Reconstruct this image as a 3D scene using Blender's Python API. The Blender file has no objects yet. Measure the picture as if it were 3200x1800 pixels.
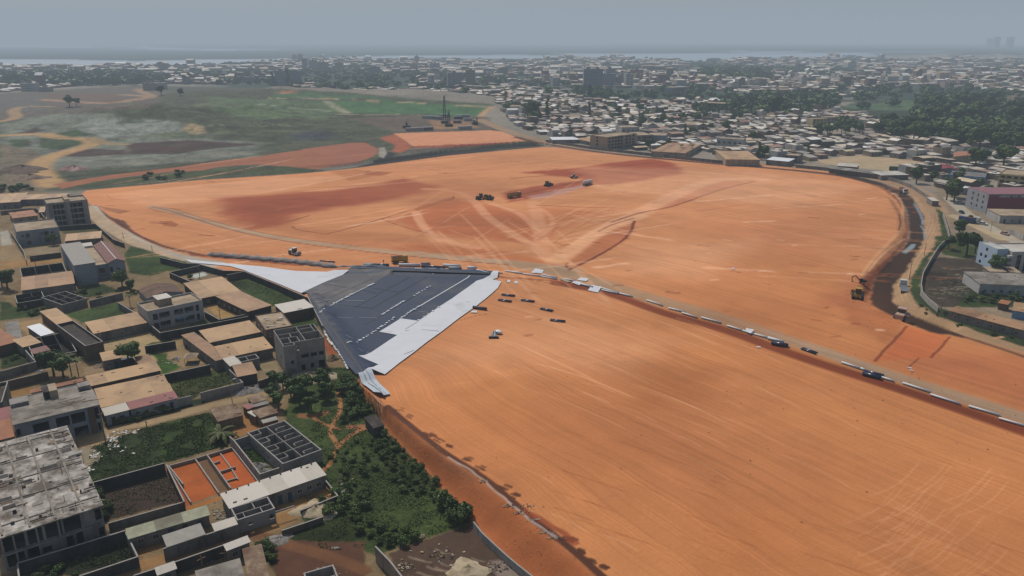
import bpy, bmesh, math, random
import numpy as np
from mathutils import Vector, Matrix, geometry
S = bpy.context.scene
COL = S.collection
random.seed(7)
rng = np.random.default_rng(7)
R = math.radians

# ------------------------------------------------------------------ survey
# the photograph was surveyed in pixel readings taken from enlarged crops; each
# reading is turned into a ground position (metres) through the camera geometry.
HC, FOC, PITCH = 90.0, 2400.0, R(17.9)
CP, SP = math.cos(PITCH), math.sin(PITCH)
CROP = dict(A=(0, 550, 4.025), B=(0, 850, 4.025), C=(500, 800, 4.025), D=(0, 1150, 4.025), E=(500, 1150, 4.025),
            F=(0, 1440, 4.025), G=(500, 1440, 4.025), H=(1000, 1150, 2.229), I=(900, 780, 3.22), J=(1600, 780, 3.22),
            K=(2400, 900, 3.22), L=(2560, 600, 4.025), M=(2400, 300, 3.22), N=(1600, 250, 3.22), O=(800, 250, 2.862),
            Q=(0, 100, 2.576), R=(1300, 500, 3.677), S=(800, 80, 2.147), T=(2000, 80, 2.147), W=(0, 0, 0.805), X=(0, 0, 1.0))


def px(c, x, y):
    ox, oy, s = CROP[c]
    return ox + x / s, oy + y / s


def plane(u, v, z=0.0):
    xc = (u - 1600.0) / FOC
    yc = -(v - 900.0) / FOC
    dy = CP + yc * SP
    dz = -SP + yc * CP
    t = (z - HC) / dz
    return xc * t, dy * t


def q0(c, x, y, z=0.0):
    return plane(*px(c, x, y), z)


def ql(c, pts, z=0.0):
    return np.array([q0(c, a, b, z) for a, b in pts])


# ------------------------------------------------------------------ numpy helpers
def vnoise(x, y, seed=0):
    xi = np.floor(x).astype(np.int64); yi = np.floor(y).astype(np.int64)
    xf = x - xi; yf = y - yi
    sx = xf * xf * (3 - 2 * xf); sy = yf * yf * (3 - 2 * yf)

    def h(a, b):
        n = (a * 374761393 + b * 668265263 + seed * 1274126177) & 0x7fffffff
        n = ((n ^ (n >> 13)) * 1274126177) & 0x7fffffff
        return ((n ^ (n >> 16)) & 0xffff) / 65535.0
    return (h(xi, yi) * (1 - sx) + h(xi + 1, yi) * sx) * (1 - sy) + (h(xi, yi + 1) * (1 - sx) + h(xi + 1, yi + 1) * sx) * sy


def fbm(x, y, o=4, seed=0):
    r = 0; a = 0.5; t = 0
    for i in range(o):
        r = r + a * vnoise(x, y, seed + i * 17); t += a
        x = x * 2.03 + 11.3; y = y * 2.03 + 5.7; a *= 0.5
    return r / t


def seg_d(x, y, p):
    """distance to a polyline, position along it (m), side (+ = left of travel)"""
    best = np.full(x.shape, 1e12); al = np.zeros(x.shape); side = np.zeros(x.shape); s0 = 0
    for i in range(len(p) - 1):
        ax, ay = p[i]; bx, by = p[i + 1]
        dx, dy = bx - ax, by - ay; L2 = dx * dx + dy * dy + 1e-9; L = math.sqrt(L2)
        t = np.clip(((x - ax) * dx + (y - ay) * dy) / L2, 0, 1)
        ex = x - ax - t * dx; ey = y - ay - t * dy
        d = ex * ex + ey * ey
        m = d < best
        best = np.where(m, d, best); al = np.where(m, s0 + t * L, al)
        side = np.where(m, np.sign(dx * (y - ay) - dy * (x - ax)), side)
        s0 += L
    return np.sqrt(best), al, side


def inpoly(x, y, p):
    ins = np.zeros(x.shape, bool); n = len(p); j = n - 1
    for i in range(n):
        xi, yi = p[i]; xj, yj = p[j]
        c = ((yi > y) != (yj > y)) & (x < (xj - xi) * (y - yi) / ((yj - yi) if yj != yi else 1e-9) + xi)
        ins ^= c; j = i
    return ins


def sstep(a, b, t):
    t = np.clip((t - a) / (b - a), 0, 1)
    return t * t * (3 - 2 * t)


def lin(h):
    h = h.lstrip('#')
    c = [int(h[i:i + 2], 16) / 255 for i in (0, 2, 4)]
    return np.array([v / 12.92 if v <= 0.04045 else ((v + 0.055) / 1.055) ** 2.4 for v in c])


# ------------------------------------------------------------------ relief
FOOT = ql('H', [(255, 80), (330, 215), (375, 290), (500, 470), (640, 620), (730, 700), (870, 850), (1000, 1000), (1060, 1060), (1200, 1220), (1330, 1360), (1440, 1449), (1800, 1800), (2400, 2300)])
CREST = ql('H', [(300, 75), (400, 240), (470, 280), (600, 400), (770, 540), (900, 640), (1040, 720), (1180, 820), (1330, 950), (1480, 1080), (1640, 1200), (1800, 1340), (1930, 1449), (2300, 1760), (2900, 2200)], 4.0)
STEP = ql('W', [(1255, 712), (1400, 712), (1530, 735), (1620, 770), (1700, 797), (1820, 827), (2000, 895), (2300, 990), (2576, 1085), (2900, 1200), (3600, 1450)])
CHAN = ql('W', [(2150, 448), (2215, 467), (2270, 497), (2302, 545), (2306, 595), (2270, 650), (2225, 705), (2215, 755), (2290, 800), (2345, 822)])
NCHAN = ql('W', [(700, 425), (870, 415), (960, 405), (1130, 383), (1290, 367), (1370, 362)])
BENCH = ql('W', [(985, 340), (1180, 328), (1260, 330), (1330, 352), (1300, 360), (1180, 375), (1060, 380), (1030, 372), (1005, 355)])
HILLS = [  # centre (W), height, radii across / along (m), roughness
    ((800, 268), 11, 330, 260), ((640, 255), 9, 220, 200), ((1080, 262), 7, 190, 190), ((270, 318), 9, 170, 130), ((430, 322), 8, 150, 110), ((700, 318), 5, 200, 110)]
HILLC = [(q0('W', *c), a, rx, ry) for c, a, rx, ry in HILLS]
LIN_E = ql('I', [(205, 487), (330, 660), (430, 830), (560, 1010), (700, 1190), (755, 1285)])

LIN_T = ql('I', [(520, 208), (800, 205), (1050, 218), (1400, 232), (1750, 242), (2070, 258)])


def hgt(x, y):
    x = np.asarray(x, float); y = np.asarray(y, float)
    z = np.zeros(x.shape)
    near = (y < 600)
    # embankment along the south-west edge of the earthworks
    m = near & (x > -80)
    if m.any():
        xx, yy = x[m], y[m]
        df, al, sf = seg_d(xx, yy, FOOT); dc, _, sc = seg_d(xx, yy, CREST)
        sf = np.where(sf == 0, 1, sf)
        inside = sf > 0
        up = df / (df + dc + 1e-6)
        on = inside & (sc <= 0)
        past = inside & (sc > 0)
        ramp = sstep(0, 25, al)
        zz = np.where(on, 4.0 * sstep(0, 1, up), 0)
        ditch = 4.0 - 1.7 * sstep(0.3, 2.6, dc) + 0.6 * sstep(4, 8, dc)
        zz = np.where(past, ditch * (1 - sstep(15, 120, dc)), zz)
        z[m] += zz * ramp
    # step down from the haul road to the lower field
    m = near & (x > -40)
    if m.any():
        xx, yy = x[m], y[m]
        d, al, s = seg_d(xx, yy, STEP)
        w = sstep(5, 60, al)
        z[m] += np.where(s > 0, 1.5 * sstep(0, 7, d) * (1 - sstep(30, 130, d)), 0) * w
    # drainage channels
    for pl, w, dep in ((CHAN, 7.5, 2.6), (NCHAN, 7.0, 2.0)):
        b = pl.min(0) - 40; e = pl.max(0) + 40
        m = (x > b[0]) & (x < e[0]) & (y > b[1]) & (y < e[1])
        if m.any():
            d, al, s = seg_d(x[m], y[m], pl)
            z[m] -= dep * (1 - sstep(w * 0.45, w * 1.2, d)) * sstep(0, 40, al)
    # the raised bench north of the field
    b = BENCH.min(0) - 60; e = BENCH.max(0) + 60
    m = (x > b[0]) & (x < e[0]) & (y > b[1]) & (y < e[1])
    if m.any():
        cl = np.vstack([BENCH, BENCH[:1]])
        d, _, _ = seg_d(x[m], y[m], cl)
        i = inpoly(x[m], y[m], BENCH)
        z[m] += np.where(i, 3.0 + 0.8 * sstep(0, 8, d), 3.0 * (1 - sstep(0, 22, d)))
    for (cx, cy), a, rx, ry in HILLC:
        r2 = ((x - cx) / rx) ** 2 + ((y - cy) / ry) ** 2
        m = r2 < 4
        if m.any():
            z[m] += 1.3 * a * np.exp(-r2[m] * 1.6) * (0.85 + 0.8 * (fbm(x[m] / 60, y[m] / 60, 4, 5) - .5)) * (1 - sstep(2.2, 4, r2[m]))
    m = (y > 380) & (y < 2500)
    if m.any():
        z[m] += (fbm(x[m] / 45, y[m] / 45, 4, 9) - .5) * 2.0 * sstep(430, 620, y[m]) * (x[m] < 60) * sstep(0, 80, 60 - x[m])
    # far rise on the right horizon
    m = y > 2500
    if m.any():
        z[m] += 16 * sstep(2500, 6000, y[m]) * sstep(600, 3000, x[m])
    # anchor ridges round the lined basin
    for pl, hh in ((LIN_E, 1.5), (LIN_T, 1.1)):
        b = pl.min(0) - 8; e = pl.max(0) + 8
        m = (x > b[0]) & (x < e[0]) & (y > b[1]) & (y < e[1])
        if m.any():
            d, al, s = seg_d(x[m], y[m], pl)
            z[m] += hh * (1 - sstep(.5, 3.6, d))
    m = y < 560
    if m.any():
        z[m] += (fbm(x[m] / 9, y[m] / 9, 3, 3) - .5) * 0.22
    return z


def hmax(x, y, r=1.2):
    return np.max([hgt(x + a, y + b) for a in (-r, 0, r) for b in (-r, 0, r)], 0)


def P(c, x, y, dz=0.0):
    """3-D ground position of a reading; dz raises the point it refers to above the terrain"""
    u, v = px(c, x, y)
    z = 0.0
    for _ in range(12):
        X, Y = plane(u, v, z + dz)
        z = 0.5 * z + 0.5 * float(hgt(np.array([X]), np.array([Y]))[0])
    X, Y = plane(u, v, z + dz)
    return Vector((X, Y, z))


# ------------------------------------------------------------------ object helpers
def tag(o, label=None, cat=None, group=None, kind=None):
    if label: o['label'] = label
    if cat: o['category'] = cat
    if group: o['group'] = group
    if kind: o['kind'] = kind
    return o


def empty(name, loc=(0, 0, 0), rz=0.0, label=None, cat=None, group=None):
    o = bpy.data.objects.new(name, None); COL.objects.link(o)
    o.empty_display_size = 0.5
    o.location = loc; o.rotation_euler = (0, 0, rz)
    return tag(o, label, cat, group)


def mesh_obj(name, verts, faces, mats, parent=None, mi=None, smooth=False):
    me = bpy.data.meshes.new(name)
    me.from_pydata([tuple(v) for v in verts], [], faces)
    for m in (mats if isinstance(mats, (list, tuple)) else [mats]):
        me.materials.append(m)
    if mi is not None: me.polygons.foreach_set('material_index', np.array(mi, dtype=np.int32))
    if smooth: me.polygons.foreach_set('use_smooth', np.ones(len(faces), bool))
    me.update()
    o = bpy.data.objects.new(name, me); COL.objects.link(o)
    if parent: o.parent = parent
    return o


class MB:
    """collects simple solids and links them as ONE mesh"""
    def __init__(s): s.v = []; s.f = []; s.m = []

    def prism(s, base, top, mi=0, cap=True, bottom=True):
        n = len(base); k = len(s.v)
        s.v += [tuple(p) for p in base] + [tuple(p) for p in top]
        for i in range(n):
            j = (i + 1) % n
            s.f.append((k + i, k + j, k + n + j, k + n + i)); s.m.append(mi)
        if cap: s.f.append(tuple(k + n + i for i in range(n))); s.m.append(mi)
        if bottom: s.f.append(tuple(k + i for i in reversed(range(n)))); s.m.append(mi)
        return s

    def box(s, x0, x1, y0, y1, z0, z1, mi=0):
        b = [(x0, y0, z0), (x1, y0, z0), (x1, y1, z0), (x0, y1, z0)]
        return s.prism(b, [(a, c, z1) for a, c, _ in b], mi)

    def bar(s, a, b, w, h=None, mi=0, up=(0, 0, 1)):
        a = Vector(a); b = Vector(b); h = h or w
        d = (b - a).normalized(); u = Vector(up)
        if abs(d.dot(u)) > .98: u = Vector((1, 0, 0))
        r = d.cross(u).normalized() * w / 2; t = r.cross(d).normalized() * h / 2
        return s.prism([a - r - t, a + r - t, a + r + t, a - r + t], [b - r - t, b + r - t, b + r + t, b - r + t], mi)

    def tube(s, a, b, r, n=8, r2=None, mi=0):
        a = Vector(a); b = Vector(b); d = (b - a).normalized()
        u = Vector((0, 0, 1)) if abs(d.z) < .9 else Vector((1, 0, 0))
        p = d.cross(u).normalized(); q = d.cross(p)
        r2 = r if r2 is None else r2
        A = [a + (p * math.cos(t) + q * math.sin(t)) * r for t in [2 * math.pi * i / n for i in range(n)]]
        B = [b + (p * math.cos(t) + q * math.sin(t)) * r2 for t in [2 * math.pi * i / n for i in range(n)]]
        return s.prism(A, B, mi)

    def quad(s, a, b, c, d, mi=0):
        k = len(s.v); s.v += [tuple(a), tuple(b), tuple(c), tuple(d)]; s.f.append((k, k + 1, k + 2, k + 3)); s.m.append(mi); return s

    def build(s, name, mats, parent=None, smooth=False):
        o = mesh_obj(name, s.v, s.f, mats, parent, s.m, smooth)
        bm = bmesh.new(); bm.from_mesh(o.data); bmesh.ops.recalc_face_normals(bm, faces=bm.faces); bm.to_mesh(o.data); bm.free()
        return o


def copy_tree(o, parent=None):
    c = o.copy(); COL.objects.link(c)
    if parent is not None: c.parent = parent
    for ch in o.children: copy_tree(ch, c)
    return c


# ------------------------------------------------------------------ materials
MATS = {}


def mat(name, col, rough=0.9, var=0.12, scale=1.5, metal=0.0, bump=0.0, dirt=None, dirt_amt=0.0, stripe=None, spec=0.3, fine=6.0):
    """procedural surface: base colour with two scales of noise, optional grime and corrugation"""
    if name in MATS: return MATS[name]
    m = bpy.data.materials.new(name); m.use_nodes = True
    nt = m.node_tree; N = nt.nodes; Lk = nt.links
    b = N['Principled BSDF']; b.inputs['Roughness'].default_value = rough; b.inputs['Metallic'].default_value = metal
    b.inputs['Specular IOR Level'].default_value = spec
    c = lin(col) if isinstance(col, str) else np.array(col)
    geo = N.new('ShaderNodeNewGeometry')
    n1 = N.new('ShaderNodeTexNoise'); n1.inputs['Scale'].default_value = 1.0 / scale; n1.inputs['Detail'].default_value = 5
    n1.inputs['Roughness'].default_value = 0.65
    Lk.new(geo.outputs['Position'], n1.inputs['Vector'])
    mr = N.new('ShaderNodeMapRange'); mr.inputs[1].default_value = 0.3; mr.inputs[2].default_value = 0.7
    mr.inputs[3].default_value = 1 - var * 1.6; mr.inputs[4].default_value = 1 + var
    Lk.new(n1.outputs['Fac'], mr.inputs[0])
    mul = N.new('ShaderNodeVectorMath'); mul.operation = 'SCALE'; mul.inputs[0].default_value = tuple(c)
    Lk.new(mr.outputs[0], mul.inputs['Scale'])
    out = mul.outputs[0]
    if dirt is not None:
        d = lin(dirt)
        n2 = N.new('ShaderNodeTexNoise'); n2.inputs['Scale'].default_value = 1.0 / (scale * 2.3); n2.inputs['Detail'].default_value = 8
        n2.inputs['Roughness'].default_value = 0.7
        mp = N.new('ShaderNodeVectorMath'); mp.operation = 'MULTIPLY'; mp.inputs[1].default_value = (1, 1, 0.35)
        Lk.new(geo.outputs['Position'], mp.inputs[0]); Lk.new(mp.outputs[0], n2.inputs['Vector'])
        r2 = N.new('ShaderNodeMapRange'); r2.inputs[1].default_value = 0.62 - dirt_amt * .35; r2.inputs[2].default_value = 0.75 - dirt_amt * .2
        Lk.new(n2.outputs['Fac'], r2.inputs[0])
        mx = N.new('ShaderNodeMix'); mx.data_type = 'RGBA'
        Lk.new(r2.outputs[0], mx.inputs[0]); Lk.new(out, mx.inputs[6]); mx.inputs[7].default_value = (*d, 1)
        out = mx.outputs[2]
    if stripe:
        tc = N.new('ShaderNodeTexCoord'); w = N.new('ShaderNodeTexWave')
        w.bands_direction = 'X'; w.inputs['Scale'].default_value = stripe; w.inputs['Distortion'].default_value = 0.0
        Lk.new(tc.outputs['Object'], w.inputs['Vector'])
        bm_ = N.new('ShaderNodeBump'); bm_.inputs['Strength'].default_value = 0.35; bm_.inputs['Distance'].default_value = 0.04
        Lk.new(w.outputs['Fac'], bm_.inputs['Height']); Lk.new(bm_.outputs[0], b.inputs['Normal'])
    elif bump:
        n3 = N.new('ShaderNodeTexNoise'); n3.inputs['Scale'].default_value = fine; n3.inputs['Detail'].default_value = 3
        Lk.new(geo.outputs['Position'], n3.inputs['Vector'])
        bm_ = N.new('ShaderNodeBump'); bm_.inputs['Strength'].default_value = bump; bm_.inputs['Distance'].default_value = 0.1
        Lk.new(n3.outputs['Fac'], bm_.inputs['Height']); Lk.new(bm_.outputs[0], b.inputs['Normal'])
    Lk.new(out, b.inputs['Base Color'])
    MATS[name] = m
    return m
# ------------------------------------------------------------------ camera, light, haze
cam_d = bpy.data.cameras.new('camera'); cam = bpy.data.objects.new('camera', cam_d); COL.objects.link(cam)
cam.location = (0, 0, HC); cam.rotation_euler = (math.pi / 2 - PITCH, 0, 0)
cam_d.sensor_width = 36.0; cam_d.lens = 36.0 * FOC / 3200.0; cam_d.clip_start = 1.0; cam_d.clip_end = 200000
S.camera = cam
SUN_EL, SUN_AZ = R(54), math.atan2(-0.55, 0.85)
w = bpy.data.worlds.new("World"); S.world = w; w.use_nodes = True
bg = w.node_tree.nodes['Background']; sky = w.node_tree.nodes.new('ShaderNodeTexSky')
sky.sky_type = 'NISHITA'; sky.sun_disc = False; sky.sun_elevation = SUN_EL; sky.sun_rotation = SUN_AZ
sky.air_density = 1.0; sky.dust_density = 3.0; sky.ozone_density = 1.0
w.node_tree.links.new(sky.outputs[0], bg.inputs[0]); bg.inputs[1].default_value = 0.075
sd = bpy.data.lights.new('sun', 'SUN'); sd.energy = 3.1; sd.angle = R(2.5); sd.color = (1.0, 0.94, 0.86)
sun = bpy.data.objects.new('sun', sd); COL.objects.link(sun)
dv = Vector((math.sin(SUN_AZ) * math.cos(SUN_EL), math.cos(SUN_AZ) * math.cos(SUN_EL), math.sin(SUN_EL)))
sun.rotation_euler = dv.to_track_quat('Z', 'Y').to_euler(); sun.location = (0, 0, 600)
S.view_settings.view_transform = 'Standard'; S.view_settings.look = 'None'; S.view_settings.exposure = 0
S.cycles.use_denoising = True; S.cycles.max_bounces = 5; S.cycles.diffuse_bounces = 2; S.cycles.glossy_bounces = 2
S.cycles.volume_bounces = 0; S.cycles.transparent_max_bounces = 6; S.cycles.sample_clamp_indirect = 4
S.cycles.caustics_reflective = False; S.cycles.caustics_refractive = False

SIGMA = 0.0002
HZ = lin('#97a4b0')
hm = bpy.data.materials.new('glowing_haze'); hm.use_nodes = True; nt = hm.node_tree
nt.nodes.remove(nt.nodes['Principled BSDF'])
va = nt.nodes.new('ShaderNodeVolumeAbsorption'); va.inputs['Color'].default_value = (0, 0, 0, 1); va.inputs['Density'].default_value = SIGMA
ve = nt.nodes.new('ShaderNodeEmission'); ve.inputs['Color'].default_value = (*HZ, 1); ve.inputs['Strength'].default_value = SIGMA  # even glow stands in for daylight scattered by the haze
ad = nt.nodes.new('ShaderNodeAddShader'); nt.links.new(va.outputs[0], ad.inputs[0]); nt.links.new(ve.outputs[0], ad.inputs[1])
nt.links.new(ad.outputs[0], nt.nodes['Material Output'].inputs['Volume'])
hz = MB().box(-90000, 90000, -30000, 90000, -300, 520).build('haze', hm); tag(hz, kind='stuff', label='grey blue haze hanging over the whole city and lagoon')

# ------------------------------------------------------------------ terrain sheet
STEPU, STEPV = 3.3, 3.0
us = np.arange(-420, 3625, STEPU)
vs = np.concatenate([[125.6, 126.2, 127], np.arange(128, 380, STEPV), np.arange(380, 760, 1.5), np.arange(760, 1880, STEPV), np.arange(1885, 2700, 22)])
U, V = np.meshgrid(us, vs)
X, Y = plane(U, V, 0.0)
Z = hgt(X, Y)
k = HC / (HC - Z)
QX, QY = X * k, Y * k          # where the line of sight of the survey meets level ground
NV = X.size
col = np.zeros(X.shape + (3,)); col[:] = lin('#7d766a')
grass = np.zeros(X.shape); streak = np.zeros(X.shape); rough = np.full(X.shape, 0.6)
cls = np.zeros(X.shape, np.int8)     # 0 ground 1 soil 2 road 3 water 4 hills 5 mud


RS = np.where((V > 380) & (V < 760), 1.5, 3.0) * QY ** 2 / (HC * FOC)


def bbox(p, pad):
    a = p.min(0) - pad; b = p.max(0) + pad
    return (QX > a[0]) & (QX < b[0]) & (QY > a[1]) & (QY < b[1])


def mixc(m, w, c, g=None, s=None, k=None, r=None):
    global col
    ww = w[:, None]
    col[m] = col[m] * (1 - ww) + c * ww
    if g is not None: grass[m] = grass[m] * (1 - w) + g * w
    if s is not None: streak[m] = streak[m] * (1 - w) + s * w
    if r is not None: rough[m] = rough[m] * (1 - w) + r * w
    if k is not None:
        t = cls[m]; t[w > 0.5] = k; cls[m] = t


def area(c, pts, colr, feather=1.0, wob=0.0, amt=1.0, **kw):
    p = ql(c, pts) if not isinstance(c, np.ndarray) else c
    m = bbox(p, feather * 2 + wob * 2 + 6)
    if not m.any(): return
    x, y = QX[m], QY[m]
    if wob:
        x = x + (fbm(x / (wob * 4), y / (wob * 4), 3, 21) - .5) * wob * 2.4; y = y + (fbm(x / (wob * 4) + 40, y / (wob * 4), 3, 31) - .5) * wob * 2.4
    d, _, _ = seg_d(x, y, np.vstack([p, p[:1]])); i = inpoly(x, y, p)
    fe = np.maximum(feather, RS[m] * .45)
    w = sstep(-fe, fe, np.where(i, d, -d)) * amt
    mixc(m, w, lin(colr), **kw)


def line(c, pts, colr, wid, soft=None, amt=1.0, wob=0.0, **kw):
    p = ql(c, pts) if not isinstance(c, np.ndarray) else c
    if len(p) > 2:      # smooth the reading
        for _ in range(2):
            q = [p[0]]
            for i in range(len(p) - 1): q += [p[i] * .75 + p[i + 1] * .25, p[i] * .25 + p[i + 1] * .75]
            q.append(p[-1]); p = np.array(q)
    soft = wid * .5 if soft is None else soft
    m = bbox(p, wid + soft + wob * 2 + 6)
    if not m.any(): return
    x, y = QX[m], QY[m]
    if wob: x = x + (fbm(x / 5, y / 5, 2, 77) - .5) * wob * 2; y = y + (fbm(x / 5 + 9, y / 5, 2, 78) - .5) * wob * 2
    d, al, _ = seg_d(x, y, p)
    we = np.maximum(wid, RS[m] * .55); se = np.maximum(soft, RS[m] * .5)
    w = (1 - sstep(we / 2 - se / 2, we / 2 + se / 2, d)) * amt * (wid / we) ** .45
    L = np.sum(np.hypot(*(p[1:] - p[:-1]).T)) + 1e-6
    if kw.pop('taper', False): w = w * sstep(0, .15, al / L) * sstep(0, .15, 1 - al / L)
    mixc(m, w, lin(colr), **kw)


big = fbm(X / 70, Y / 70, 4, 1)
col *= (0.75 + 0.5 * fbm(X / 160, Y / 160, 3, 2))[..., None]
# far land, lagoon
m = (Y > 1200)
g = sstep(.5, .62, fbm(X / 260, Y / 420, 4, 44)) * m
col = col * (1 - g[..., None]) + lin('#2b3a2c') * g[..., None]
area('X', [(-420, 186), (300, 187), (450, 191), (900, 184), (1300, 175), (1500, 175), (1750, 168), (2100, 172), (2700, 176), (3000, 165), (3600, 160), (3600, 127), (-420, 127)], '#303c38', 40, k=0, g=.3)
area('Q', [(-1000, 219), (0, 219), (600, 226), (1100, 236), (1700, 222), (2576, 217), (2770, 200), (3500, 190), (4200, 187), (4700, 197), (4700, 213), (4100, 217), (3500, 210), (2750, 221), (2300, 250), (1700, 262), (1150, 268), (600, 266), (300, 276), (0, 268), (-1000, 270)], '#8fa0b0', 25, k=3, r=0)
area('T', [(-500, 187), (0, 189), (700, 187), (1400, 185), (1600, 192), (1560, 208), (1440, 216), (1100, 212), (700, 220), (520, 224), (430, 240), (300, 236), (0, 228), (-500, 228)], '#8fa0b0', 25, k=3, r=0)
for a in ([(-900, 88), (0, 100), (500, 98), (900, 116), (1300, 118), (700, 128), (0, 126), (-900, 124)], [(1100, 118), (1700, 140), (2300, 137), (2290, 146), (1700, 152), (1000, 140)]):
    area('Q', a, '#8496a4', 60, k=3, r=0, amt=.8)
area('T', [(600, 172), (1200, 178), (2000, 172), (1900, 178), (1100, 184), (600, 179)], '#8fa0b0', 60, k=3, r=0)
# ---- hills and old landfill
area('W', [(-500, 300), (0, 240), (330, 215), (700, 222), (900, 235), (1240, 262), (1205, 300), (1270, 330), (1380, 372), (1130, 395), (870, 430), (500, 456), (215, 480), (0, 485), (-500, 520)], '#474a37', 8, g=1, k=4)
area('W', [(0, 235), (330, 215), (430, 230), (380, 270), (200, 285), (0, 300), (-300, 300)], '#5c5347', 10, 6, g=.5)
area('O', [(150, 95), (800, 120), (1500, 190), (2090, 232), (2060, 225), (1300, 175), (600, 165), (150, 160)], '#3f5a38', 4, g=.8)
area('O', [(690, 190), (1400, 195), (2080, 240), (1980, 332), (1400, 305), (860, 300)], '#3f6138', 3, g=.6)
area('O', [(-450, 150), (100, 170), (660, 190), (820, 300), (400, 330), (0, 360), (-400, 260)], '#4d5d3d', 12, 8, g=1)
area('Q', [(0, 740), (200, 690), (500, 655), (900, 650), (1050, 690), (1450, 720), (1700, 860), (2100, 900), (2060, 1000), (1000, 1090), (430, 1110), (0, 1120)], '#6c6f62', 10, 6, g=.9)
area('Q', [(700, 690), (1000, 690), (1400, 720), (1450, 790), (1200, 830), (800, 850), (620, 780)], '#868a80', 8, 6, amt=.8)
for pts in ([(1000, 900), (1500, 868), (2100, 905), (1700, 940), (1400, 985), (1040, 985)], [(430, 990), (700, 940), (1000, 950), (1050, 985), (620, 1010)], [(140, 815), (300, 768), (360, 795), (180, 830)]):
    area('Q', pts, '#45332e', 4, 3, g=.5)
for pts in ([(380, 830), (620, 785), (760, 830), (500, 850)], [(320, 855), (700, 870), (730, 890), (480, 950), (320, 930)], [(60, 870), (240, 860), (250, 920), (120, 935)], [(0, 960), (90, 975), (60, 1030), (0, 1040)]):
    area('Q', pts, '#39482b', 3, 2, g=1)
area('Q', [(0, 900), (300, 960), (420, 1230), (330, 1300), (0, 1310)], '#6b5f4d', 3, 2, g=.7, k=0)
area('Q', [(1500, 740), (1560, 735), (1640, 770), (1660, 810), (1560, 830), (1480, 800)], '#9c8a66', 3, 3)
area('Q', [(350, 500), (950, 490), (1010, 530), (950, 570), (380, 560)], '#63503f', 3, 3)
area('Q', [(0, 510), (340, 510), (340, 640), (0, 640)], '#5a564e', 8, 5)
for c, pts, wd, cc in [('Q', [(-200, 845), (0, 835), (350, 815), (430, 848), (700, 860), (770, 885), (700, 925), (400, 1000), (300, 1070), (330, 1150), (430, 1235)], 17, '#a8875c'),
                       ('Q', [(720, 850), (850, 900), (1000, 905)], 12, '#8f7a58'), ('Q', [(0, 720), (150, 690), (100, 640), (150, 600), (400, 600)], 14, '#957a58'),
                       ('Q', [(350, 545), (560, 560), (900, 580), (1100, 540), (1250, 520), (1000, 505)], 22, '#93755a'), ('Q', [(1250, 520), (1130, 480), (1110, 460)], 16, '#93755a'),
                       ('O', [(150, 165), (620, 170), (1100, 185), (1500, 208), (2090, 238)], 10, '#a08a68'), ('O', [(2110, 240), (2040, 290), (1985, 350), (2150, 425), (2300, 470), (2480, 545), (2576, 565)], 9, '#a98a66'),
                       ('O', [(630, 190), (700, 240), (820, 295)], 12, '#84866a'), ('O', [(0, 215), (300, 245), (560, 270), (660, 275)], 10, '#7c8068'), ('O', [(740, 305), (1000, 312), (1380, 308), (1500, 320)], 8, '#968466')]:
    line(c, pts, cc, wd, g=.1, k=2)
area('O', [(205, 100), (340, 97), (345, 120), (205, 122)], '#9c6a4e', 5)
area('O', [(830, 345), (1400, 320), (2060, 330), (2150, 420), (2100, 450), (1240, 470), (1100, 420)], '#5d5144', 4, 3, g=.4, k=0)
area('O', [(1540, 360), (1900, 375), (2000, 430), (1600, 440)], '#8a6a4c', 3, 2)
for i in range(26):
    a = rng.uniform(900, 2500); b = rng.uniform(510, 860)
    area('Q', [(a, b), (a + rng.uniform(60, 160), b - rng.uniform(8, 22)), (a + rng.uniform(180, 320), b + rng.uniform(-6, 10)), (a + rng.uniform(60, 160), b + rng.uniform(8, 22))], random.choice(['#566443', '#4a5a35', '#5f5a48', '#3a4430', '#66694f', '#54603c']), 8, 8, amt=.7, g=1)
area('O', [(300, 490), (500, 455), (720, 470), (660, 530), (380, 545)], '#3c4042', 3, 3, g=1)
for i in range(38):   # uneven vegetation bands on the tip
    a = rng.uniform(0, 2200); b = rng.uniform(560, 1000); L = rng.uniform(120, 500)
    line('Q', [(a, b), (a + L * .5, b - rng.uniform(0, 14)), (a + L, b + rng.uniform(-10, 12))], random.choice(['#2f3a28', '#5e6850', '#767866', '#39462c', '#504a40']), rng.uniform(4, 11), amt=.55, wob=2, taper=True, g=1)
# north strips
area('O', [(-560, 770), (-300, 720), (0, 690), (400, 620), (860, 560), (980, 560), (1100, 620), (1060, 680), (900, 740), (560, 800), (200, 770), (0, 755), (-300, 770), (-800, 880)], '#9a6045', 2, 1, g=0, s=.6, k=1)
area('Q', [(430, 1225), (900, 1148), (1500, 1072), (2100, 1000), (2576, 935), (2650, 1110), (2350, 1082), (2100, 1060), (1800, 1083), (1400, 1122), (900, 1182), (500, 1262)], '#976043', 2, 1, g=0, s=.4, k=1)
line('Q', [(700, 1200), (1400, 1105), (2100, 1035), (2576, 985)], '#7d4630', 2.5, 1.5, amt=.5)
line('Q', [(500, 1170), (1200, 1120), (1800, 1020), (2400, 950)], '#2e3724', 7, 3, amt=.6, g=1)
area('Q', [(560, 1250), (800, 1200), (1400, 1130), (2000, 1090), (2300, 1080), (2560, 1110), (2500, 1130), (1900, 1150), (1300, 1190), (700, 1250)], '#3d4529', 2, 1, g=1, k=4)
area('O', [(1100, 520), (1250, 480), (1330, 540), (1400, 600), (1300, 660), (1220, 640), (1240, 580)], '#97553a', 2, 1, g=0, k=1)
area('O', [(1230, 478), (1600, 465), (2100, 450), (2200, 460), (2420, 545), (2000, 570), (1400, 592), (1330, 540)], '#c4855e', 1.5, 0, g=0, s=.5, k=1)
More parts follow.
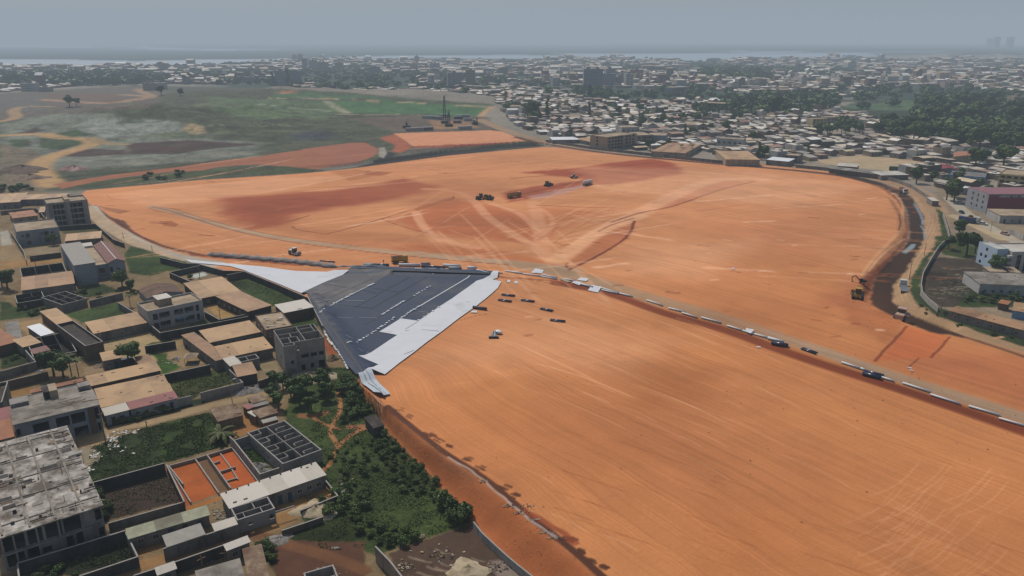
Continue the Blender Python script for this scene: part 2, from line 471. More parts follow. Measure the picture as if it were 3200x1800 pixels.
area('O', [(1400, 592), (2000, 570), (2420, 545), (2420, 556), (2100, 585), (1700, 602), (1420, 608)], '#8a4630', 1.5, 0, g=0, k=1)
area('O', [(1400, 612), (1700, 604), (2100, 588), (2200, 590), (1800, 625), (1500, 650), (1240, 680), (1300, 650)], '#555047', 2, 1, g=.5, k=1)
area('O', [(2000, 590), (2350, 550), (2480, 550), (2250, 585), (1850, 620)], '#3e4a2e', 2, 1, g=1, k=4)
area('O', [(860, 800), (1060, 720), (1180, 640), (1250, 660), (1230, 690), (1500, 655), (1900, 620), (2100, 590), (2500, 560), (2576, 590), (2200, 615), (1700, 690), (1240, 745), (1000, 790)], '#2d2a28', 2, .6, g=0, k=5)
area('O', [(1100, 605), (1150, 600), (1170, 660), (1140, 700), (1095, 680)], '#8d867b', 1, 0, k=2)
area('O', [(560, 795), (780, 760), (990, 725), (1060, 738), (860, 785), (640, 810)], '#6d665c', 1.5, .6, g=.2)
# ---- the big orange field
FIELD = [(215, 479), (500, 453), (740, 438), (870, 426), (1130, 391), (1370, 369), (1400, 371), (1600, 393), (1900, 411), (2100, 433), (2200, 462), (2255, 492), (2272, 530), (2285, 575), (2270, 625), (2205, 680), (2185, 735), (2190, 765), (2255, 802), (2340, 832), (2430, 852), (2576, 897), (2800, 960), (3000, 1060), (3000, 2100), (1900, 2000), (1590, 1530), (1490, 1449), (1340, 1318), (1200, 1212), (1120, 1140), (1060, 1090), (985, 1028), (950, 1010), (930, 940), (870, 850), (800, 760), (600, 690), (500, 663), (440, 645), (340, 600), (262, 545), (228, 515), (200, 495)]
area('W', FIELD, '#be7e50', 1.0, .5, g=0, s=1, k=1, r=.25)
area('W', [(950, 1000), (2000, 640), (2576, 850), (3000, 1000), (3000, 2100), (1590, 1530), (1200, 1212)], '#b97746', 30, 8, amt=.85)
area('W', [(1500, 900), (1800, 1000), (2000, 1200), (1900, 1449), (1650, 1300), (1480, 1080)], '#ab6c42', 24, 6, amt=.75)
area('W', [(1590, 910), (1770, 930), (1760, 1020), (1600, 1030)], '#a4653a', 12, 4, amt=.7)
area('W', [(1780, 1290), (2050, 1260), (2000, 1449), (1800, 1449)], '#b06e40', 9, 3, amt=.6)
area('W', [(2300, 870), (2576, 900), (2900, 1000), (2900, 1120), (2576, 1030), (2200, 900)], '#b06a42', 12, 3, amt=.8)
# compacted / damp dark soil bands in the upper field
DK = '#96492a'
for c, pts, cc, f, am in [('O', [(-350, 1040), (0, 1040), (400, 1000), (900, 960), (1300, 880), (1660, 950), (1500, 1010), (1100, 1090), (700, 1150), (400, 1210), (200, 1300), (-100, 1350), (-300, 1180)], DK, 8, .8),
                         ('O', [(-100, 1060), (500, 1050), (900, 1080), (500, 1160), (0, 1230), (-200, 1150)], '#8f4a2c', 8, .5),
                         ('N', [(100, 930), (600, 890), (1200, 810), (1400, 795), (1600, 830), (1680, 880), (1750, 935), (1400, 1000), (1000, 1060), (800, 1040), (700, 1000), (400, 960)], '#9b4a29', 4, .9),
                         ('N', [(-100, 1130), (300, 1060), (700, 1010), (820, 1000), (780, 1070), (200, 1190), (-50, 1230)], '#9b5030', 3, .9),
                         ('N', [(150, 1170), (500, 1100), (720, 1050), (740, 1075), (500, 1150), (250, 1200)], '#b58a78', 2, .55),
                         ('R', [(-300, 700), (0, 560), (380, 440), (900, 520), (1300, 640), (1500, 900), (1300, 960), (900, 920), (500, 900), (150, 860)], '#ae6339', 6, .8),
                         ('R', [(400, 560), (1000, 640), (1200, 800), (900, 880), (450, 880), (250, 760)], '#ad683f', 6, .5),
                         ('R', [(1420, 540), (1700, 560), (2100, 600), (1800, 760), (1500, 880), (1460, 760)], '#b0683c', 5, .6),
                         ('R', [(1760, 1260), (1730, 1180), (1850, 1120), (2000, 900), (2150, 800), (2500, 690), (2490, 830), (2350, 960), (2000, 1140)], '#a9633c', 2, .7),
                         ('N', [(1350, 1290), (1700, 1120), (2100, 1010), (2400, 1010), (2150, 1100), (1800, 1210), (1550, 1285)], '#b5714c', 3, .8),
                         ('R', [(-200, 980), (0, 960), (600, 1000), (1000, 1030), (1400, 1150), (1700, 1240), (1400, 1240), (600, 1130), (0, 1060), (-300, 1060)], '#b1683c', 3, .7),
                         ('A', [(2000, 570), (2150, 565), (2250, 610), (2200, 640), (2060, 625)], '#9a5a32', .6, .8),
                         ('A', [(1240, 380), (1650, 440), (1500, 480), (1340, 430)], '#7c4c30', .8, .5),
                         ('W', [(830, 432), (900, 426), (960, 440), (880, 455)], '#a8693c', 2, .7), ('W', [(920, 430), (990, 433), (960, 442), (920, 440)], '#9a5733', 1.5, .8),
                         ('L', [(0, 1290), (300, 1240), (560, 1000), (640, 1000), (640, 1449), (0, 1449)], '#ad6a42', 4, .7),
                         ('K', [(770, 170), (1200, 240), (1400, 380), (1200, 560), (1050, 480), (800, 300)], '#a26038', 3, .6),
                         ('K', [(1400, 385), (1830, 490), (1640, 700), (1080, 735)], '#b8683c', 1.2, .8),
                         ('L', [(560, 1060), (900, 800), (1100, 620), (1150, 640), (950, 900), (680, 1090), (640, 1300), (560, 1250)], '#9c5430', 1.2, .9)]:
    area(c, pts, cc, f, f * .6, amt=am)
# haul roads and wheel tracks (pale, compacted)
for c, pts, wd, cc, am in [('R', [(0, 1075), (300, 1110), (700, 1150), (1100, 1185), (1450, 1240), (1800, 1330), (2100, 1420)], 8, '#ab8463', .9),
                          ('W', [(380, 520), (430, 530), (560, 570), (700, 600), (900, 625), (1100, 645), (1290, 660), (1450, 680)], 6, '#ab8563', .95),
                          ('J', [(0, 140), (500, 230), (900, 330), (1300, 470), (1800, 600), (2200, 720), (2576, 850)], 9.5, '#a37c5a', .9),
                          ('K', [(0, 460), (500, 620), (1000, 800), (1600, 1000), (2100, 1150), (2576, 1310), (3200, 1500)], 7, '#a68262', .92),
                          ('R', [(100, 330), (400, 345), (560, 400), (700, 500), (800, 640), (1000, 780), (1300, 960), (1600, 1180)], 5.5, '#c98c62', .7),
                          ('R', [(1340, 480), (1400, 640), (1420, 800), (1440, 980), (1500, 1120)], 7, '#c88a60', .65),
                          ('R', [(860, 500), (1150, 590), (1300, 700), (1400, 830)], 4, '#cc8e66', .6), ('R', [(1440, 560), (1600, 680), (1500, 860)], 3, '#cc8e66', .45),
                          ('R', [(0, 600), (60, 740), (200, 880), (400, 960), (700, 1010)], 5, '#cc8d62', .8),
                          ('R', [(1600, 1150), (1850, 1000), (2050, 850), (2300, 730), (2574, 640)], 9, '#cf9468', .8),
                          ('N', [(1050, 1449), (1400, 1280), (1750, 1100), (2050, 990), (2500, 1000)], 12, '#cd9268', .7)]:
    line(c, pts, cc, wd, wd * .45, amt=am)
line('W', [(380, 520), (430, 530), (560, 574), (700, 605), (900, 631), (1100, 652), (1290, 667)], '#8a4b2c', 1.2, amt=.7)
line('W', [(430, 524), (560, 564), (700, 594), (900, 619)], '#8a4b2c', .8, amt=.6)
for c, pts, wd, am in [('R', [(1760, 1260), (2000, 1150), (2250, 1010), (2450, 870), (2510, 700)], 1.6, .9), ('R', [(1740, 1240), (1720, 1200), (1750, 1180)], 1, .8), ('R', [(2100, 820), (2250, 740), (2500, 670)], 1.2, .6),
                       ('N', [(1000, 1430), (1300, 1330), (1560, 1290), (1800, 1210), (2100, 1100), (2440, 1020)], 2.0, .6), ('R', [(0, 575), (250, 500), (400, 455), (440, 430)], 1.2, .7),
                       ('O', [(640, 1375), (900, 1310), (1120, 1240), (1400, 1160), (1750, 1050)], 1.4, .6), ('O', [(1120, 1240), (1300, 1310), (1540, 1370)], .9, .6), ('O', [(320, 1310), (380, 1345), (640, 1378)], 1.3, .6),
                       ('O', [(280, 1270), (470, 1215)], 1.5, .6), ('K', [(1080, 735), (1200, 590), (1400, 385)], 1.0, .7), ('K', [(1640, 700), (1720, 620), (1830, 495)], .8, .7), ('K', [(1420, 800), (1520, 710)], .6, .6),
                       ('N', [(0, 1160), (200, 1130), (500, 1060), (700, 1020)], 2, .7), ('N', [(0, 990), (600, 940), (1100, 870), (1500, 820)], 2.2, .5), ('N', [(600, 970), (900, 900), (1250, 850)], 2, .5),
                       ('R', [(1380, 520), (1800, 540), (2280, 550)], 1.4, .6), ('A', [(1880, 380), (2250, 420)], .7, .7), ('A', [(1870, 400), (2000, 450), (2300, 500), (2576, 560)], .6, .7),
                       ('A', [(1230, 380), (1450, 370)], .6, .7), ('A', [(1500, 460), (1650, 440)], .6, .6), ('A', [(1640, 690), (1800, 660)], .5, .7), ('A', [(1340, 240), (1400, 290), (1600, 300)], .6, .4),
                       ('I', [(1720, 715), (1900, 665), (2000, 645)], .25, .7), ('J', [(0, 280), (600, 370), (1100, 520)], .6, .3)]:
    line(c, pts, '#7a3d22', wd, amt=am, wob=.3)
# shade painted dark along the toe of the step, and the field margin
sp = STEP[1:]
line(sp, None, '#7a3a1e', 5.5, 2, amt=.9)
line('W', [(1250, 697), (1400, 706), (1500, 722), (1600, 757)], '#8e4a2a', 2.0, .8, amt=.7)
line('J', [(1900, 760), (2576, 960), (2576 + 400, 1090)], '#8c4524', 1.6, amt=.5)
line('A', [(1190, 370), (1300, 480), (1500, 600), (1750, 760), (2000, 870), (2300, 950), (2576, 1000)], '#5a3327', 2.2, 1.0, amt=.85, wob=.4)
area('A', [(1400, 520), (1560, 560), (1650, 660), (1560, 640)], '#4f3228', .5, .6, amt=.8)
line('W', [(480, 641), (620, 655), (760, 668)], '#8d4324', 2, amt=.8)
# pits
for c, a, b, L, wd in [('W', 530, 457, 14, 6), ('W', 940, 432, 26, 6), ('W', 1130, 436, 30, 4), ('W', 1395, 424, 28, 4), ('W', 1500, 404, 26, 4), ('W', 1300, 407, 26, 4), ('W', 1490, 397, 16, 3), ('W', 1750, 402, 26, 3), ('W', 1680, 394, 30, 3),
                       ('W', 2040, 493, 20, 5), ('W', 2004, 514, 18, 5), ('W', 2047, 548, 20, 5), ('W', 1770, 617, 22, 5), ('W', 1927, 596, 14, 3), ('W', 1850, 683, 18, 3), ('W', 1693, 736, 22, 6), ('W', 2180, 601, 22, 3), ('W', 2150, 645, 20, 4),
                       ('W', 2170, 705, 16, 5), ('W', 2130, 690, 10, 3), ('W', 1540, 530, 22, 2), ('W', 1460, 436, 24, 3), ('W', 1560, 483, 26, 2), ('W', 400, 561, 36, 6), ('W', 520, 592, 30, 5), ('W', 700, 530, 20, 3), ('W', 1113, 436, 20, 3), ('W', 1090, 427, 26, 3),
                       ('W', 1400, 712, 12, 3), ('W', 2245, 490, 16, 5), ('W', 2250, 525, 20, 3), ('W', 2130, 440, 20, 3), ('W', 1310, 571, 8, 3), ('W', 1500, 610, 20, 3)]:
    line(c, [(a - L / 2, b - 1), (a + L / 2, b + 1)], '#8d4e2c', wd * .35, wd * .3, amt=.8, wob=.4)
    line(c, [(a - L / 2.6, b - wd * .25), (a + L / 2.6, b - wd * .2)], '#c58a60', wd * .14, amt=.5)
# ---- haul road round the north and east, its drain
RING = [(1205, 300), (1262, 325), (1345, 352), (1500, 376), (1700, 396), (1888, 411), (2007, 420), (2107, 431), (2182, 441), (2257, 461), (2307, 482), (2337, 507), (2351, 541), (2341, 580), (2320, 615), (2273, 683), (2271, 723), (2287, 763), (2307, 787), (2407, 824), (2507, 852), (2576, 872), (2700, 908), (3000, 1010)]
area('W', [(2293, 630), (2262, 665), (2262, 700), (2240, 745), (2215, 740), (2235, 690), (2270, 640)], '#2a1b1c', .8, .5, k=5)
# verge and the eastern quarter
area('W', [(2340, 470), (2576, 500), (3000, 640), (3000, 1000), (2576, 862), (2470, 836), (2380, 805), (2330, 772), (2300, 730), (2310, 690), (2370, 625), (2385, 570), (2370, 520)], '#81725e', 2, 1, g=.3, k=0)
line('W', RING[:9], '#957a5e', 13, 4, g=0, k=2, s=.2); line('W', RING[7:16], '#9c7d5e', 15, 4, g=0, k=2, s=.2); line('W', RING[14:], '#9e805f', 11, 3, g=0, k=2, s=.2)
for o in (-4, -2.6, -.9, .8, 2.4, 3.9):
    p = ql('W', RING[5:]); t = np.gradient(p, axis=0); t /= np.hypot(*t.T)[:, None]; line(p + np.stack([-t[:, 1], t[:, 0]], 1) * o, None, '#8d6543', .5, .5, amt=.5)
line('W', [(1300, 345), (1345, 358), (1500, 383), (1700, 403), (1888, 419), (1974, 426), (2100, 439), (2163, 450), (2270, 482)], '#553426', 7, 2, amt=.95)
line('W', [(2140, 448), (2215, 470), (2262, 502), (2282, 550), (2284, 590), (2262, 630), (2200, 690), (2175, 740)], '#7b4529', 2.2, 1.2, amt=.7, wob=.5)
line('L', [(960, 20), (1060, 150), (1040, 300), (1060, 420), (1000, 530), (780, 720), (600, 940), (540, 1060)], '#c58d5f', 1.6, .8, amt=.7)
line('L', [(1000, 280), (1030, 380), (1000, 480)], '#6b3a24', .6, .4, amt=.8)
line('K', [(1450, 350), (1560, 335), (1800, 440), (2200, 560), (2576, 690), (3000, 850)], '#4f3b2b', 1.8, .8, amt=.8, wob=.4)
line('L', [(1080, 590), (950, 660), (760, 820), (620, 1000)], '#e0b184', .6, .4, amt=.6)
area('L', [(1470, 200), (1560, 260), (1600, 400), (1640, 545), (1540, 650), (1400, 820), (1320, 960), (1280, 1150), (1290, 1250), (1400, 1380), (1480, 1449), (1270, 1449), (1180, 1350), (1140, 1200), (1160, 1080), (1300, 850), (1480, 650), (1540, 600), (1520, 400)], '#35421f', .8, .8, g=1, k=4)
area('K', [(1430, 0), (1560, 0), (1560, 100), (1700, 190), (1900, 240), (2300, 380), (2576, 440), (3000, 560), (3000, 700), (2576, 590), (2200, 470), (1800, 320), (1620, 230), (1480, 100)], '#303a1e', .8, .8, g=1, k=4)
area('L', [(1340, 900), (1500, 820), (2000, 850), (2576, 1100), (2900, 1449), (1500, 1449), (1330, 1300), (1290, 1100)], '#3e352b', 1, .8, g=.8, k=0)
area('L', [(1850, 1230), (2300, 1250), (2900, 1330), (2900, 1449), (1700, 1449)], '#2f3c1c', 1, 1, g=1, k=4)
area('L', [(1450, 560), (1680, 540), (1850, 640), (2050, 700), (1900, 850), (1560, 790), (1480, 700)], '#39461f', 1, 1, g=1, k=4)
area('W', [(2100, 440), (2200, 463), (2258, 490), (2283, 530), (2290, 590), (2272, 625), (2212, 680), (2190, 730), (2193, 768), (2260, 803), (2340, 835), (2430, 850), (2420, 842), (2345, 815), (2290, 790), (2244, 760), (2248, 720), (2292, 660), (2326, 600), (2322, 540), (2292, 495), (2220, 460), (2110, 433)], '#3a271b', .8, .8, g=0, k=5, s=.2)
# silty water in the drain
line('L', [(1190, 150), (1250, 240), (1300, 350), (1295, 410)], '#6f7a80', .9, .3, k=3, r=0)
line('L', [(1275, 425), (1325, 500), (1320, 590)], '#6f7a80', .7, .2, k=3, r=0)
area('L', [(1040, 760), (1160, 655), (1215, 655), (1195, 700), (1090, 775)], '#7b837f', .3, k=3, r=0)
line('L', [(1640, 80), (1800, 230), (1950, 350), (2200, 480), (2500, 640), (2700, 740)], '#a39a88', 7, .8, g=0, k=2)
line('L', [(1700, 300), (2000, 440), (2300, 590)], '#ab9878', 6, 1, g=.1, amt=.9)
for i in range(44):
    a = rng.uniform(1320, 1800); b = rng.uniform(950, 1350)
    line('L', [(a, b), (a + 120, b + rng.uniform(-20, 60)), (a + 300, b + rng.uniform(0, 60))], random.choice(['#6a6250', '#3c4a26', '#7c7460', '#26241c']), .5, amt=.8, wob=.5)
# pale sand lot by the ring road, green valley in the east
area('M', [(420, 655), (880, 590), (1400, 640), (1660, 680), (1580, 760), (1250, 760), (700, 700)], '#a39073', 1.5, k=0)
area('M', [(640, 130), (900, 60), (1500, 20), (2576, 40), (2576, 560), (1800, 520), (1250, 330), (980, 180)], '#2b3722', 6, 4, g=1, k=4)
area('M', [(700, 110), (900, 90), (1400, 40), (1900, 100), (1400, 150), (1000, 140)], '#44593a', 5, 4, g=1)
area('M', [(1850, 250), (2400, 230), (2576, 260), (2576, 330), (1900, 320)], '#3c4a2c', 4, 3, g=1)
area('N', [(350, 380), (600, 350), (780, 360), (700, 390), (450, 400)], '#93806a', 3, 2)
area('T', [(180, 390), (360, 370), (340, 385), (190, 405)], '#8d8a7c', 3)
area('T', [(1940, 380), (2576, 370), (2576, 410), (1960, 415)], '#51494a', 6, 2)
# ---- left neighbourhood
NB = [(-700, 484), (0, 482), (160, 486), (215, 500), (228, 520), (262, 552), (340, 608), (440, 652), (500, 665), (600, 692), (760, 740), (800, 775), (870, 880), (915, 955), (945, 1025), (985, 1090), (1090, 1185), (1190, 1300), (1345, 1449), (1600, 1700), (1600, 2400), (-900, 2400), (-900, 600)]
area('W', NB, '#766449', .5, .2, g=.35, s=0, k=0, r=1)
line('A', [(1130, 390), (1250, 560), (1480, 705), (1800, 875), (2100, 990), (2400, 1055), (2700, 1105)], '#ac967c', 8, 2, amt=.95, g=0, k=2)
line('A', [(1130, 560), (1300, 700), (1560, 850), (1800, 950)], '#6b5a48', 2, 1, amt=.7)
area('H', [(60, 0), (200, 0), (260, 85), (330, 215), (375, 290), (500, 470), (640, 620), (730, 700), (870, 850), (1000, 1000), (1060, 1060), (700, 1210), (400, 1300), (0, 1260), (-200, 900), (-250, 300), (-100, 0)], '#36421f', .7, 1, g=1, k=4)
GR = '#323f1c'
for c, pts, cc in [('A', [(1560, 1010), (1640, 880), (1760, 900), (2300, 1090), (2360, 1120), (1900, 1260), (1640, 1230)], '#2f3f1a'), ('C', [(560, 130), (300, 220), (0, 180), (0, 20), (200, 40)], '#2f3f1a'),
                   ('C', [(880, 340), (1060, 230), (1200, 250), (1850, 530), (1440, 625), (1390, 640), (1000, 430)], '#33401f'), ('C', [(1600, 790), (1900, 720), (2010, 880), (1960, 900), (1660, 890)], '#35461c'),
                   ('B', [(820, 530), (1480, 380), (1640, 520), (1030, 640)], '#344420'), ('B', [(0, 900), (330, 960), (430, 1120), (60, 1220), (0, 1230)], '#333f1e'), ('B', [(0, 370), (240, 400), (600, 470), (560, 550), (0, 610)], GR),
                   ('B', [(1130, 160), (1300, 150), (1500, 240), (1130, 320), (940, 320), (900, 230)], GR), ('B', [(1880, 1010), (2100, 1030), (2300, 1190), (2060, 1290)], '#35501c'), ('B', [(1820, 870), (2200, 830), (2240, 860), (1820, 920)], GR),
                   ('E', [(60, 90), (820, 10), (960, 190), (500, 310), (400, 420), (220, 440)], '#3a3f21'), ('D', [(1060, 1300), (1150, 990), (1800, 760), (2576, 570), (2576, 1060), (2100, 1190), (1110, 1449)], '#28331a'),
                   ('E', [(0, 690), (620, 560), (900, 800), (870, 970), (80, 1180), (0, 1100)], '#2f3d1c'), ('E', [(1010, 1000), (1150, 940), (1430, 1260), (1260, 1320)], '#2c4018'),
                   ('F', [(1120, 200), (1240, 250), (1420, 700), (1270, 800), (1180, 560)], '#24301a'), ('F', [(250, 1300), (900, 1060), (1600, 900), (1720, 1200), (1000, 1449), (240, 1449)], '#25281a'),
                   ('D', [(1290, 620), (2200, 430), (2576, 380), (2576, 470), (1900, 620), (1330, 760)], '#23301a'), ('G', [(1150, 1000), (1380, 1060), (1480, 1449), (1360, 1300)], '#1f2914'), ('G', [(1530, 880), (2050, 700), (2576, 700), (2576, 1000), (1900, 1080), (1640, 1000)], '#293216'),
                   ('A', [(760, 680), (1200, 650), (1240, 700), (800, 730)], '#454424'), ('C', [(350, 870), (590, 790), (700, 830), (370, 900)], '#45502a')]:
    area(c, pts, cc, .5, .5, g=1, k=4)
for c, pts, cc in [('E', [(900, 720), (1060, 560), (1300, 640), (1330, 730), (950, 890)], '#8a633c'), ('E', [(110, 1230), (430, 1140), (660, 1449), (290, 1449)], '#99542c'), ('E', [(440, 1140), (590, 1090), (880, 1449), (700, 1449)], '#6b5340'),
                   ('E', [(600, 1090), (905, 1000), (1240, 1449), (860, 1449)], '#a5532a'), ('G', [(110, 70), (480, 0), (730, 420), (390, 530)], '#9c542a'), ('G', [(480, 0), (640, 0), (880, 360), (740, 400)], '#67503c'), ('G', [(640, 0), (1030, 0), (1230, 260), (890, 360)], '#a4552b'),
                   ('G', [(60, 60), (120, 60), (400, 540), (300, 600)], '#8a4e30'), ('G', [(300, 600), (760, 440), (780, 480), (320, 640)], '#95602f'), ('G', [(1420, 540), (2080, 310), (2230, 440), (1760, 640), (1470, 760), (1460, 600)], '#9a7546'),
                   ('G', [(1380, 1080), (1700, 1000), (2200, 1020), (2576, 1010), (2576, 1600), (1450, 1500)], '#54392a'), ('G', [(0, 1230), (800, 960), (1100, 920), (1150, 970), (800, 1080), (0, 1330)], '#755a3e'),
                   ('H', [(480, 1290), (700, 1210), (1070, 1080), (1200, 1240), (1430, 1449), (560, 1449)], '#4d3d31'), ('F', [(1240, 290), (2060, 80), (2290, 510), (1280, 770)], '#3b2f27'), ('F', [(0, 1200), (700, 1080), (1300, 880), (1600, 860), (900, 1060), (230, 1280), (0, 1330)], '#504740'),
                   ('F', [(1680, 1080), (2030, 990), (2050, 1100), (1730, 1220)], '#8d6a42'), ('C', [(560, 620), (760, 600), (980, 750), (760, 790)], '#97794c'), ('B', [(1290, 850), (1900, 740), (2010, 850), (1820, 920), (1880, 1010), (2000, 1120), (1730, 1180), (1300, 980)], '#9c8763'),
                   ('B', [(2100, 960), (2360, 920), (2560, 1150), (2300, 1200), (2100, 1100)], '#8c7756'), ('B', [(200, 640), (560, 580), (640, 760), (350, 800)], '#8e7553'), ('B', [(1050, 1200), (1450, 1160), (1700, 1180), (1060, 1290)], '#86725a'),
                   ('A', [(0, 640), (120, 800), (280, 980), (300, 1100), (0, 1170)], '#8b7656'), ('A', [(290, 880), (740, 880), (760, 960), (330, 1000)], '#85755c'), ('A', [(0, 1080), (770, 1000), (780, 1080), (0, 1180)], '#8f6f45'), ('A', [(0, 700), (100, 680), (160, 860), (20, 880)], '#9c968a'),
                   ('D', [(930, 850), (1300, 750), (1400, 780), (1360, 920), (1140, 990), (1000, 1000)], '#98805f'), ('D', [(1000, 1000), (1150, 990), (1280, 1100), (1100, 1280), (1050, 1200)], '#857a66'), ('D', [(90, 260), (420, 230), (380, 330), (100, 370)], '#7b5f38'),
                   ('E', [(1640, 180), (1800, 60), (2130, 60), (2110, 140), (1850, 200)], '#a1957f'), ('E', [(1100, 60), (1540, 0), (1540, 60), (1220, 100)], '#726650'), ('C', [(1240, 1300), (1430, 1200), (1500, 1449), (1240, 1449)], '#847659'),
                   ('C', [(2000, 950), (2110, 1050), (2230, 1230), (2120, 1260)], '#8a4c2c'), ('C', [(200, 200), (560, 140), (830, 200), (480, 310)], '#6f6046'), ('C', [(380, 240), (560, 200), (600, 240), (440, 280)], '#a2a6a0')]:
    area(c, pts, cc, .35, .35, g=.12, k=0)
for c, pts, wd, cc in [('D', [(930, 900), (1300, 800), (2000, 650), (2576, 500)], 3.2, '#9d8766'), ('E', [(0, 640), (500, 500), (900, 415), (1200, 370), (1500, 240), (1800, 150)], 3.4, '#958061'), ('B', [(0, 1320), (440, 1240), (900, 1130), (1100, 1080)], 4.5, '#8f7c5b'),
                       ('B', [(1290, 900), (1700, 860), (2000, 840)], 5, '#a28d68'), ('G', [(-700, 1449), (0, 1260), (500, 1080), (1100, 940), (1500, 800), (1700, 640)], 3.6, '#8b6a44'), ('G', [(1100, 930), (1450, 990), (1700, 1080), (2100, 1200), (2576, 1380)], 2.6, '#6a4830'),
                       ('C', [(0, 1020), (500, 940), (900, 870), (1200, 790)], 3.0, '#77664a'), ('C', [(200, 1050), (230, 1110)], 3, '#8f7a56'), ('A', [(0, 1120), (400, 1060), (770, 1030)], 4, '#94764e'), ('B', [(60, 260), (240, 420)], 3, '#7b6a4a'), ('F', [(-200, 1330), (200, 1300)], 5, '#9a8a72'),
                       ('E', [(2230, 290), (2270, 400), (2280, 540), (2160, 740), (2140, 840), (2240, 960), (2200, 1120), (2050, 1290)], 1.0, '#9c6a45'), ('E', [(1900, 600), (2000, 670), (2160, 740), (2250, 770)], .9, '#9c6a45'), ('E', [(2650, 740), (2400, 830), (2290, 940), (2240, 990)], 1.2, '#9a6946'),
                       ('E', [(1780, 600), (1950, 610), (2080, 560)], 2.2, '#80583c'), ('E', [(2380, 740), (2650, 740)], 2.5, '#8c6044')]:
    line(c, pts, cc, wd, wd * .4, amt=.92, wob=.35, g=.05, k=2)
for i in range(22):
    a, b = rng.uniform(560, 1400), rng.uniform(1180, 1449)
    line('H', [(a, b), (a + 60, b + 30), (a + 130, b + 40)], random.choice(['#7c6a5a', '#8a7767', '#3a2e26']), rng.uniform(.3, .8), amt=.6, wob=.6, taper=True)
area('H', [(940, 1370), (1050, 1370), (1130, 1449), (900, 1449)], '#a08878', .5, .6, amt=.7)
area('H', [(1190, 1340), (1300, 1350), (1420, 1449), (1240, 1449)], '#9a8b80', .5, .6, amt=.6)
# embankment face, crest drain and cobbles
EMB = [(258, 85), (300, 75), (400, 240), (470, 280), (600, 400), (770, 540), (900, 640), (1040, 720), (1180, 820), (1330, 950), (1480, 1080), (1640, 1200), (1800, 1340), (1930, 1449), (2300, 1760), (2900, 2200), (2400, 2300), (1800, 1800), (1440, 1449), (1330, 1360), (1200, 1220), (1060, 1060), (1000, 1000), (870, 850), (730, 700), (640, 620), (500, 470), (375, 290), (330, 215)]
area('H', EMB, '#a5653d', .35, .5, g=0, k=1, r=.9, s=.2)
area('H', [(600, 560), (800, 560), (1000, 740), (1340, 960), (1600, 1230), (1880, 1449), (1450, 1449), (1050, 1050), (850, 820)], '#9c5a33', 1.5, 1, amt=.7)
area('H', [(740, 530), (960, 670), (1100, 760), (1060, 800), (880, 700)], '#7d5238', 1.2, .8, amt=.6)
CR = [(470, 268), (600, 378), (770, 515), (900, 612), (1050, 700), (1190, 800), (1340, 928), (1490, 1060), (1650, 1180), (1810, 1310), (1960, 1449), (2350, 1760)]
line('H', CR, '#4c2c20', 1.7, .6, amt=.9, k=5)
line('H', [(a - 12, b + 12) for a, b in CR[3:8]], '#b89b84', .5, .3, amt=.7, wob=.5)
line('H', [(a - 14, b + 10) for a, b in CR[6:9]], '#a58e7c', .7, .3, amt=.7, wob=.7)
for a, b, r in [(760, 460, 2.2), (830, 500, 1.4), (900, 540, 1.3), (1030, 640, 1.4), (1110, 700, 1.6), (1280, 830, 2.2), (1350, 890, 2.0), (1740, 1200, 2), (1830, 1280, 1.8), (1880, 1340, 1.6), (1960, 1390, 1.6), (545, 293, .7), (600, 337, .7)]:
    for j in range(5):
        x_, y_ = a + rng.uniform(-35, 35), b + rng.uniform(-14, 14) + 0
        line('H', [(x_ - 14, y_ - 6), (x_ + 14, y_ + 6)], '#5f3a26', r * .45, .25, amt=.8, wob=.4)  # dark blotches that read as shrub shadows, painted into the soil
line('H', [(1440, 1000), (1540, 1060), (1660, 1150), (1760, 1220)], '#8e4a2c', 1.6, .8, amt=.8, wob=1)
# fine furrows left by the graders
fl = ql('J', [(0, 280), (600, 380), (1100, 540), (1500, 650), (2100, 800), (2576, 960)])
for i in range(90):
    t = rng.uniform(0, 1); b0 = rng.uniform(0, 2300); L = rng.uniform(300, 1300); yo = rng.uniform(40, 1500)
    sl = .27 + .10 * rng.random(); y0 = 300 + .27 * b0 + yo * .8
    cc = random.choice(['#d9a274', '#a9652f', '#dba87c', '#aa6b3e', '#cf9668'])
    line('J', [(b0 - 500, y0 - 250 + rng.uniform(-20, 20)), (b0 - 500 + L / 2, y0 - 250 + L / 2 * sl * .9), (b0 - 500 + L, y0 - 250 + L * (sl + .06))], cc, rng.uniform(.12, .5), .3, amt=rng.uniform(.12, .4), taper=True)
for i in range(26):
    b0 = rng.uniform(600, 2900); L = rng.uniform(60, 300); y0 = rng.uniform(1100, 1750)
    if b0 < 1250 + (y0 - 1270) * 1.2: continue
    line('X', [(b0, y0), (b0 + L / 2, y0 + L * .2), (b0 + L, y0 + L * .5)], '#d29c70', .28, .2, amt=.35, taper=True)
for i in range(40):
    a = rng.uniform(2250, 2600); b = rng.uniform(1150, 1420); s_ = (a - 2250) / 350
    line('W', [(a, b), (a - 60, b + 70), (a - 150, b + 100)], '#d09468', rng.uniform(.15, .5), .3, amt=.24, taper=True)
for i in range(110):      # upper field, gentle contour-like bands
    a = rng.uniform(250, 2200); b = rng.uniform(395, 700); L = rng.uniform(80, 420); sl = -.12 + rng.uniform(-.05, .05)
    if a > 1500 and b > 560: sl += .18 + rng.uniform(0, .1)
    if a > 1750: sl *= .4
    cc = random.choice(['#dba57e', '#b26a42', '#e0b28c', '#a9623a', '#d49a70'])
    line('W', [(a, b), (a + L / 2, b + L / 2 * sl), (a + L, b + L * sl * 1.1)], cc, rng.uniform(.6, 3.0), 1.2, amt=rng.uniform(.15, .42), taper=True, wob=1)

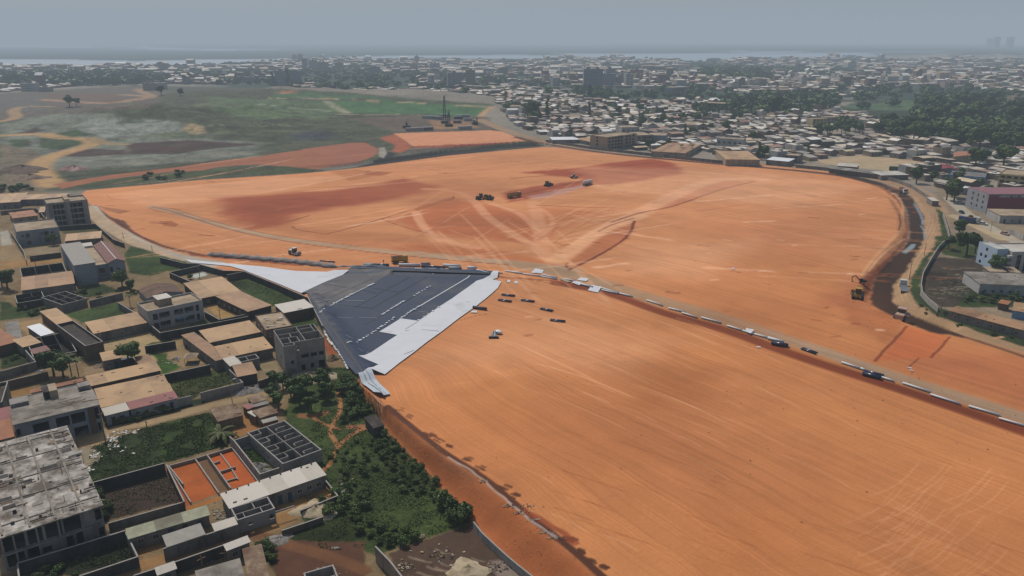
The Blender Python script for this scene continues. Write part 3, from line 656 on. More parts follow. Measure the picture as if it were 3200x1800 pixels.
for i in range(40):
    a = rng.uniform(900, 1450); b = rng.uniform(510, 640); t_ = rng.choice([-.35, .3, .55, -.6, 1.0]); L = rng.uniform(50, 220)
    line('W', [(a, b), (a + L / 2, b + L * .5 * t_ + rng.uniform(-4, 4)), (a + L, b + L * t_)], random.choice(['#d39a6e', '#9a5a34', '#cf9468']), rng.uniform(.8, 2.2), .8, amt=.3, taper=True)
for i in range(55):
    a = rng.uniform(1300, 2570); b = rng.uniform(400, 860)
    line('W', [(a, b), (a + rng.uniform(6, 22), b + rng.uniform(-3, 3))], random.choice(['#8a4b2a', '#9b5a34', '#d8a67e']), rng.uniform(.7, 1.8), .8, amt=.6, wob=.5)
for i in range(60):
    a = rng.uniform(1250, 2576); b = 690 + (a - 1250) * .33 + rng.uniform(40, 600); L = rng.uniform(40, 260)
    line('W', [(a, b), (a + L / 2, b + L * .16), (a + L, b + L * .34)], '#93542c', rng.uniform(.15, .4), .3, amt=.45, taper=True)
for c, pts, f, am in (('W', [(1750, 560), (2050, 520), (2200, 560), (2150, 640), (1900, 660)], 25, .3), ('W', [(900, 470), (1150, 450), (1300, 480), (1100, 540)], 12, .35), ('W', [(1650, 700), (2000, 760), (2150, 700), (2180, 800), (1950, 860)], 18, .3), ('W', [(1100, 1050), (1400, 1000), (1700, 1150), (1500, 1250), (1250, 1180)], 14, .25), ('W', [(2000, 1150), (2576, 1250), (2576, 1449), (2100, 1449)], 16, .2), ('W', [(600, 560), (1000, 590), (1250, 640), (900, 625)], 5, .35)):
    area(c, pts, '#a0603a', f, f * .5, amt=am)
for c, pts, f, am in (('W', [(1450, 420), (1900, 430), (2200, 470), (2000, 520), (1500, 480)], 12, .35), ('W', [(260, 490), (700, 445), (870, 445), (700, 480), (400, 520)], 8, .35), ('W', [(1600, 620), (1900, 600), (1750, 700), (1550, 680)], 12, .3), ('W', [(1100, 900), (1400, 800), (1700, 850), (1500, 930)], 14, .3)):
    area(c, pts, '#d59b70', f, f * .5, amt=am)
# ---- flow field for streaks of the upper / lower field
RD = ql('W', [(215, 560), (500, 650), (900, 640), (1290, 680), (1600, 757), (2000, 890), (2576, 1085), (3300, 1340)])
NE = ql('W', [(215, 470), (740, 425), (1370, 362), (2000, 415), (2400, 480), (2900, 560)])
fx = np.zeros(X.shape + (3,))
m = streak > 0.01
xx, yy = QX[m], QY[m]
d1, a1, s1 = seg_d(xx, yy, RD); d2, _, _ = seg_d(xx, yy, NE); d3, _, _ = seg_d(xx, yy, CREST)
upn = d1 / (d1 + d2 + 1) * 150; dnn = -d1 / (d1 + d3 + 1) * 80
up = s1 > 0
wav = (fbm(xx / 40, yy / 40, 3, 61) - .5)
tt = np.where(up, upn, dnn) + wav * 5
uu = xx * .8 + yy * .25
fx[m] = np.stack([uu, tt, np.zeros_like(uu)], 1)
fx[..., 2] = streak
# clumpy variation
n = fbm(X / 14, Y / 14, 4, 12); n2 = fbm(X / 3.2, Y / 3.2, 3, 13)
gv = 1 + grass * ((n - .5) * 1.1 + (n2 - .5) * .9)
sv = 1 + streak * ((fbm(X / 60, Y / 30, 4, 70) - .5) * .38 + (fbm(X / 7, Y / 7, 4, 71) - .5) * .2)
ev = 1 + (1 - grass) * (1 - streak) * ((n2 - .5) * .35 + (n - .5) * .2)
far = sstep(900, 1500, Y)
gv = gv * (1 - far) + far
bl = np.array([.49, .195, .075]); cc_ = (np.maximum(col, .004) / bl) ** 1.3 * bl * np.array([1.04, 1.07, 1.12]); st_ = np.clip(streak, 0, 1)[..., None]
col = col * (1 - st_) + cc_ * st_
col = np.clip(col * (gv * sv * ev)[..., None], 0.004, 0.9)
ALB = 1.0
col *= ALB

ny, nx = X.shape
idx = np.arange(NV).reshape(ny, nx)
quads = np.stack([idx[1:, :-1], idx[1:, 1:], idx[:-1, 1:], idx[:-1, :-1]], -1).reshape(-1, 4)
fc = cls[1:, :-1].reshape(-1)
pos = np.stack([X, Y, Z], -1).reshape(-1, 3); colf = col.reshape(-1, 3); ff = fx.reshape(-1, 3); gf = grass.reshape(-1); rf = rough.reshape(-1)


def terrain_mat(name, water=False):
    m = bpy.data.materials.new(name); m.use_nodes = True; nt = m.node_tree; N = nt.nodes; Lk = nt.links
    b = N['Principled BSDF']; b.inputs['Specular IOR Level'].default_value = .5 if water else .15
    b.inputs['Roughness'].default_value = .25 if water else .95
    at = N.new('ShaderNodeAttribute'); at.attribute_name = 'soil'
    fa = N.new('ShaderNodeAttribute'); fa.attribute_name = 'flow'
    ga = N.new('ShaderNodeAttribute'); ga.attribute_name = 'grass'
    geo = N.new('ShaderNodeNewGeometry')
    if water:
        Lk.new(at.outputs['Color'], b.inputs['Base Color'])
        nz = N.new('ShaderNodeTexNoise'); nz.inputs['Scale'].default_value = .15; Lk.new(geo.outputs['Position'], nz.inputs['Vector'])
        bp = N.new('ShaderNodeBump'); bp.inputs['Strength'].default_value = .1; Lk.new(nz.outputs[0], bp.inputs['Height']); Lk.new(bp.outputs[0], b.inputs['Normal'])
        return m
    sp = N.new('ShaderNodeSeparateXYZ'); Lk.new(fa.outputs['Vector'], sp.inputs[0])
    cmb = N.new('ShaderNodeCombineXYZ')
    mu = N.new('ShaderNodeMath'); mu.operation = 'MULTIPLY'; mu.inputs[1].default_value = .016; Lk.new(sp.outputs[0], mu.inputs[0]); Lk.new(mu.outputs[0], cmb.inputs[0])
    Lk.new(sp.outputs[1], cmb.inputs[1])
    facs = []
    for sc_, lo, hi, a, bb in ((0.25, .3, .7, .94, 1.05), (1.1, .3, .7, .91, 1.07), (3.6, .3, .7, .90, 1.08)):
        n_ = N.new('ShaderNodeTexNoise'); n_.inputs['Scale'].default_value = sc_; n_.inputs['Detail'].default_value = 4; n_.inputs['Roughness'].default_value = .55; n_.inputs['Distortion'].default_value = .35
        Lk.new(cmb.outputs[0], n_.inputs['Vector'])
        r = N.new('ShaderNodeMapRange'); r.inputs[1].default_value = lo; r.inputs[2].default_value = hi; r.inputs[3].default_value = a; r.inputs[4].default_value = bb
        Lk.new(n_.outputs[0], r.inputs[0]); facs.append(r.outputs[0])
    mm = N.new('ShaderNodeMath'); mm.operation = 'MULTIPLY'; m0 = N.new('ShaderNodeMath'); m0.operation = 'MULTIPLY'; Lk.new(facs[0], m0.inputs[0]); Lk.new(facs[2], m0.inputs[1]); Lk.new(m0.outputs[0], mm.inputs[0]); Lk.new(facs[1], mm.inputs[1])
    ms = N.new('ShaderNodeMix'); ms.inputs[2].default_value = 1.0; Lk.new(sp.outputs[2], ms.inputs[0]); Lk.new(mm.outputs[0], ms.inputs[3])
    # fine grain everywhere
    n3 = N.new('ShaderNodeTexNoise'); n3.inputs['Scale'].default_value = 1.1; n3.inputs['Detail'].default_value = 6; n3.inputs['Roughness'].default_value = .7
    Lk.new(geo.outputs['Position'], n3.inputs['Vector'])
    r3 = N.new('ShaderNodeMapRange'); r3.inputs[1].default_value = .3; r3.inputs[2].default_value = .7
    amp = N.new('ShaderNodeMapRange'); Lk.new(ga.outputs['Fac'], amp.inputs[0]); amp.inputs[3].default_value = .95; amp.inputs[4].default_value = .45
    amp2 = N.new('ShaderNodeMapRange'); Lk.new(ga.outputs['Fac'], amp2.inputs[0]); amp2.inputs[3].default_value = 1.05; amp2.inputs[4].default_value = 1.5
    Lk.new(n3.outputs[0], r3.inputs[0]); Lk.new(amp.outputs[0], r3.inputs[3]); Lk.new(amp2.outputs[0], r3.inputs[4])
    m4 = N.new('ShaderNodeMath'); m4.operation = 'MULTIPLY'; Lk.new(ms.outputs[0], m4.inputs[0]); Lk.new(r3.outputs[0], m4.inputs[1])
    vm = N.new('ShaderNodeVectorMath'); vm.operation = 'SCALE'; Lk.new(at.outputs['Color'], vm.inputs[0]); Lk.new(m4.outputs[0], vm.inputs['Scale'])
    Lk.new(vm.outputs[0], b.inputs['Base Color'])
    bp = N.new('ShaderNodeBump'); bp.inputs['Strength'].default_value = .35; bp.inputs['Distance'].default_value = .5
    Lk.new(n3.outputs[0], bp.inputs['Height']); Lk.new(bp.outputs[0], b.inputs['Normal'])
    return m


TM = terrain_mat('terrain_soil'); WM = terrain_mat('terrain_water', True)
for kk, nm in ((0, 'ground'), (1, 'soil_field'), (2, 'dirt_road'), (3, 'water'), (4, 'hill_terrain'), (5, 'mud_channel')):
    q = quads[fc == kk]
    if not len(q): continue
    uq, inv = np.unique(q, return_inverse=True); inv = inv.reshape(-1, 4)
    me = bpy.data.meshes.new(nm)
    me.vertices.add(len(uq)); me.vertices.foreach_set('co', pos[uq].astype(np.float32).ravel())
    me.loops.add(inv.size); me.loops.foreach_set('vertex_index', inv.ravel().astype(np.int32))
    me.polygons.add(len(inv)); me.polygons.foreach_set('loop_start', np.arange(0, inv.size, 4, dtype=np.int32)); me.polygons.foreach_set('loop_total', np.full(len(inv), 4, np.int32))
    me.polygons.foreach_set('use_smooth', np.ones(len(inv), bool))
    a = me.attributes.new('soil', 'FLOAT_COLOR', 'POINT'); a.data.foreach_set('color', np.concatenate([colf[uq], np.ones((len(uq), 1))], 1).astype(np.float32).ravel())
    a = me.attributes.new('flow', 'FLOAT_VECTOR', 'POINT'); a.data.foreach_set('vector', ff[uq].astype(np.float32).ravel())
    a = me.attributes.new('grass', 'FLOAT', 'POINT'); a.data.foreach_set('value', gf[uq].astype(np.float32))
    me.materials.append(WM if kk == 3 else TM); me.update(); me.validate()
    o = bpy.data.objects.new(nm, me); COL.objects.link(o); o['kind'] = 'structure'
# ------------------------------------------------------------------ building kit
M = dict(
    tan=mat('roof_sheet_tan', '#b08e66', .6, .07, 5, dirt='#8a6d4e', dirt_amt=.35, stripe=4.5), tan2=mat('roof_sheet_ochre', '#a27e5c', .6, .08, 5, dirt='#7d6045', dirt_amt=.4, stripe=4.5),
    brown=mat('roof_brown', '#5b473b', .9, .2, 2, dirt='#73594a', dirt_amt=.5), white=mat('roof_sheet_white', '#bdb7ac', .5, .04, 6, dirt='#a39c90', dirt_amt=.25, stripe=4.5),
    pink=mat('roof_sheet_red', '#87504c', .6, .08, 4, dirt='#6b4440', dirt_amt=.3, stripe=4.5), maroon=mat('roof_sheet_maroon', '#744a42', .6, .08, 4, stripe=4.5),
    rust=mat('roof_sheet_rusty', '#8f7c66', .8, .25, 1.6, dirt='#5f4534', dirt_amt=.75, stripe=5), grey=mat('roof_sheet_grey', '#77736c', .6, .14, 3, dirt='#57504a', dirt_amt=.5, stripe=5),
    green=mat('roof_sheet_mossy', '#838571', .8, .2, 2, dirt='#6c6654', dirt_amt=.6, stripe=5), slab=mat('roof_slab', '#a39179', .9, .12, 3, dirt='#7c6b57', dirt_amt=.5),
    slabg=mat('roof_slab_grey', '#8c867d', .9, .15, 2.5, dirt='#5f5850', dirt_amt=.6), shiny=mat('roof_sheet_new', '#dfe2e4', .35, .03, 5, stripe=4.5), dark=mat('dark_slab', '#47403a', .9, .3, 1.5, dirt='#2c2826', dirt_amt=.6),
    red=mat('roof_bright_red', '#7c2630', .6, .08, 4, stripe=4.5), orange=mat('roof_sheet_orange', '#9b6747', .7, .1, 4, dirt='#7e523a', dirt_amt=.4, stripe=4.5),
    wgrey=mat('wall_blockwork', '#7c766f', .95, .12, 1.6, dirt='#4f4a45', dirt_amt=.45, bump=.2), wdark=mat('wall_dark', '#4b4845', .95, .18, 1.8, dirt='#2a2826', dirt_amt=.5), wwhite=mat('wall_plaster_white', '#a4a29e', .9, .06, 3, dirt='#77736c', dirt_amt=.35),  # wdark: dark grey with blacker mottling
    wblue=mat('wall_plaster_bluish', '#868b92', .9, .07, 3, dirt='#666a70', dirt_amt=.35), wbeige=mat('wall_plaster_beige', '#9a8b76', .9, .08, 3, dirt='#6f6353', dirt_amt=.35), wyel=mat('wall_plaster_yellow', '#a89972', .9, .08, 3, dirt='#7d704f', dirt_amt=.3),
    wpale=mat('wall_painted_pale_blue', '#a3b5c6', .8, .06, 3), wsky=mat('wall_painted_blue', '#6f93b4', .8, .08, 3, dirt='#64788a', dirt_amt=.3), wmar=mat('cladding_maroon', '#742a36', .7, .05, 4), wbrick=mat('wall_brown_block', '#66564a', .95, .14, 1.5, dirt='#483c34', dirt_amt=.4), conc=mat('bare_concrete', '#8a857f', .95, .1, 2, dirt='#5c5853', dirt_amt=.4, bump=.2),
    cop=mat('coping_cement', '#94908a', .9, .1, 1), glass=mat('window_dark', '#15181c', .15, .1, 2, spec=.6), door=mat('door_wood', '#3a2821', .7, .15, 1), doorb=mat('door_blue_metal', '#2f4358', .5, .1, 1), frame=mat('window_frame', '#b5b2ac', .6, .05, 1),
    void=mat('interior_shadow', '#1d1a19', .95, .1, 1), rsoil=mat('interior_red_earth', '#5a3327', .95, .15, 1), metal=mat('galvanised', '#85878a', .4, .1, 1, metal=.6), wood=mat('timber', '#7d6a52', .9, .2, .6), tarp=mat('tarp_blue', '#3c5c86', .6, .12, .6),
    black=mat('black_rubber', '#131417', .5, .1, 1), blockw=mat('wall_block_light', '#8d8882', .95, .09, 1.4, dirt='#6e6963', dirt_amt=.35, bump=.2))


VR = dict(tan=mat('roof_sheet_tan_worn', '#a5845e', .6, .1, 3, dirt='#86694b', dirt_amt=.5, stripe=4.5), tan2=mat('roof_sheet_ochre_worn', '#93704f', .6, .1, 3, dirt='#73573d', dirt_amt=.5, stripe=4.5), rust=mat('roof_sheet_rusty_red', '#75523c', .8, .25, 1.2, stripe=5), grey=mat('roof_sheet_grey_light', '#8d8981', .6, .14, 2, stripe=5), green=mat('roof_sheet_mossy_pale', '#96967f', .8, .2, 2, stripe=5), white=mat('roof_sheet_white_old', '#b2ab9e', .5, .06, 4, stripe=4.5))


def frame_of(c, pts, h):
    """rectangle fitted to the four readings of a roof outline lying h above ground: LF RF RB LB"""
    cx = sum(p[0] for p in pts) / 4; cy = sum(p[1] for p in pts) / 4
    g = P(c, cx, cy, h); z0 = g.z
    w = [Vector((*plane(*px(c, *p), z0 + h), 0)) for p in pts]
    ax = (w[1] - w[0]) + (w[2] - w[3]); ay = (w[3] - w[0]) + (w[2] - w[1])
    L = ax.length / 2; Wd = ay.length / 2
    ang = math.atan2(ax.y, ax.x)
    a2 = math.atan2(ay.y, ay.x) - math.pi / 2
    dlt = (a2 - ang + math.pi) % (2 * math.pi) - math.pi
    ang += dlt * (Wd / (L + Wd)) * .5
    Wd *= abs(math.cos(dlt)) * .5 + .5
    ce = sum(w, Vector()) / 4
    zs = [float(hgt(np.array([p.x]), np.array([p.y]))[0]) for p in w]
    return Vector((ce.x, ce.y, min(zs + [z0]))), L, Wd, ang, z0 - min(zs + [z0])


def holes_wall(mb, a, b, z0, z1, holes, th=.2, mi=0, z1b=None):
    """vertical wall from a to b (2-D), with openings (u0,u1,v0,v1 in metres from a / z0)"""
    a = Vector((a[0], a[1])); b = Vector((b[0], b[1])); L = (b - a).length; d = (b - a) / L; n = Vector((d.y, -d.x))
    z1b = z1 if z1b is None else z1b
    xs = sorted({0.0, L, *[min(max(h[0], 0), L) for h in holes], *[min(max(h[1], 0), L) for h in holes]})
    zs = sorted({0.0, *[h[2] for h in holes], *[h[3] for h in holes]})
    zs = [z for z in zs if z < min(z1, z1b) - z0 - .01]
    inn = -n * th

    def pt(u, z, o): q = a + d * u + o; return (q.x, q.y, z)

    def top(u): return z1 + (z1b - z1) * u / L
    O = Vector((0, 0))
    for i in range(len(xs) - 1):
        for j in range(len(zs)):
            u0, u1 = xs[i], xs[i + 1]; v0 = z0 + zs[j]
            last = j == len(zs) - 1
            t0, t1 = (top(u0), top(u1)) if last else (z0 + zs[j + 1],) * 2
            um, vm = (u0 + u1) / 2, (zs[j] + (zs[j + 1] if not last else min(z1, z1b) - z0)) / 2
            if any(h[0] < um < h[1] and h[2] < vm < h[3] for h in holes): continue
            mb.quad(pt(u0, v0, O), pt(u1, v0, O), pt(u1, t1, O), pt(u0, t0, O), mi)
            mb.quad(pt(u1, v0, inn), pt(u0, v0, inn), pt(u0, t0, inn), pt(u1, t1, inn), mi)
    for h in holes:
        u0, u1, v0, v1 = max(h[0], 0), min(h[1], L), z0 + h[2], z0 + h[3]
        mb.quad(pt(u0, v0, O), pt(u0, v1, O), pt(u0, v1, inn), pt(u0, v0, inn), mi); mb.quad(pt(u1, v0, inn), pt(u1, v1, inn), pt(u1, v1, O), pt(u1, v0, O), mi)
        mb.quad(pt(u0, v1, O), pt(u1, v1, O), pt(u1, v1, inn), pt(u0, v1, inn), mi); mb.quad(pt(u0, v0, inn), pt(u1, v0, inn), pt(u1, v0, O), pt(u0, v0, O), mi)
    mb.quad(pt(0, z1, O), pt(L, z1b, O), pt(L, z1b, inn), pt(0, z1, inn), mi)
    for u in (0, L):
        mb.quad(pt(u, z0, O), pt(u, top(u), O), pt(u, top(u), inn), pt(u, z0, inn), mi)


def add_windows(root, face, L, Wd, wins, kind='window', m=None, fr=True):
    """glazed windows / doors set in a face; wins = (u0,u1,z0,z1) metres from that face's left end"""
    for u0, u1, z0, z1 in wins:
        if face == 'F': f = lambda u, z, o: (-L / 2 + u, -Wd / 2 - o, z)
        elif face == 'L': f = lambda u, z, o: (-L / 2 - o, Wd / 2 - u, z)
        else: f = lambda u, z, o: (L / 2 + o, -Wd / 2 + u, z)
        mb = MB(); q = [f(u0, z0, -.05), f(u1, z0, -.05), f(u1, z1, -.05), f(u0, z1, -.05)]; r = [f(u0, z0, .025), f(u1, z0, .025), f(u1, z1, .025), f(u0, z1, .025)]
        mb.prism(q, r, 0)
        if kind == 'window' and fr:
            w = MB(); e = .06
            for A, B in (((u0, z0), (u1, z0)), ((u0, z1), (u1, z1)), ((u0, z0), (u0, z1)), ((u1, z0), (u1, z1)), (((u0 + u1) / 2, z0), ((u0 + u1) / 2, z1))):
                w.bar(f(*A, .05), f(*B, .05), e, e)
            o = w.build('window', M['frame'], root); mb.build('pane', m or M['glass'], o)
        else: mb.build(kind, m or (M['door'] if kind == 'door' else M['glass']), root)


def place(name, c, pts, h, label, cat, group=None):
    ce, L, Wd, ang, lift = frame_of(c, pts, h)
    return empty(name, ce, ang, label, cat, group), L, Wd, h + lift


def low_house(c, pts, h, roof, wall, label, doors=0, wins=0, pitch=.35, name='house', cat='house', gable=False, over=.25, group=None, side=0, seed=None, vents=0):
    r, L, Wd, H = place(name, c, pts, h, label, cat, group)
    rn = random.Random(seed if seed is not None else int(L * 100 + Wd * 10))
    hb = H + pitch * .5; hf = H - pitch * .5
    wl, ww = L - 2 * over, Wd - 2 * over
    mb = MB(); x0, x1, y0, y1 = -wl / 2, wl / 2, -ww / 2, ww / 2
    eave = (H - pitch) if gable else None
    if gable:
        g = pitch * 2
        if L >= Wd:
            mb.prism([(x0, y0, -.6), (x1, y0, -.6), (x1, y1, -.6), (x0, y1, -.6)], [(x0, y0, H - g), (x1, y0, H - g), (x1, y1, H - g), (x0, y1, H - g)])
            for x in (x0, x1): mb.v += [(x, y0, H - g), (x, y1, H - g), (x, 0, H - .06)]; mb.f.append((len(mb.v) - 3, len(mb.v) - 2, len(mb.v) - 1)); mb.m.append(0)
        else:
            mb.prism([(x0, y0, -.6), (x1, y0, -.6), (x1, y1, -.6), (x0, y1, -.6)], [(x0, y0, H - g), (x1, y0, H - g), (x1, y1, H - g), (x0, y1, H - g)])
            for y in (y0, y1): mb.v += [(x0, y, H - g), (x1, y, H - g), (0, y, H - .06)]; mb.f.append((len(mb.v) - 3, len(mb.v) - 2, len(mb.v) - 1)); mb.m.append(0)
        hf2 = H - g
    else:
        mb.prism([(x0, y0, -.6), (x1, y0, -.6), (x1, y1, -.6), (x0, y1, -.6)], [(x0, y0, hf), (x1, y0, hf), (x1, y1, hb), (x0, y1, hb)])
        hf2 = hf
    mb.build('wall', M[wall], r)
    rb = MB(); X0, X1, Y0, Y1 = -L / 2, L / 2, -Wd / 2, Wd / 2; t = .1
    if gable:
        g = pitch * 2
        if L >= Wd:
            for s in (-1, 1):
                rb.prism([(X0, s * Wd / 2, H - g + .02), (X1, s * Wd / 2, H - g + .02), (X1, 0, H + .02), (X0, 0, H + .02)], [(X0, s * Wd / 2, H - g + t), (X1, s * Wd / 2, H - g + t), (X1, 0, H + t), (X0, 0, H + t)])
            rb.bar((X0, 0, H + t), (X1, 0, H + t), .3, .08)
        else:
            for s in (-1, 1):
                rb.prism([(s * L / 2, Y0, H - g + .02), (s * L / 2, Y1, H - g + .02), (0, Y1, H + .02), (0, Y0, H + .02)], [(s * L / 2, Y0, H - g + t), (s * L / 2, Y1, H - g + t), (0, Y1, H + t), (0, Y0, H + t)])
            rb.bar((0, Y0, H + t), (0, Y1, H + t), .3, .08)
    else:
        # two or three overlapping sheets with slightly different lap heights
        n = max(1, int(L / 4)); e = [X0 + (X1 - X0) * i / n for i in range(n + 1)]
        for i in range(n):
            dz = .02 * (i % 2)
            rb.prism([(e[i], Y0, hf + .02 + dz), (e[i + 1] + .05 * (i < n - 1), Y0, hf + .02 + dz), (e[i + 1] + .05 * (i < n - 1), Y1, hb + .02 + dz), (e[i], Y1, hb + .02 + dz)],
                     [(e[i], Y0, hf + t + dz), (e[i + 1] + .05 * (i < n - 1), Y0, hf + t + dz), (e[i + 1] + .05 * (i < n - 1), Y1, hb + t + dz), (e[i], Y1, hb + t + dz)], rn.random() < .4)
    ro = rb.build('roof', [M[roof], VR.get(roof, M[roof])], r)
    if not gable:
        for i in range(rn.randint(0, 4) if L > 6 else 0):       # stones, planks and tyres holding the sheets down
            x, y = rn.uniform(X0 + .6, X1 - .6), rn.uniform(Y0 + .5, Y1 - .5); z = hf + (hb - hf) * (y - Y0) / Wd + t
            MB().box(x - .25, x + rn.uniform(.1, .8), y - .12, y + .12, z + .005, z + .14).build('roof_weight', M[rn.choice(['conc', 'wood', 'wbrick'])], r)
    for i in range(vents):
        x = X0 + (i + .5) * L / vents; z = hb + t
        MB().box(x - .14, x + .14, Y1 - .45, Y1 - .2, z - .1, z + .22).build('vent', M['door'], r)
    zt = hf2 - .35
    tot = doors + wins
    if tot:
        sl = (wl - 1) / tot; ks = ['d'] * doors + ['w'] * wins; rn.shuffle(ks)
        for i, kx in enumerate(ks):
            u = over + .5 + sl * (i + .5)
            if kx == 'd': add_windows(r, 'F', L - 2 * over + 2 * over, ww, [(u - .45, u + .45, 0.02, min(2.1, zt))], 'door', M[rn.choice(['door', 'door', 'doorb'])])
            else: add_windows(r, 'F', L, ww, [(u - .5, u + .5, 1.0, min(2.0, zt))])
    if side:
        for i in range(side):
            u = over + ww * (i + .5) / side; add_windows(r, 'L', wl, Wd, [(u - .45, u + .45, 1.0, min(2.0, zt))])
    return r, L, Wd, H


def block(r, cx, cy, L, Wd, z0, z1, wall, roof, F=(), Lf=(), Rf=(), par=.5, slabs=(), back=()):
    """a storeyed block with real openings, floor slabs and a parapet, at (cx,cy) in the root's frame"""
    mb = MB(); x0, x1, y0, y1 = cx - L / 2, cx + L / 2, cy - Wd / 2, cy + Wd / 2
    zt = z1 + par
    holes_wall(mb, (x0, y0), (x1, y0), z0, zt, list(F)); holes_wall(mb, (x1, y0 + .003), (x1, y1), z0, zt, list(Rf)); holes_wall(mb, (x1 - .003, y1), (x0, y1), z0, zt, list(back)); holes_wall(mb, (x0, y1 - .003), (x0, y0 + .003), z0, zt, list(Lf))
    mb.build('wall', M[wall], r)
    MB().box(x0 + .21, x1 - .21, y0 + .21, y1 - .21, z1 - .2, z1).build('roof', M[roof], r)
    for z in slabs: MB().box(x0 + .21, x1 - .21, y0 + .21, y1 - .21, z - .2, z).build('floor_slab', M['conc'], r)


def room_plan(name, c, pts, h, label, wall, walls, cat='unfinished building', floor='rsoil', holes=(), th=.2, coping=True, fl=.1):
    """roofless walls; walls = partitions (x0,y0,x1,y1) in unit coordinates of the plan"""
    r, L, Wd, H = place(name, c, pts, h, label, cat)
    mb = MB(); x0, x1, y0, y1 = -L / 2, L / 2, -Wd / 2, Wd / 2
    holes_wall(mb, (x0, y0), (x1, y0), -.5, H, [(a, b, e + .5, f + .5) for a, b, e, f in holes], th); holes_wall(mb, (x1, y0 + .003), (x1, y1), -.5, H, [], th); holes_wall(mb, (x1 - .003, y1), (x0, y1), -.5, H, [], th)
    lw = [(Wd * t - .4, Wd * t + .4, 1.4, 2.4) for t in np.arange(.12, .95, .16)] if len(walls) > 8 else []
    holes_wall(mb, (x0, y1 - .003), (x0, y0 + .003), -.5, H, lw, th)
    mb.build('wall', M[wall], r)
    for a, b, e, f in walls:
        A = Vector((x0 + a * L, y0 + b * Wd)); B = Vector((x0 + e * L, y0 + f * Wd)); d = (B - A).normalized() * .103; q = MB()
        A += d; B -= d
        n = Vector((-d.y, d.x)) * (th * .45 / .103)
        q.prism([(*(A - n), -.4), (*(B - n), -.4), (*(B + n), -.4), (*(A + n), -.4)], [(*(A - n), H - .012), (*(B - n), H - .012), (*(B + n), H - .012), (*(A + n), H - .012)])
        q.build('partition', M[wall], r)
    if coping:
        q = MB(); s = .03
        for (a, b, e, f) in ((x0 - s, y0 - s, x1 + s, y0 + th + s), (x0 - s, y1 - th - s, x1 + s, y1 + s), (x0 - s, y0 + th + s + .002, x0 + th + s, y1 - th - s - .002), (x1 - th - s, y0 + th + s + .002, x1 + s, y1 - th - s - .002)):
            q.box(a, e, b, f, H + .004, H + .06)
        q.build('coping', M['cop'], r)
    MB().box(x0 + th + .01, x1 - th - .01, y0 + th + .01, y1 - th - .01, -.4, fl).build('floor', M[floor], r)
    return r, L, Wd, H


def bwall(c, pts, h, wall, label, name='boundary_wall', cat='wall', th=.22, posts=3.2, cop='cop', group=None):
    """free-standing compound wall; the readings follow its top line"""
    w = [P(c, *p, h) for p in pts]
    o = w[0].copy(); r = empty(name, o, 0, label, cat, group)
    mb = MB(); cp = MB(); k = 0
    for i in range(len(w) - 1):
        a = w[i] - o; b = w[i + 1] - o; d = (b - a); d.z = 0; Ls = d.length
        if Ls < .3: continue
        d.normalize(); n = Vector((-d.y, d.x, 0)) * th / 2; e = d * (th * .5 + .0)
        a2 = a - e if i else a; b2 = b + e * (i < len(w) - 2)
        zo = .003 * (i % 2)
        up = Vector((0, 0, h + zo)); dn = Vector((0, 0, -.7))
        mb.prism([a2 - n + dn, b2 - n + dn, b2 + n + dn, a2 + n + dn], [a2 - n + up, b2 - n + up, b2 + n + up, a2 + n + up])
        n2 = n * 1.25; u2 = up + Vector((0, 0, .002)); u3 = up + Vector((0, 0, .08))
        cp.prism([a2 - n2 + u2, b2 - n2 + u2, b2 + n2 + u2, a2 + n2 + u2], [a2 - n2 + u3, b2 - n2 + u3, b2 + n2 + u3, a2 + n2 + u3])
        m_ = int(Ls / posts)
        for j in range(1, m_ + 1):
            q = a + (b - a) * (j / (m_ + 1)); s = n.normalized() * (th / 2 + .05); t = d * .16
            mb.prism([q - s - t + dn, q - s + t + dn, q + s + t + dn, q + s - t + dn], [q - s - t + up * .995, q - s + t + up * .995, q + s + t + up * .995, q + s - t + up * .995])
    mb.build('wall', M[wall], r); cp.build('coping', M[cop], r)
    r['kind'] = 'thing'
    return r
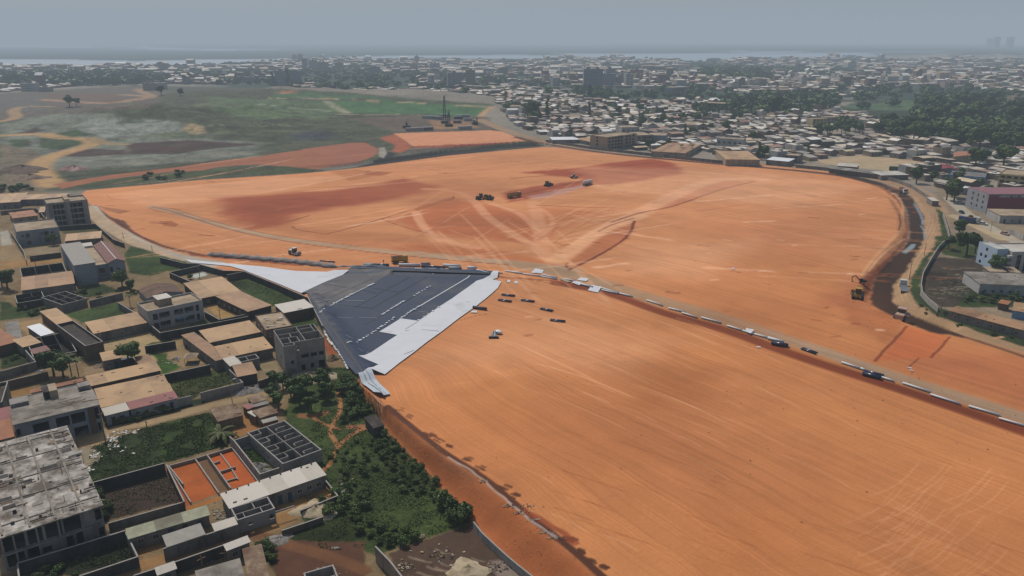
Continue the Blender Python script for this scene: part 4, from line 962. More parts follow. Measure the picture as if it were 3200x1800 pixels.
# ------------------------------------------------------------------ left neighbourhood: low sheet-roofed houses
LH = [
 ('A', [(-60, 350), (305, 310), (300, 228), (-90, 225)], 3.6, 'tan', 'wgrey', 'long ochre sheet roofed row at the far left edge beyond the tall concrete block', dict(doors=2, wins=3)),
 ('A', [(306, 309), (700, 268), (930, 238), (260, 224)], 3.6, 'tan', 'wgrey', 'long ochre sheet roof directly behind the four storey concrete block', dict()),
 ('A', [(150, 530), (465, 497), (430, 428), (120, 470)], 3.0, 'orange', 'wbeige', 'small dusty pink roofed house left of the four storey block', dict(wins=2)),
 ('A', [(505, 452), (580, 450), (560, 392), (485, 400)], 2.8, 'tan', 'wgrey', 'tiny ochre roofed shed touching the four storey block', dict()),
 ('A', [(860, 812), (1318, 772), (1235, 705), (795, 735)], 3.0, 'tan', 'wbrick', 'low ochre roofed house between the four storey block and the red roofed house', dict(doors=2, wins=1)),
 ('A', [(290, 1425), (1000, 1350), (860, 1202), (245, 1290)], 3.6, 'tan2', 'wgrey', 'wide flat ochre roof in front of the dark roofless rooms', dict(wins=2)),
 ('A', [(1030, 890), (1170, 870), (1150, 840), (1000, 855)], 2.8, 'white', 'wwhite', 'small white roofed store between the bluish building and the red roof', dict()),
 ('B', [(1820, 292), (2290, 215), (2185, 92), (1750, 185)], 3.6, 'brown', 'wblue', 'old brown tiled gable house among trees behind the two storey villa', dict(gable=True, pitch=.7, wins=3)),
 ('B', [(1210, 768), (1858, 632), (1720, 513), (1030, 645)], 3.2, 'tan', 'wgrey', 'long ochre roofed row with a grey street wall left of the two storey villa', dict(wins=1)),
 ('B', [(690, 668), (888, 610), (740, 455), (520, 497)], 3.2, 'tan', 'wbrick', 'square ochre roofed house with small dark roof lights behind the new silver roof', dict()),
 ('B', [(150, 850), (330, 795), (180, 640), (20, 640)], 2.6, 'grey', 'wgrey', 'shack with patched grey tin sheets left of the new silver roof', dict()),
 ('B', [(475, 812), (660, 768), (520, 645), (378, 690)], 3.0, 'shiny', 'wgrey', 'small house with a brand new gleaming silver roof', dict()),
 ('B', [(270, 950), (508, 885), (400, 795), (170, 860)], 3.0, 'tan', 'wgrey', 'ochre roofed house in front of the gleaming silver roof', dict()),
 ('B', [(-150, 975), (162, 882), (20, 660), (-250, 740)], 3.2, 'orange', 'wbrick', 'orange brown roof cut by the left edge of the photo', dict()),
 ('B', [(430, 1030), (625, 975), (590, 930), (365, 985)], 2.6, 'maroon', 'wdark', 'small rusty red roof inside the black walled compound', dict()),
 ('B', [(1300, 1120), (1532, 1070), (1480, 985), (1240, 1025)], 3.0, 'tan', 'wgrey', 'little ochre roofed house beside the round dark tree', dict(doors=1, wins=1)),
 ('B', [(1730, 1160), (1930, 1120), (1860, 1040), (1700, 1080)], 2.7, 'tan2', 'wgrey', 'small ochre roof just right of the round dark tree', dict()),
 ('B', [(1150, 1430), (2037, 1232), (1950, 1132), (1050, 1320)], 3.2, 'tan', 'wbrick', 'longest plain ochre roof, uppermost of the four parallel rows', dict()),
 ('D', [(1230, 387), (2117, 190), (2060, 85), (1180, 273)], 3.2, 'tan', 'wgrey', 'pale ochre roof, second of the four parallel rows', dict()),
 ('D', [(1260, 500), (2192, 290), (2122, 203), (1237, 395)], 3.1, 'tan', 'wgrey', 'narrow ochre roof, third of the four parallel rows beside the red strip', dict()),
 ('D', [(1637, 517), (2243, 377), (2190, 295), (1587, 445)], 3.0, 'pink', 'wblue', 'faded red roof, lowest of the four parallel rows', dict(doors=2, wins=3)),
 ('D', [(1325, 600), (1633, 518), (1583, 446), (1265, 520)], 3.0, 'white', 'wblue', 'cream roof adjoining the left end of the faded red roof', dict(doors=1, wins=1)),
 ('C', [(540, 525), (722, 495), (462, 320), (255, 355)], 3.1, 'tan', 'wdark', 'ochre roof left of the double ochre roofs behind the villa', dict(wins=1)),
 ('C', [(705, 500), (1000, 430), (790, 270), (467, 315)], 3.1, 'tan', 'wgrey', 'ochre roof with white ridge flashing near the green plot by the white sheet', dict()),
 ('C', [(1062, 705), (1392, 625), (1000, 430), (740, 510)], 3.3, 'tan2', 'wdark', 'large brownish roof beside the sandy courtyard below the green plot', dict(side=6)),
 ('C', [(1560, 715), (1897, 645), (1850, 540), (1440, 625)], 3.6, 'white', 'wbrick', 'white roofed shed in the corner against the dark pond liner', dict()),
 ('C', [(622, 1090), (1247, 955), (1150, 810), (490, 950)], 3.2, 'tan', 'wgrey', 'rear ochre roofed wing of the courtyard school with four dark vents', dict(doors=4, wins=4)),
 ('C', [(792, 1285), (1417, 1155), (1310, 1020), (670, 1150)], 3.2, 'tan', 'wgrey', 'front ochre roofed wing of the courtyard school', dict(doors=2, wins=3)),
 ('C', [(627, 1340), (797, 1290), (490, 945), (340, 990)], 3.2, 'tan2', 'wgrey', 'cross wing of the courtyard school running toward the camera', dict(side=5)),
 ('C', [(868, 1390), (1012, 1350), (950, 1260), (800, 1300)], 3.2, 'white', 'wgrey', 'small white roof in front of the courtyard school', dict()),
 ('C', [(990, 1512), (1240, 1470), (1150, 1340), (885, 1390)], 3.2, 'tan2', 'wdark', 'brownish roof with white flashing over a dark gate left of the raw concrete villa', dict()),
 ('D', [(380, 312), (1062, 162), (1030, 138), (370, 290)], 6.2, 'orange', 'wgrey', 'thin dusty pink roof strip behind the broad grey two storey block', dict()),
 ('D', [(-30, 675), (152, 632), (112, 500), (-80, 530)], 5.0, 'pink', 'wgrey', 'upper of two faded red roofs at the left edge', dict()),
 ('D', [(-40, 915), (182, 855), (152, 640), (-60, 690)], 5.0, 'orange', 'wgrey', 'lower of two faded red roofs at the left edge', dict()),
 ('E', [(720, 670), (1045, 600), (960, 438), (633, 535)], 2.6, 'rust', 'wood', 'largest patchwork tin shack beside the sandy track', dict(pitch=.2)),
 ('E', [(1255, 635), (1478, 560), (1400, 470), (1160, 545)], 2.6, 'rust', 'wood', 'tin shack with brown sheets and a white flap right of the red clay yard', dict(pitch=.2)),
 ('E', [(1165, 452), (1345, 397), (1280, 327), (1098, 385)], 2.5, 'rust', 'wood', 'rearmost tin shack below the pale sand heaps', dict(pitch=.2)),
 ('E', [(1160, 500), (1362, 448), (1345, 402), (1140, 455)], 2.2, 'grey', 'wood', 'narrow grey lean-to roof in the middle of the shack cluster', dict(pitch=.15)),
 ('E', [(1085, 530), (1160, 500), (1135, 432), (1055, 480)], 2.3, 'pink', 'wood', 'small reddish shack roof at the left of the shack cluster', dict(pitch=.15)),
 ('E', [(1180, 620), (1228, 600), (1175, 525), (1115, 560)], 2.3, 'white', 'wood', 'bright white tin flap roof among the shacks', dict(pitch=.15)),
 ('E', [(1290, 705), (1482, 645), (1470, 612), (1275, 660)], 2.2, 'grey', 'maroon', 'low grey sheet roof with a dark red side nearest the block maze', dict(pitch=.15)),
 ('G', [(866, 602), (2087, 166), (1965, 30), (760, 430)], 3.3, 'white', 'wgrey', 'very long white roofed row of rooms with nine small vents', dict(doors=4, wins=5, vents=9, pitch=.5)),
 ('X', [(402, 1683), (655, 1609), (648, 1580), (390, 1658)], 2.8, 'green', 'wgrey', 'long mossy grey corrugated row below the dark vacant lot', dict(doors=3, wins=2)),
 ('G', [(85, 1088), (582, 922), (503, 795), (25, 950)], 2.8, 'grey', 'wgrey', 'shed with a purple grey striped roof next to the blue tarp', dict(pitch=.2)),
 ('G', [(632, 915), (982, 790), (930, 710), (705, 790)], 2.6, 'white', 'wgrey', 'torn white tin roof at the left foot of the roofless annex', dict(pitch=.2)),
 ('G', [(832, 1132), (1142, 1015), (1100, 950), (797, 1070)], 2.9, 'white', 'wgrey', 'small house whose roof is half cream half white by the yellow lane', dict(doors=1, wins=1)),
 ('G', [(1185, 1475), (1480, 1475), (1190, 1058), (965, 1150)], 3.0, 'rust', 'wgrey', 'ribbed grey roof pointing toward the camera at the bottom of the village', dict(pitch=.2)),
 ('G', [(600, 1640), (1160, 1580), (950, 1225), (345, 1440)], 3.0, 'slabg', 'wgrey', 'flat roof littered with rows of rusty blocks at the bottom edge', dict(pitch=.05)),
 ('G', [(10, 1420), (222, 1350), (180, 1285), (-120, 1370)], 2.8, 'white', 'wgrey', 'small roof with a white right end beside the long black wall', dict(doors=1)),
 ('H', [(360, 425), (447, 397), (388, 325), (318, 345)], 2.6, 'dark', 'wdark', 'black sheeted hut alone at the foot of the orange embankment', dict(pitch=.2)),
 ('L', [(2000, 1158), (2750, 1175), (2640, 1035), (1842, 1010)], 4.2, 'slabg', 'wwhite', 'long pale warehouse with a patched grey brown roof on the right edge', dict(wins=7)),
 ('L', [(2235, 292), (2750, 300), (2650, 222), (2165, 222)], 4.2, 'slab', 'wwhite', 'white walled low hall in front of the maroon building', dict(doors=2, wins=3)),
 ('K', [(1880, 222), (2900, 530), (2900, 440), (1850, 178)], 3.0, 'tan2', 'wgrey', 'very long thin roof inside the green strip on the right', dict(wins=8)),
 ('K', [(2480, 212), (2800, 292), (2760, 180), (2450, 150)], 3.0, 'tan', 'wsky', 'ochre roofed hut with pale blue walls at the right edge', dict()),
 ('K', [(2330, 150), (2430, 170), (2430, 140), (2330, 115)], 2.6, 'orange', 'wbrick', 'tiny red brick store behind the pale blue hut', dict()),
 ('L', [(2100, 1000), (2330, 1000), (2290, 945), (2110, 950)], 3.0, 'slab', 'wgrey', 'low tan roof behind the patched warehouse roof', dict()),
 ('L', [(2380, 1010), (2500, 1010), (2480, 950), (2350, 950)], 3.0, 'slab', 'wgrey', 'small square tan canopy right behind the patched warehouse', dict()),
 ('L', [(1390, 110), (1480, 110), (1470, 72), (1385, 72)], 3.2, 'white', 'wgrey', 'white canopy at the bend where the ring road meets the street', dict()),
 ('M', [(1620, 722), (1915, 722), (1870, 683), (1700, 680)], 5.0, 'red', 'wgrey', 'bright red roofed house at the end of the sand lot', dict(gable=True, pitch=.7)),
 ('M', [(1840, 592), (2172, 604), (2120, 565), (1900, 545)], 6.5, 'orange', 'wbeige', 'large house with a terracotta hipped roof in front of the woods', dict(gable=True, pitch=.8, wins=5)),
 ('M', [(680, 702), (918, 714), (900, 692), (730, 674)], 4.0, 'white', 'wmar', 'white roofed shed on the near side of the sand lot', dict()),
 ('M', [(640, 730), (1130, 790), (1130, 770), (660, 708)], 3.4, 'grey', 'wbrick', 'long low brown building between the sand lot and the ring road', dict()),
 ('M', [(5, 640), (255, 664), (220, 632), (30, 611)], 4.0, 'shiny', 'wgrey', 'gleaming pale roof by the ring road left of the sand lot', dict()),
 ('M', [(1050, 800), (1350, 790), (1330, 750), (1150, 770)], 3.4, 'white', 'wgrey', 'white corrugated roofs at the corner of the sand lot', dict()),
 ('N', [(2050, 795), (2425, 802), (2432, 712), (2150, 722)], 5.0, 'tan', 'wbeige', 'broad tan warehouse roof touching the ring road', dict()),
 ('N', [(1380, 715), (1750, 735), (1900, 650), (1600, 632)], 4.5, 'tan2', 'wbeige', 'pair of wide tan workshop roofs near two small palms', dict()),
 ('N', [(400, 600), (680, 600), (640, 572), (380, 578)], 3.5, 'shiny', 'wgrey', 'pale glinting roof left of the beige apartment block', dict()),
 ('N', [(700, 590), (830, 640), (830, 600), (740, 575)], 3.5, 'tan', 'wgrey', 'tan roof tucked left of the beige apartment block', dict()),
]
for c, pts, h, roof, wall, lab, kw in LH:
    nm, ct = ('house', 'house')
    if 'shack' in lab or 'hut' in lab or 'flap' in lab or 'lean-to' in lab: nm, ct = 'shack', 'shack'
    elif 'warehouse' in lab or 'shed' in lab or 'workshop' in lab or 'hall' in lab: nm, ct = 'shed', 'shed'
    low_house(c, pts, h, roof, wall, lab, name=nm, cat=ct, **kw)

# ------------------------------------------------------------------ storeyed buildings
# four storey concrete frame block
r, L, Wd, H = place('apartment_block', 'A', [(590, 350), (1100, 300), (1045, 240), (545, 290)], 12.0, 'unfinished four storey concrete block with dark open bays beside the field road', 'apartment block')
hs = []
for s in range(4):
    for a, b in ((.13, .2), (.215, .29), (.305, .40), (.52, .60), (.615, .72), (.735, .86)): hs.append((L * a, L * b, .5 + s * 2.9 + .35, .5 + s * 2.9 + 2.5))
block(r, 0, 0, L, Wd, -.5, 11.6, 'blockw', 'slab', F=hs, Lf=[(Wd * .4, Wd * .55, .9 + s * 2.9 + .9, .9 + s * 2.9 + 1.8) for s in range(4)], par=.7, slabs=(2.7, 5.6, 8.5))
MB().box(-.9, .9, -Wd / 2 - 1.0, -Wd / 2 + .1 - .15, -.5, 12.6).build('stair_tower', M['blockw'], r)
MB().box(-1.0, 1.2, -Wd / 2 + .3, Wd / 2 - 1, 11.62, 13.4).build('roof_hut', M['slab'], r)
for x in (.12, .47, .5, .88): MB().box(-L / 2 + L * x - .15, -L / 2 + L * x + .15, -Wd / 2 - .35, -Wd / 2 - .01, -.5, 11.6).build('column', M['cop'], r)
# grey two storey house with sandy terrace
r, L, Wd, H = place('house', 'A', [(240, 700), (760, 640), (652, 540), (130, 592)], 7.0, 'grey two storey house with a sandy flat terrace below the four storey block', 'house')
block(r, 0, 0, L, Wd, -.5, 6.7, 'wblue', 'slab', par=.45)
add_windows(r, 'F', L, Wd, [(L * .1, L * .16, 4.4, 5.2), (L * .2, L * .29, 3.8, 5.7), (L * .2, L * .3, .6, 2.3), (L * .55, L * .6, 4.6, 5.4), (L * .63, L * .74, 3.6, 5.7), (L * .62, L * .75, .6, 2.5), (L * .8, L * .86, 4.5, 5.4)], fr=False)
MB().box(-L / 2 - .1, L / 2 + .1, -Wd / 2 - .25, -Wd / 2 - .01, 3.1, 3.35).build('ledge', M['cop'], r)
# bluish L-shaped building with the red gabled wing
r, L, Wd, H = place('house', 'A', [(955, 1128), (1222, 1082), (985, 838), (735, 862)], 8.2, 'tall bluish plastered house with a stained flat roof and a red gabled wing', 'house')
block(r, 0, 0, L, Wd, -.6, 7.6, 'wblue', 'slabg', par=.6, Lf=[(Wd * t, Wd * t + 1.0, 4.6, 5.6) for t in (.3, .42, .55, .68, .8)])
MB().box(-L / 2 - .12, L / 2 + .12, -Wd / 2 - .12, Wd / 2 + .12, 8.21, 8.36).build('coping', M['cop'], r)
ce2, L2, W2, an2, _ = frame_of('A', [(1350, 1068), (1578, 1032), (1372, 820), (1160, 832)], 7.4)
inv_m = (Matrix.Translation(r.location) @ Matrix.Rotation(r.rotation_euler.z, 4, 'Z')).inverted()
cc = inv_m @ ce2
block(r, cc.x, cc.y, L2 - .4, W2 - .4, -.6, 5.9, 'wblue', 'slabg', par=.1)
g = MB(); X0, X1, Y0, Y1 = cc.x - L2 / 2, cc.x + L2 / 2, cc.y - W2 / 2, cc.y + W2 / 2
for s, xe in ((-1, X0), (1, X1)): g.prism([(xe, Y0, 6.2), (xe, Y1, 6.2), (cc.x, Y1, 7.6), (cc.x, Y0, 7.6)], [(xe, Y0, 6.32), (xe, Y1, 6.32), (cc.x, Y1, 7.72), (cc.x, Y0, 7.72)])
g.build('roof', M['maroon'], r); g = MB().bar((cc.x, Y0, 7.74), (cc.x, Y1, 7.74), .35, .08); g.build('ridge', M['frame'], r)
g = MB()
for y in (Y0 + .2, Y1 - .2): g.v += [(X0 + .2, y, 6.0), (X1 - .2, y, 6.0), (cc.x, y, 7.58)]; g.f.append((len(g.v) - 3, len(g.v) - 2, len(g.v) - 1)); g.m.append(0)
g.build('gable', M['wblue'], r)
xm0, xm1 = L / 2 + .01, cc.x - L2 / 2 + .19
block(r, (xm0 + xm1) / 2, cc.y + .5, xm1 - xm0 - .02, W2 - 2, -.6, 5.6, 'wblue', 'slab', par=.3)
for u0, u1, z0, z1 in ((.3, .75, 2.4, 4.4), (.35, .8, 1.2, 1.7)):
    q = MB().box(xm0 + (xm1 - xm0) * u0, xm0 + (xm1 - xm0) * u1, cc.y + .5 - W2 / 2 + 1 - .03, cc.y + .5 - W2 / 2 + 1 + .02, z0, z1); q.build('window', M['glass'], r)
for u0, u1, z0, z1 in ((.05, .22, 2.6, 4.6), (.45, .58, 3.4, 3.9)):
    MB().box(X0 + .2 + L2 * u0, X0 + .2 + L2 * u1, Y0 + .17, Y0 + .22, z0, z1).build('window', M['glass'], r)
# two storey villa with rooftop hut
r, L, Wd, H = place('villa', 'B', [(1868, 492), (2547, 347), (2397, 255), (1703, 390)], 7.0, 'white two storey villa with long balconies and a hut on its flat roof', 'villa')
hs = [(L * a, L * b, z0 + .5, z1 + .5) for z0, z1 in ((.3, 2.5), (3.5, 5.6)) for a, b in ((.08, .17), (.19, .38), (.46, .63), (.65, .82), (.86, .92))]
block(r, 0, 0, L, Wd, -.5, 6.4, 'wwhite', 'slab', F=hs, par=.6, slabs=(3.1,))
MB().box(-L / 2 + .22, L / 2 - .22, -Wd / 2 + 1.6, -Wd / 2 + 1.8, -.3, 6.1).build('inner_wall', M['wgrey'], r)
for z in (.3, 3.3): MB().box(-L / 2 + L * .18, L / 2 - L * .17, -Wd / 2 + .01, -Wd / 2 + .08, z + .02, z + .85).build('balcony_rail', M['conc'], r)
for u in (.09, .33, .5, .7, .88):
    for z in (1.0, 4.2): MB().box(-L / 2 + L * u, -L / 2 + L * u + 1.0, -Wd / 2 + 1.54, -Wd / 2 + 1.62, z, z + 1.1).build('window', M['glass'], r)
MB().box(-L * .02, L * .2, -Wd / 2 - .8, -Wd / 2 - .02, 2.3, 2.42).build('awning', M['wsky'], r)
MB().box(-L * .22, L * .02, -Wd * .1, Wd * .38, 6.42, 8.6).build('roof_hut', M['wbeige'], r)
MB().box(-L * .22 - .2, L * .02 + .2, -Wd * .1 - .2, Wd * .38 + .2, 8.603, 8.75).build('hut_roof', M['white'], r)
# brown two storey house next to raw villa
r, L, Wd, H = place('house', 'C', [(1320, 927), (1662, 880), (1530, 687), (1200, 752)], 6.0, 'brown flat roofed house with rubble on top behind the raw concrete villa', 'house')
block(r, 0, 0, L, Wd, -.5, 5.8, 'wbrick', 'slab', par=.25)
add_windows(r, 'F', L, Wd, [(L * .12, L * .22, 3.6, 4.6), (L * .3, L * .42, .3, 2.3)]); add_windows(r, 'L', L, Wd, [(Wd * .3, Wd * .4, 3.5, 4.5), (Wd * .6, Wd * .7, 3.5, 4.5)])
for i in range(9):
    x, y = random.uniform(-L * .3, L * .4), random.uniform(-Wd * .4, Wd * .2)
    MB().bar((x, y, 5.9), (x + random.uniform(-2, 2), y + random.uniform(-1, 1), 5.95), random.uniform(.2, .9), .1).build('debris', M['frame' if i % 2 else 'wood'], r)
# raw concrete three level villa
r, L, Wd, H = place('unfinished_villa', 'C', [(1532, 1112), (2112, 1010), (1890, 862), (1425, 925)], 9.4, 'raw grey concrete villa of three levels with roofless top rooms beside the liner', 'unfinished building')
mb = MB(); x0, x1, y0, y1 = -L / 2, L / 2, -Wd / 2, Wd / 2
F = [(L * .42, L * .60, 4.2 + .5, 5.3 + .5), (L * .64, L * .80, 4.2 + .5, 5.3 + .5), (L * .84, L * .96, 4.2 + .5, 5.3 + .5), (L * .40, L * .50, 1.0, 2.7), (L * .62, L * .71, 1.3, 2.7), (L * .82, L * .97, .55, 3.1), (L * .33, L * .385, 7.2, 9.2)]
holes_wall(mb, (x0, y0), (x1, y0), -.5, H, F); holes_wall(mb, (x1, y0 + .003), (x1, y1), -.5, H, [(Wd * .3, Wd * .5, 4.8, 6.2)]); holes_wall(mb, (x1 - .003, y1), (x0, y1), -.5, H, []); holes_wall(mb, (x0, y1 - .003), (x0, y0 + .003), -.5, H, [(Wd * .75, Wd * .8, 4.5, 5.5)])
mb.build('wall', M['blockw'], r)
for z in (3.1, 6.2): MB().box(x0 + .21, x1 - .21, y0 + .21, y1 - .21, z - .25, z).build('floor_slab', M['conc'], r)
MB().box(x0 + L * .36, x1 + .0, y0 - .35, y0 - .01, 3.0, 3.25).build('ledge', M['cop'], r); MB().box(x0 + L * .36, x1 + .0, y0 - .35, y0 - .01, 6.1, 6.35).build('ledge', M['cop'], r)
for a, b, e, f in ((.0, .62, .55, .62), (.55, 0, .55, 1), (0, .36, .42, .36), (.42, 0, .42, .36), (.22, 0, .22, .36), (.55, .5, 1, .5), (.55, .78, .9, .78), (.9, .5, .9, 1), (.3, .36, .3, .62)):
    A = Vector((x0 + a * L, y0 + b * Wd)); B = Vector((x0 + e * L, y0 + f * Wd)); d = (B - A).normalized(); A += d * .21; B -= d * .21; n = Vector((-d.y, d.x)) * .09
    MB().prism([(*(A - n), 6.21), (*(B - n), 6.21), (*(B + n), 6.21), (*(A + n), 6.21)], [(*(A - n), H - .01), (*(B - n), H - .01), (*(B + n), H - .01), (*(A + n), H - .01)]).build('partition', M['blockw'], r)
tw = MB(); t0, t1, ty = x0 - .05, x0 + L * .27, y0 - Wd * .16
holes_wall(tw, (t0, ty), (t1, ty), 2.6, H, [(L * .14, L * .21, 1.2, 2.2)]); holes_wall(tw, (t1, ty + .003), (t1, y0 - .01), 2.6, H, []); holes_wall(tw, (t0, y0 - .01), (t0, ty + .003), 2.6, H, [])
tw.build('stair_tower', M['blockw'], r); MB().box(t0 + .21, t1 - .21, ty + .21, y0 - .02, 6.4, 6.6).build('tower_slab', M['conc'], r); MB().box(t0 + .05, t1 - .05, ty + .05, y0 - .02, 2.35, 2.59).build('tower_base_slab', M['conc'], r)
MB().box(t0, t0 + .3, ty, ty + .3, -.5, 2.34).build('column', M['conc'], r); MB().box(t1 - .3, t1, ty, ty + .3, -.5, 2.34).build('column', M['conc'], r)
MB().box(x0 + L * .08, x0 + L * .16, y0 + Wd * .15, y0 + Wd * .3, 6.22, 7.6).build('stair_slab', M['frame'], r)
# broad grey two storey block
r, L, Wd, H = place('house', 'D', [(190, 692), (1247, 452), (1102, 165), (90, 387)], 7.2, 'broad grey two storey block with a stained slab roof left of the four ochre rows', 'house')
hs = [(L * .01, L * .055, 4.6, 6.2), (L * .20, L * .385, 4.3, 6.4), (L * .47, L * .63, 4.2, 6.6), (L * .65, L * .82, 4.2, 6.7), (L * .94, L * .99, 4.0, 7.0), (L * .66, L * .83, .55, 3.1), (L * .95, L * .99, .9, 3.0), (L * .2, L * .3, 1.0, 2.8)]
block(r, 0, 0, L, Wd, -.5, 6.9, 'wblue', 'slabg', F=hs, par=.12, slabs=(3.1,))
MB().box(-L / 2 - .25, L / 2 + .25, -Wd / 2 - .5, Wd * .12, 7.03, 7.22).build('roof_sheet', M['slabg'], r)
MB().box(L * .36, L * .44, -Wd / 2 - .3, -Wd / 2 - .01, -.5, 7.02).build('pier', M['wbrick'], r)
MB().box(-L / 2 + .1, -L * .28, Wd * .10, Wd * .32, 7.225, 8.1).build('upstand', M['conc'], r); MB().box(L * .34, L / 2 - .1, Wd * .18, Wd * .36, 7.225, 8.2).build('upstand', M['conc'], r)
MB().box(-L * .02, L * .08, Wd * .12, Wd * .42, 7.225, 9.2).build('roof_hut', M['wbeige'], r)
MB().box(-L * .09, -L * .022, Wd * .15, Wd * .45, 7.225, 9.0).build('water_tank', M['wdark'], r)
for i in range(14):
    x, y = random.uniform(-L * .4, L * .35), random.uniform(-Wd * .42, Wd * .05); a = random.uniform(-.3, .5); q = random.uniform(1.5, 5)
    MB().bar((x, y, 7.26), (x + q * math.cos(a), y + q * math.sin(a), 7.27), .12, .06).build('roof_batten', M['wood'], r)
# huge unfinished slab building, bottom left
r, L, Wd, H = place('unfinished_building', 'X', [(-30, 1683), (297, 1580), (219, 1324), (-42, 1398)], 7.2, 'huge unfinished two storey building with a littered white concrete deck', 'unfinished building')
hs = [(L * .0 + .4, L * .19, .9, 3.3), (L * .22, L * .33, .9, 3.3), (L * .36, L * .45, 1.4, 2.6), (L * .60, L * .67, .6, 3.2), (L * .7, L * .77, .6, 3.3), (L * .93, L * .985, .9, 2.9), (L * .02, L * .22, 4.1, 7.0), (L * .25, L * .39, 4.1, 7.0), (L * .42, L * .58, 4.1, 7.0), (L * .6, L * .79, 4.1, 7.0), (L * .92, L * .985, 4.6, 6.9)]
block(r, 0, 0, L, Wd, -.5, 6.9, 'conc', 'slabg', F=hs, Rf=[(Wd * t, Wd * t + 1.6, z, z + 1.6) for t in (.1, .3, .5, .7, .88) for z in (1.0, 4.6)], par=.02, slabs=(3.2,))
deck = mat('deck_concrete', '#bab4ac', .9, .2, 1.6, dirt='#5a524a', dirt_amt=.75)
MB().box(-L / 2 - .6, L / 2 + .3, -Wd / 2 - .8, Wd / 2 + .2, 6.94, 7.2).build('deck', deck, r)
for u in (.12, .34, .55, .78): MB().box(-L / 2 + L * u - .15, -L / 2 + L * u + .15, -Wd / 2 - .3, -Wd / 2 - .01, -.5, 6.93).build('column', M['conc'], r)
MB().box(-L / 2 - .3, L / 2, -Wd / 2 - .6, -Wd / 2 - .02, 3.3, 3.5).build('ledge', M['conc'], r)
for u in (.02, .28, .53, .8): MB().box(-L / 2 + L * u, -L / 2 + L * u + .35, -Wd / 2 - .3, Wd / 2 - .2, 7.203, 7.42).build('beam', M['slabg'], r)
for v in (.08, .3, .5, .72, .93): MB().box(-L / 2, L / 2, -Wd / 2 + Wd * v, -Wd / 2 + Wd * v + .22, 7.206, 7.36).build('beam', M['slabg'], r)
rn = random.Random(4)
for i in range(95):
    x, y = rn.uniform(-L * .5, L * .47), rn.uniform(-Wd * .48, Wd * .48); q = rn.choice([0, 0, 1, 2, 3])
    if q == 0: a = rn.uniform(-.2, .2); o = MB().bar((x, y, 7.26), (x + rn.uniform(1, 3.5) * math.cos(a), y + .3 * math.sin(a), 7.27), .14, .1)
    elif q == 1: o = MB().box(x, x + rn.uniform(.6, 2.8), y, y + rn.uniform(.4, 1.5), 7.21, 7.21 + rn.uniform(.04, .12))
    elif q == 2: o = MB().box(x, x + rn.uniform(.2, .7), y, y + rn.uniform(.2, .6), 7.21, 7.21 + rn.uniform(.2, .6))
    else: o = MB().bar((x, y, 7.22), (x + .2, y + rn.uniform(.8, 2.4), 7.3), .12, .1)
    o.build('debris', M[rn.choice(['dark', 'wbrick', 'wood', 'slabg', 'wdark', 'cop'])], r)
for u0, u1, v0, v1 in ((.03, .22, .56, .6), (.32, .44, .42, .47), (.55, .74, .50, .56), (.02, .2, .3, .345), (.78, .95, .66, .71), (.82, .97, .86, .9), (.3, .42, .28, .3), (.04, .25, .72, .75)):
    MB().box(-L / 2 + L * u0, -L / 2 + L * u1, -Wd / 2 + Wd * v0, -Wd / 2 + Wd * v1, 7.203, 7.235).build('deck_shade_panel', M['wdark'], r)  # thin dark panels stand for the shade in holes through the deck
for i in range(14):
    x, y = (-L * .49 + L * .25 * (i % 5)), -Wd * .45 + Wd * .42 * (i // 5); MB().tube((x, y, 7.2), (x + .1, y, 8.5), .05, 5).build('rebar', M['wood'], r)
MB().box(-L * .47, -L * .44, Wd * .1, Wd * .16, 7.21, 8.3).build('blue_drum', M['tarp'], r)
# eastern quarter
r, L, Wd, H = place('office_building', 'M', [(2185, 985), (2720, 985), (2640, 908), (2085, 922)], 11.0, 'maroon clad hall with a pale pink roof and grey gable side', 'commercial building')
block(r, 0, 0, L, Wd, -.5, 10.4, 'wblue', 'pink', par=.3); MB().box(-L / 2 - .04, L / 2, -Wd / 2 - .25, -Wd / 2 - .01, 2.6, 10.2).build('cladding', M['wmar'], r)
MB().box(-L * .33, L * .45, -Wd / 2 - .32, -Wd / 2 - .26, 9.2, 10.1).build('fascia', M['wwhite'], r)
for i in range(4): MB().box(-L * .22 + i * L * .07, -L * .17 + i * L * .07, -Wd / 2 - .37, -Wd / 2 - .33, 9.3, 10.0).build('window', M['glass' if i % 2 else 'metal'], r)
add_windows(r, 'L', L, Wd, [(Wd * t, Wd * t + 1.4, z, z + 1.4) for t in (.25, .5, .75) for z in (2, 5, 8)], fr=False)
MB().box(-L / 2 + .2, L / 2 - .2, -Wd / 2 + .2, Wd / 2 - .2, 10.75, 10.9).build('roof_sheet', mat('roof_pale_rose', '#84585f', .6, .06, 5, stripe=4), r)
r, L, Wd, H = place('office_building', 'L', [(2375, 742), (2860, 755), (2760, 612), (2270, 672)], 8.5, 'modern white office with blue wing and dark glass front on the right edge', 'office building')
hs = [(L * a, L * b, .6, 7.6) for a, b in ((.12, .22), (.3, .42), (.47, .6), (.65, .8))]
block(r, 0, 0, L, Wd, -.5, 8.1, 'wwhite', 'white', F=hs, par=.4, slabs=(2.8, 5.6)); MB().box(-L / 2 + .25, L / 2 - .25, -Wd / 2 + .35, -Wd / 2 + .45, -.4, 7.8).build('curtain_wall', M['glass'], r)
for i, z in enumerate((.8, 3.4, 6.0)): MB().box(-L / 2 - 1.6, -L / 2 + 1.0, -Wd / 2 - .6, Wd * .05, z, z + .9).build('balcony', M['wwhite'], r)
block(r, -L / 2 - 2.4, Wd * .12, 4.6, Wd * .9, -.5, 8.8, 'wpale', 'white', par=.3, Lf=[(2, 3.4, 1, 2.4), (2, 3.4, 4, 5.4), (5, 6.4, 4, 5.4), (5, 6.4, 7, 8.4)])
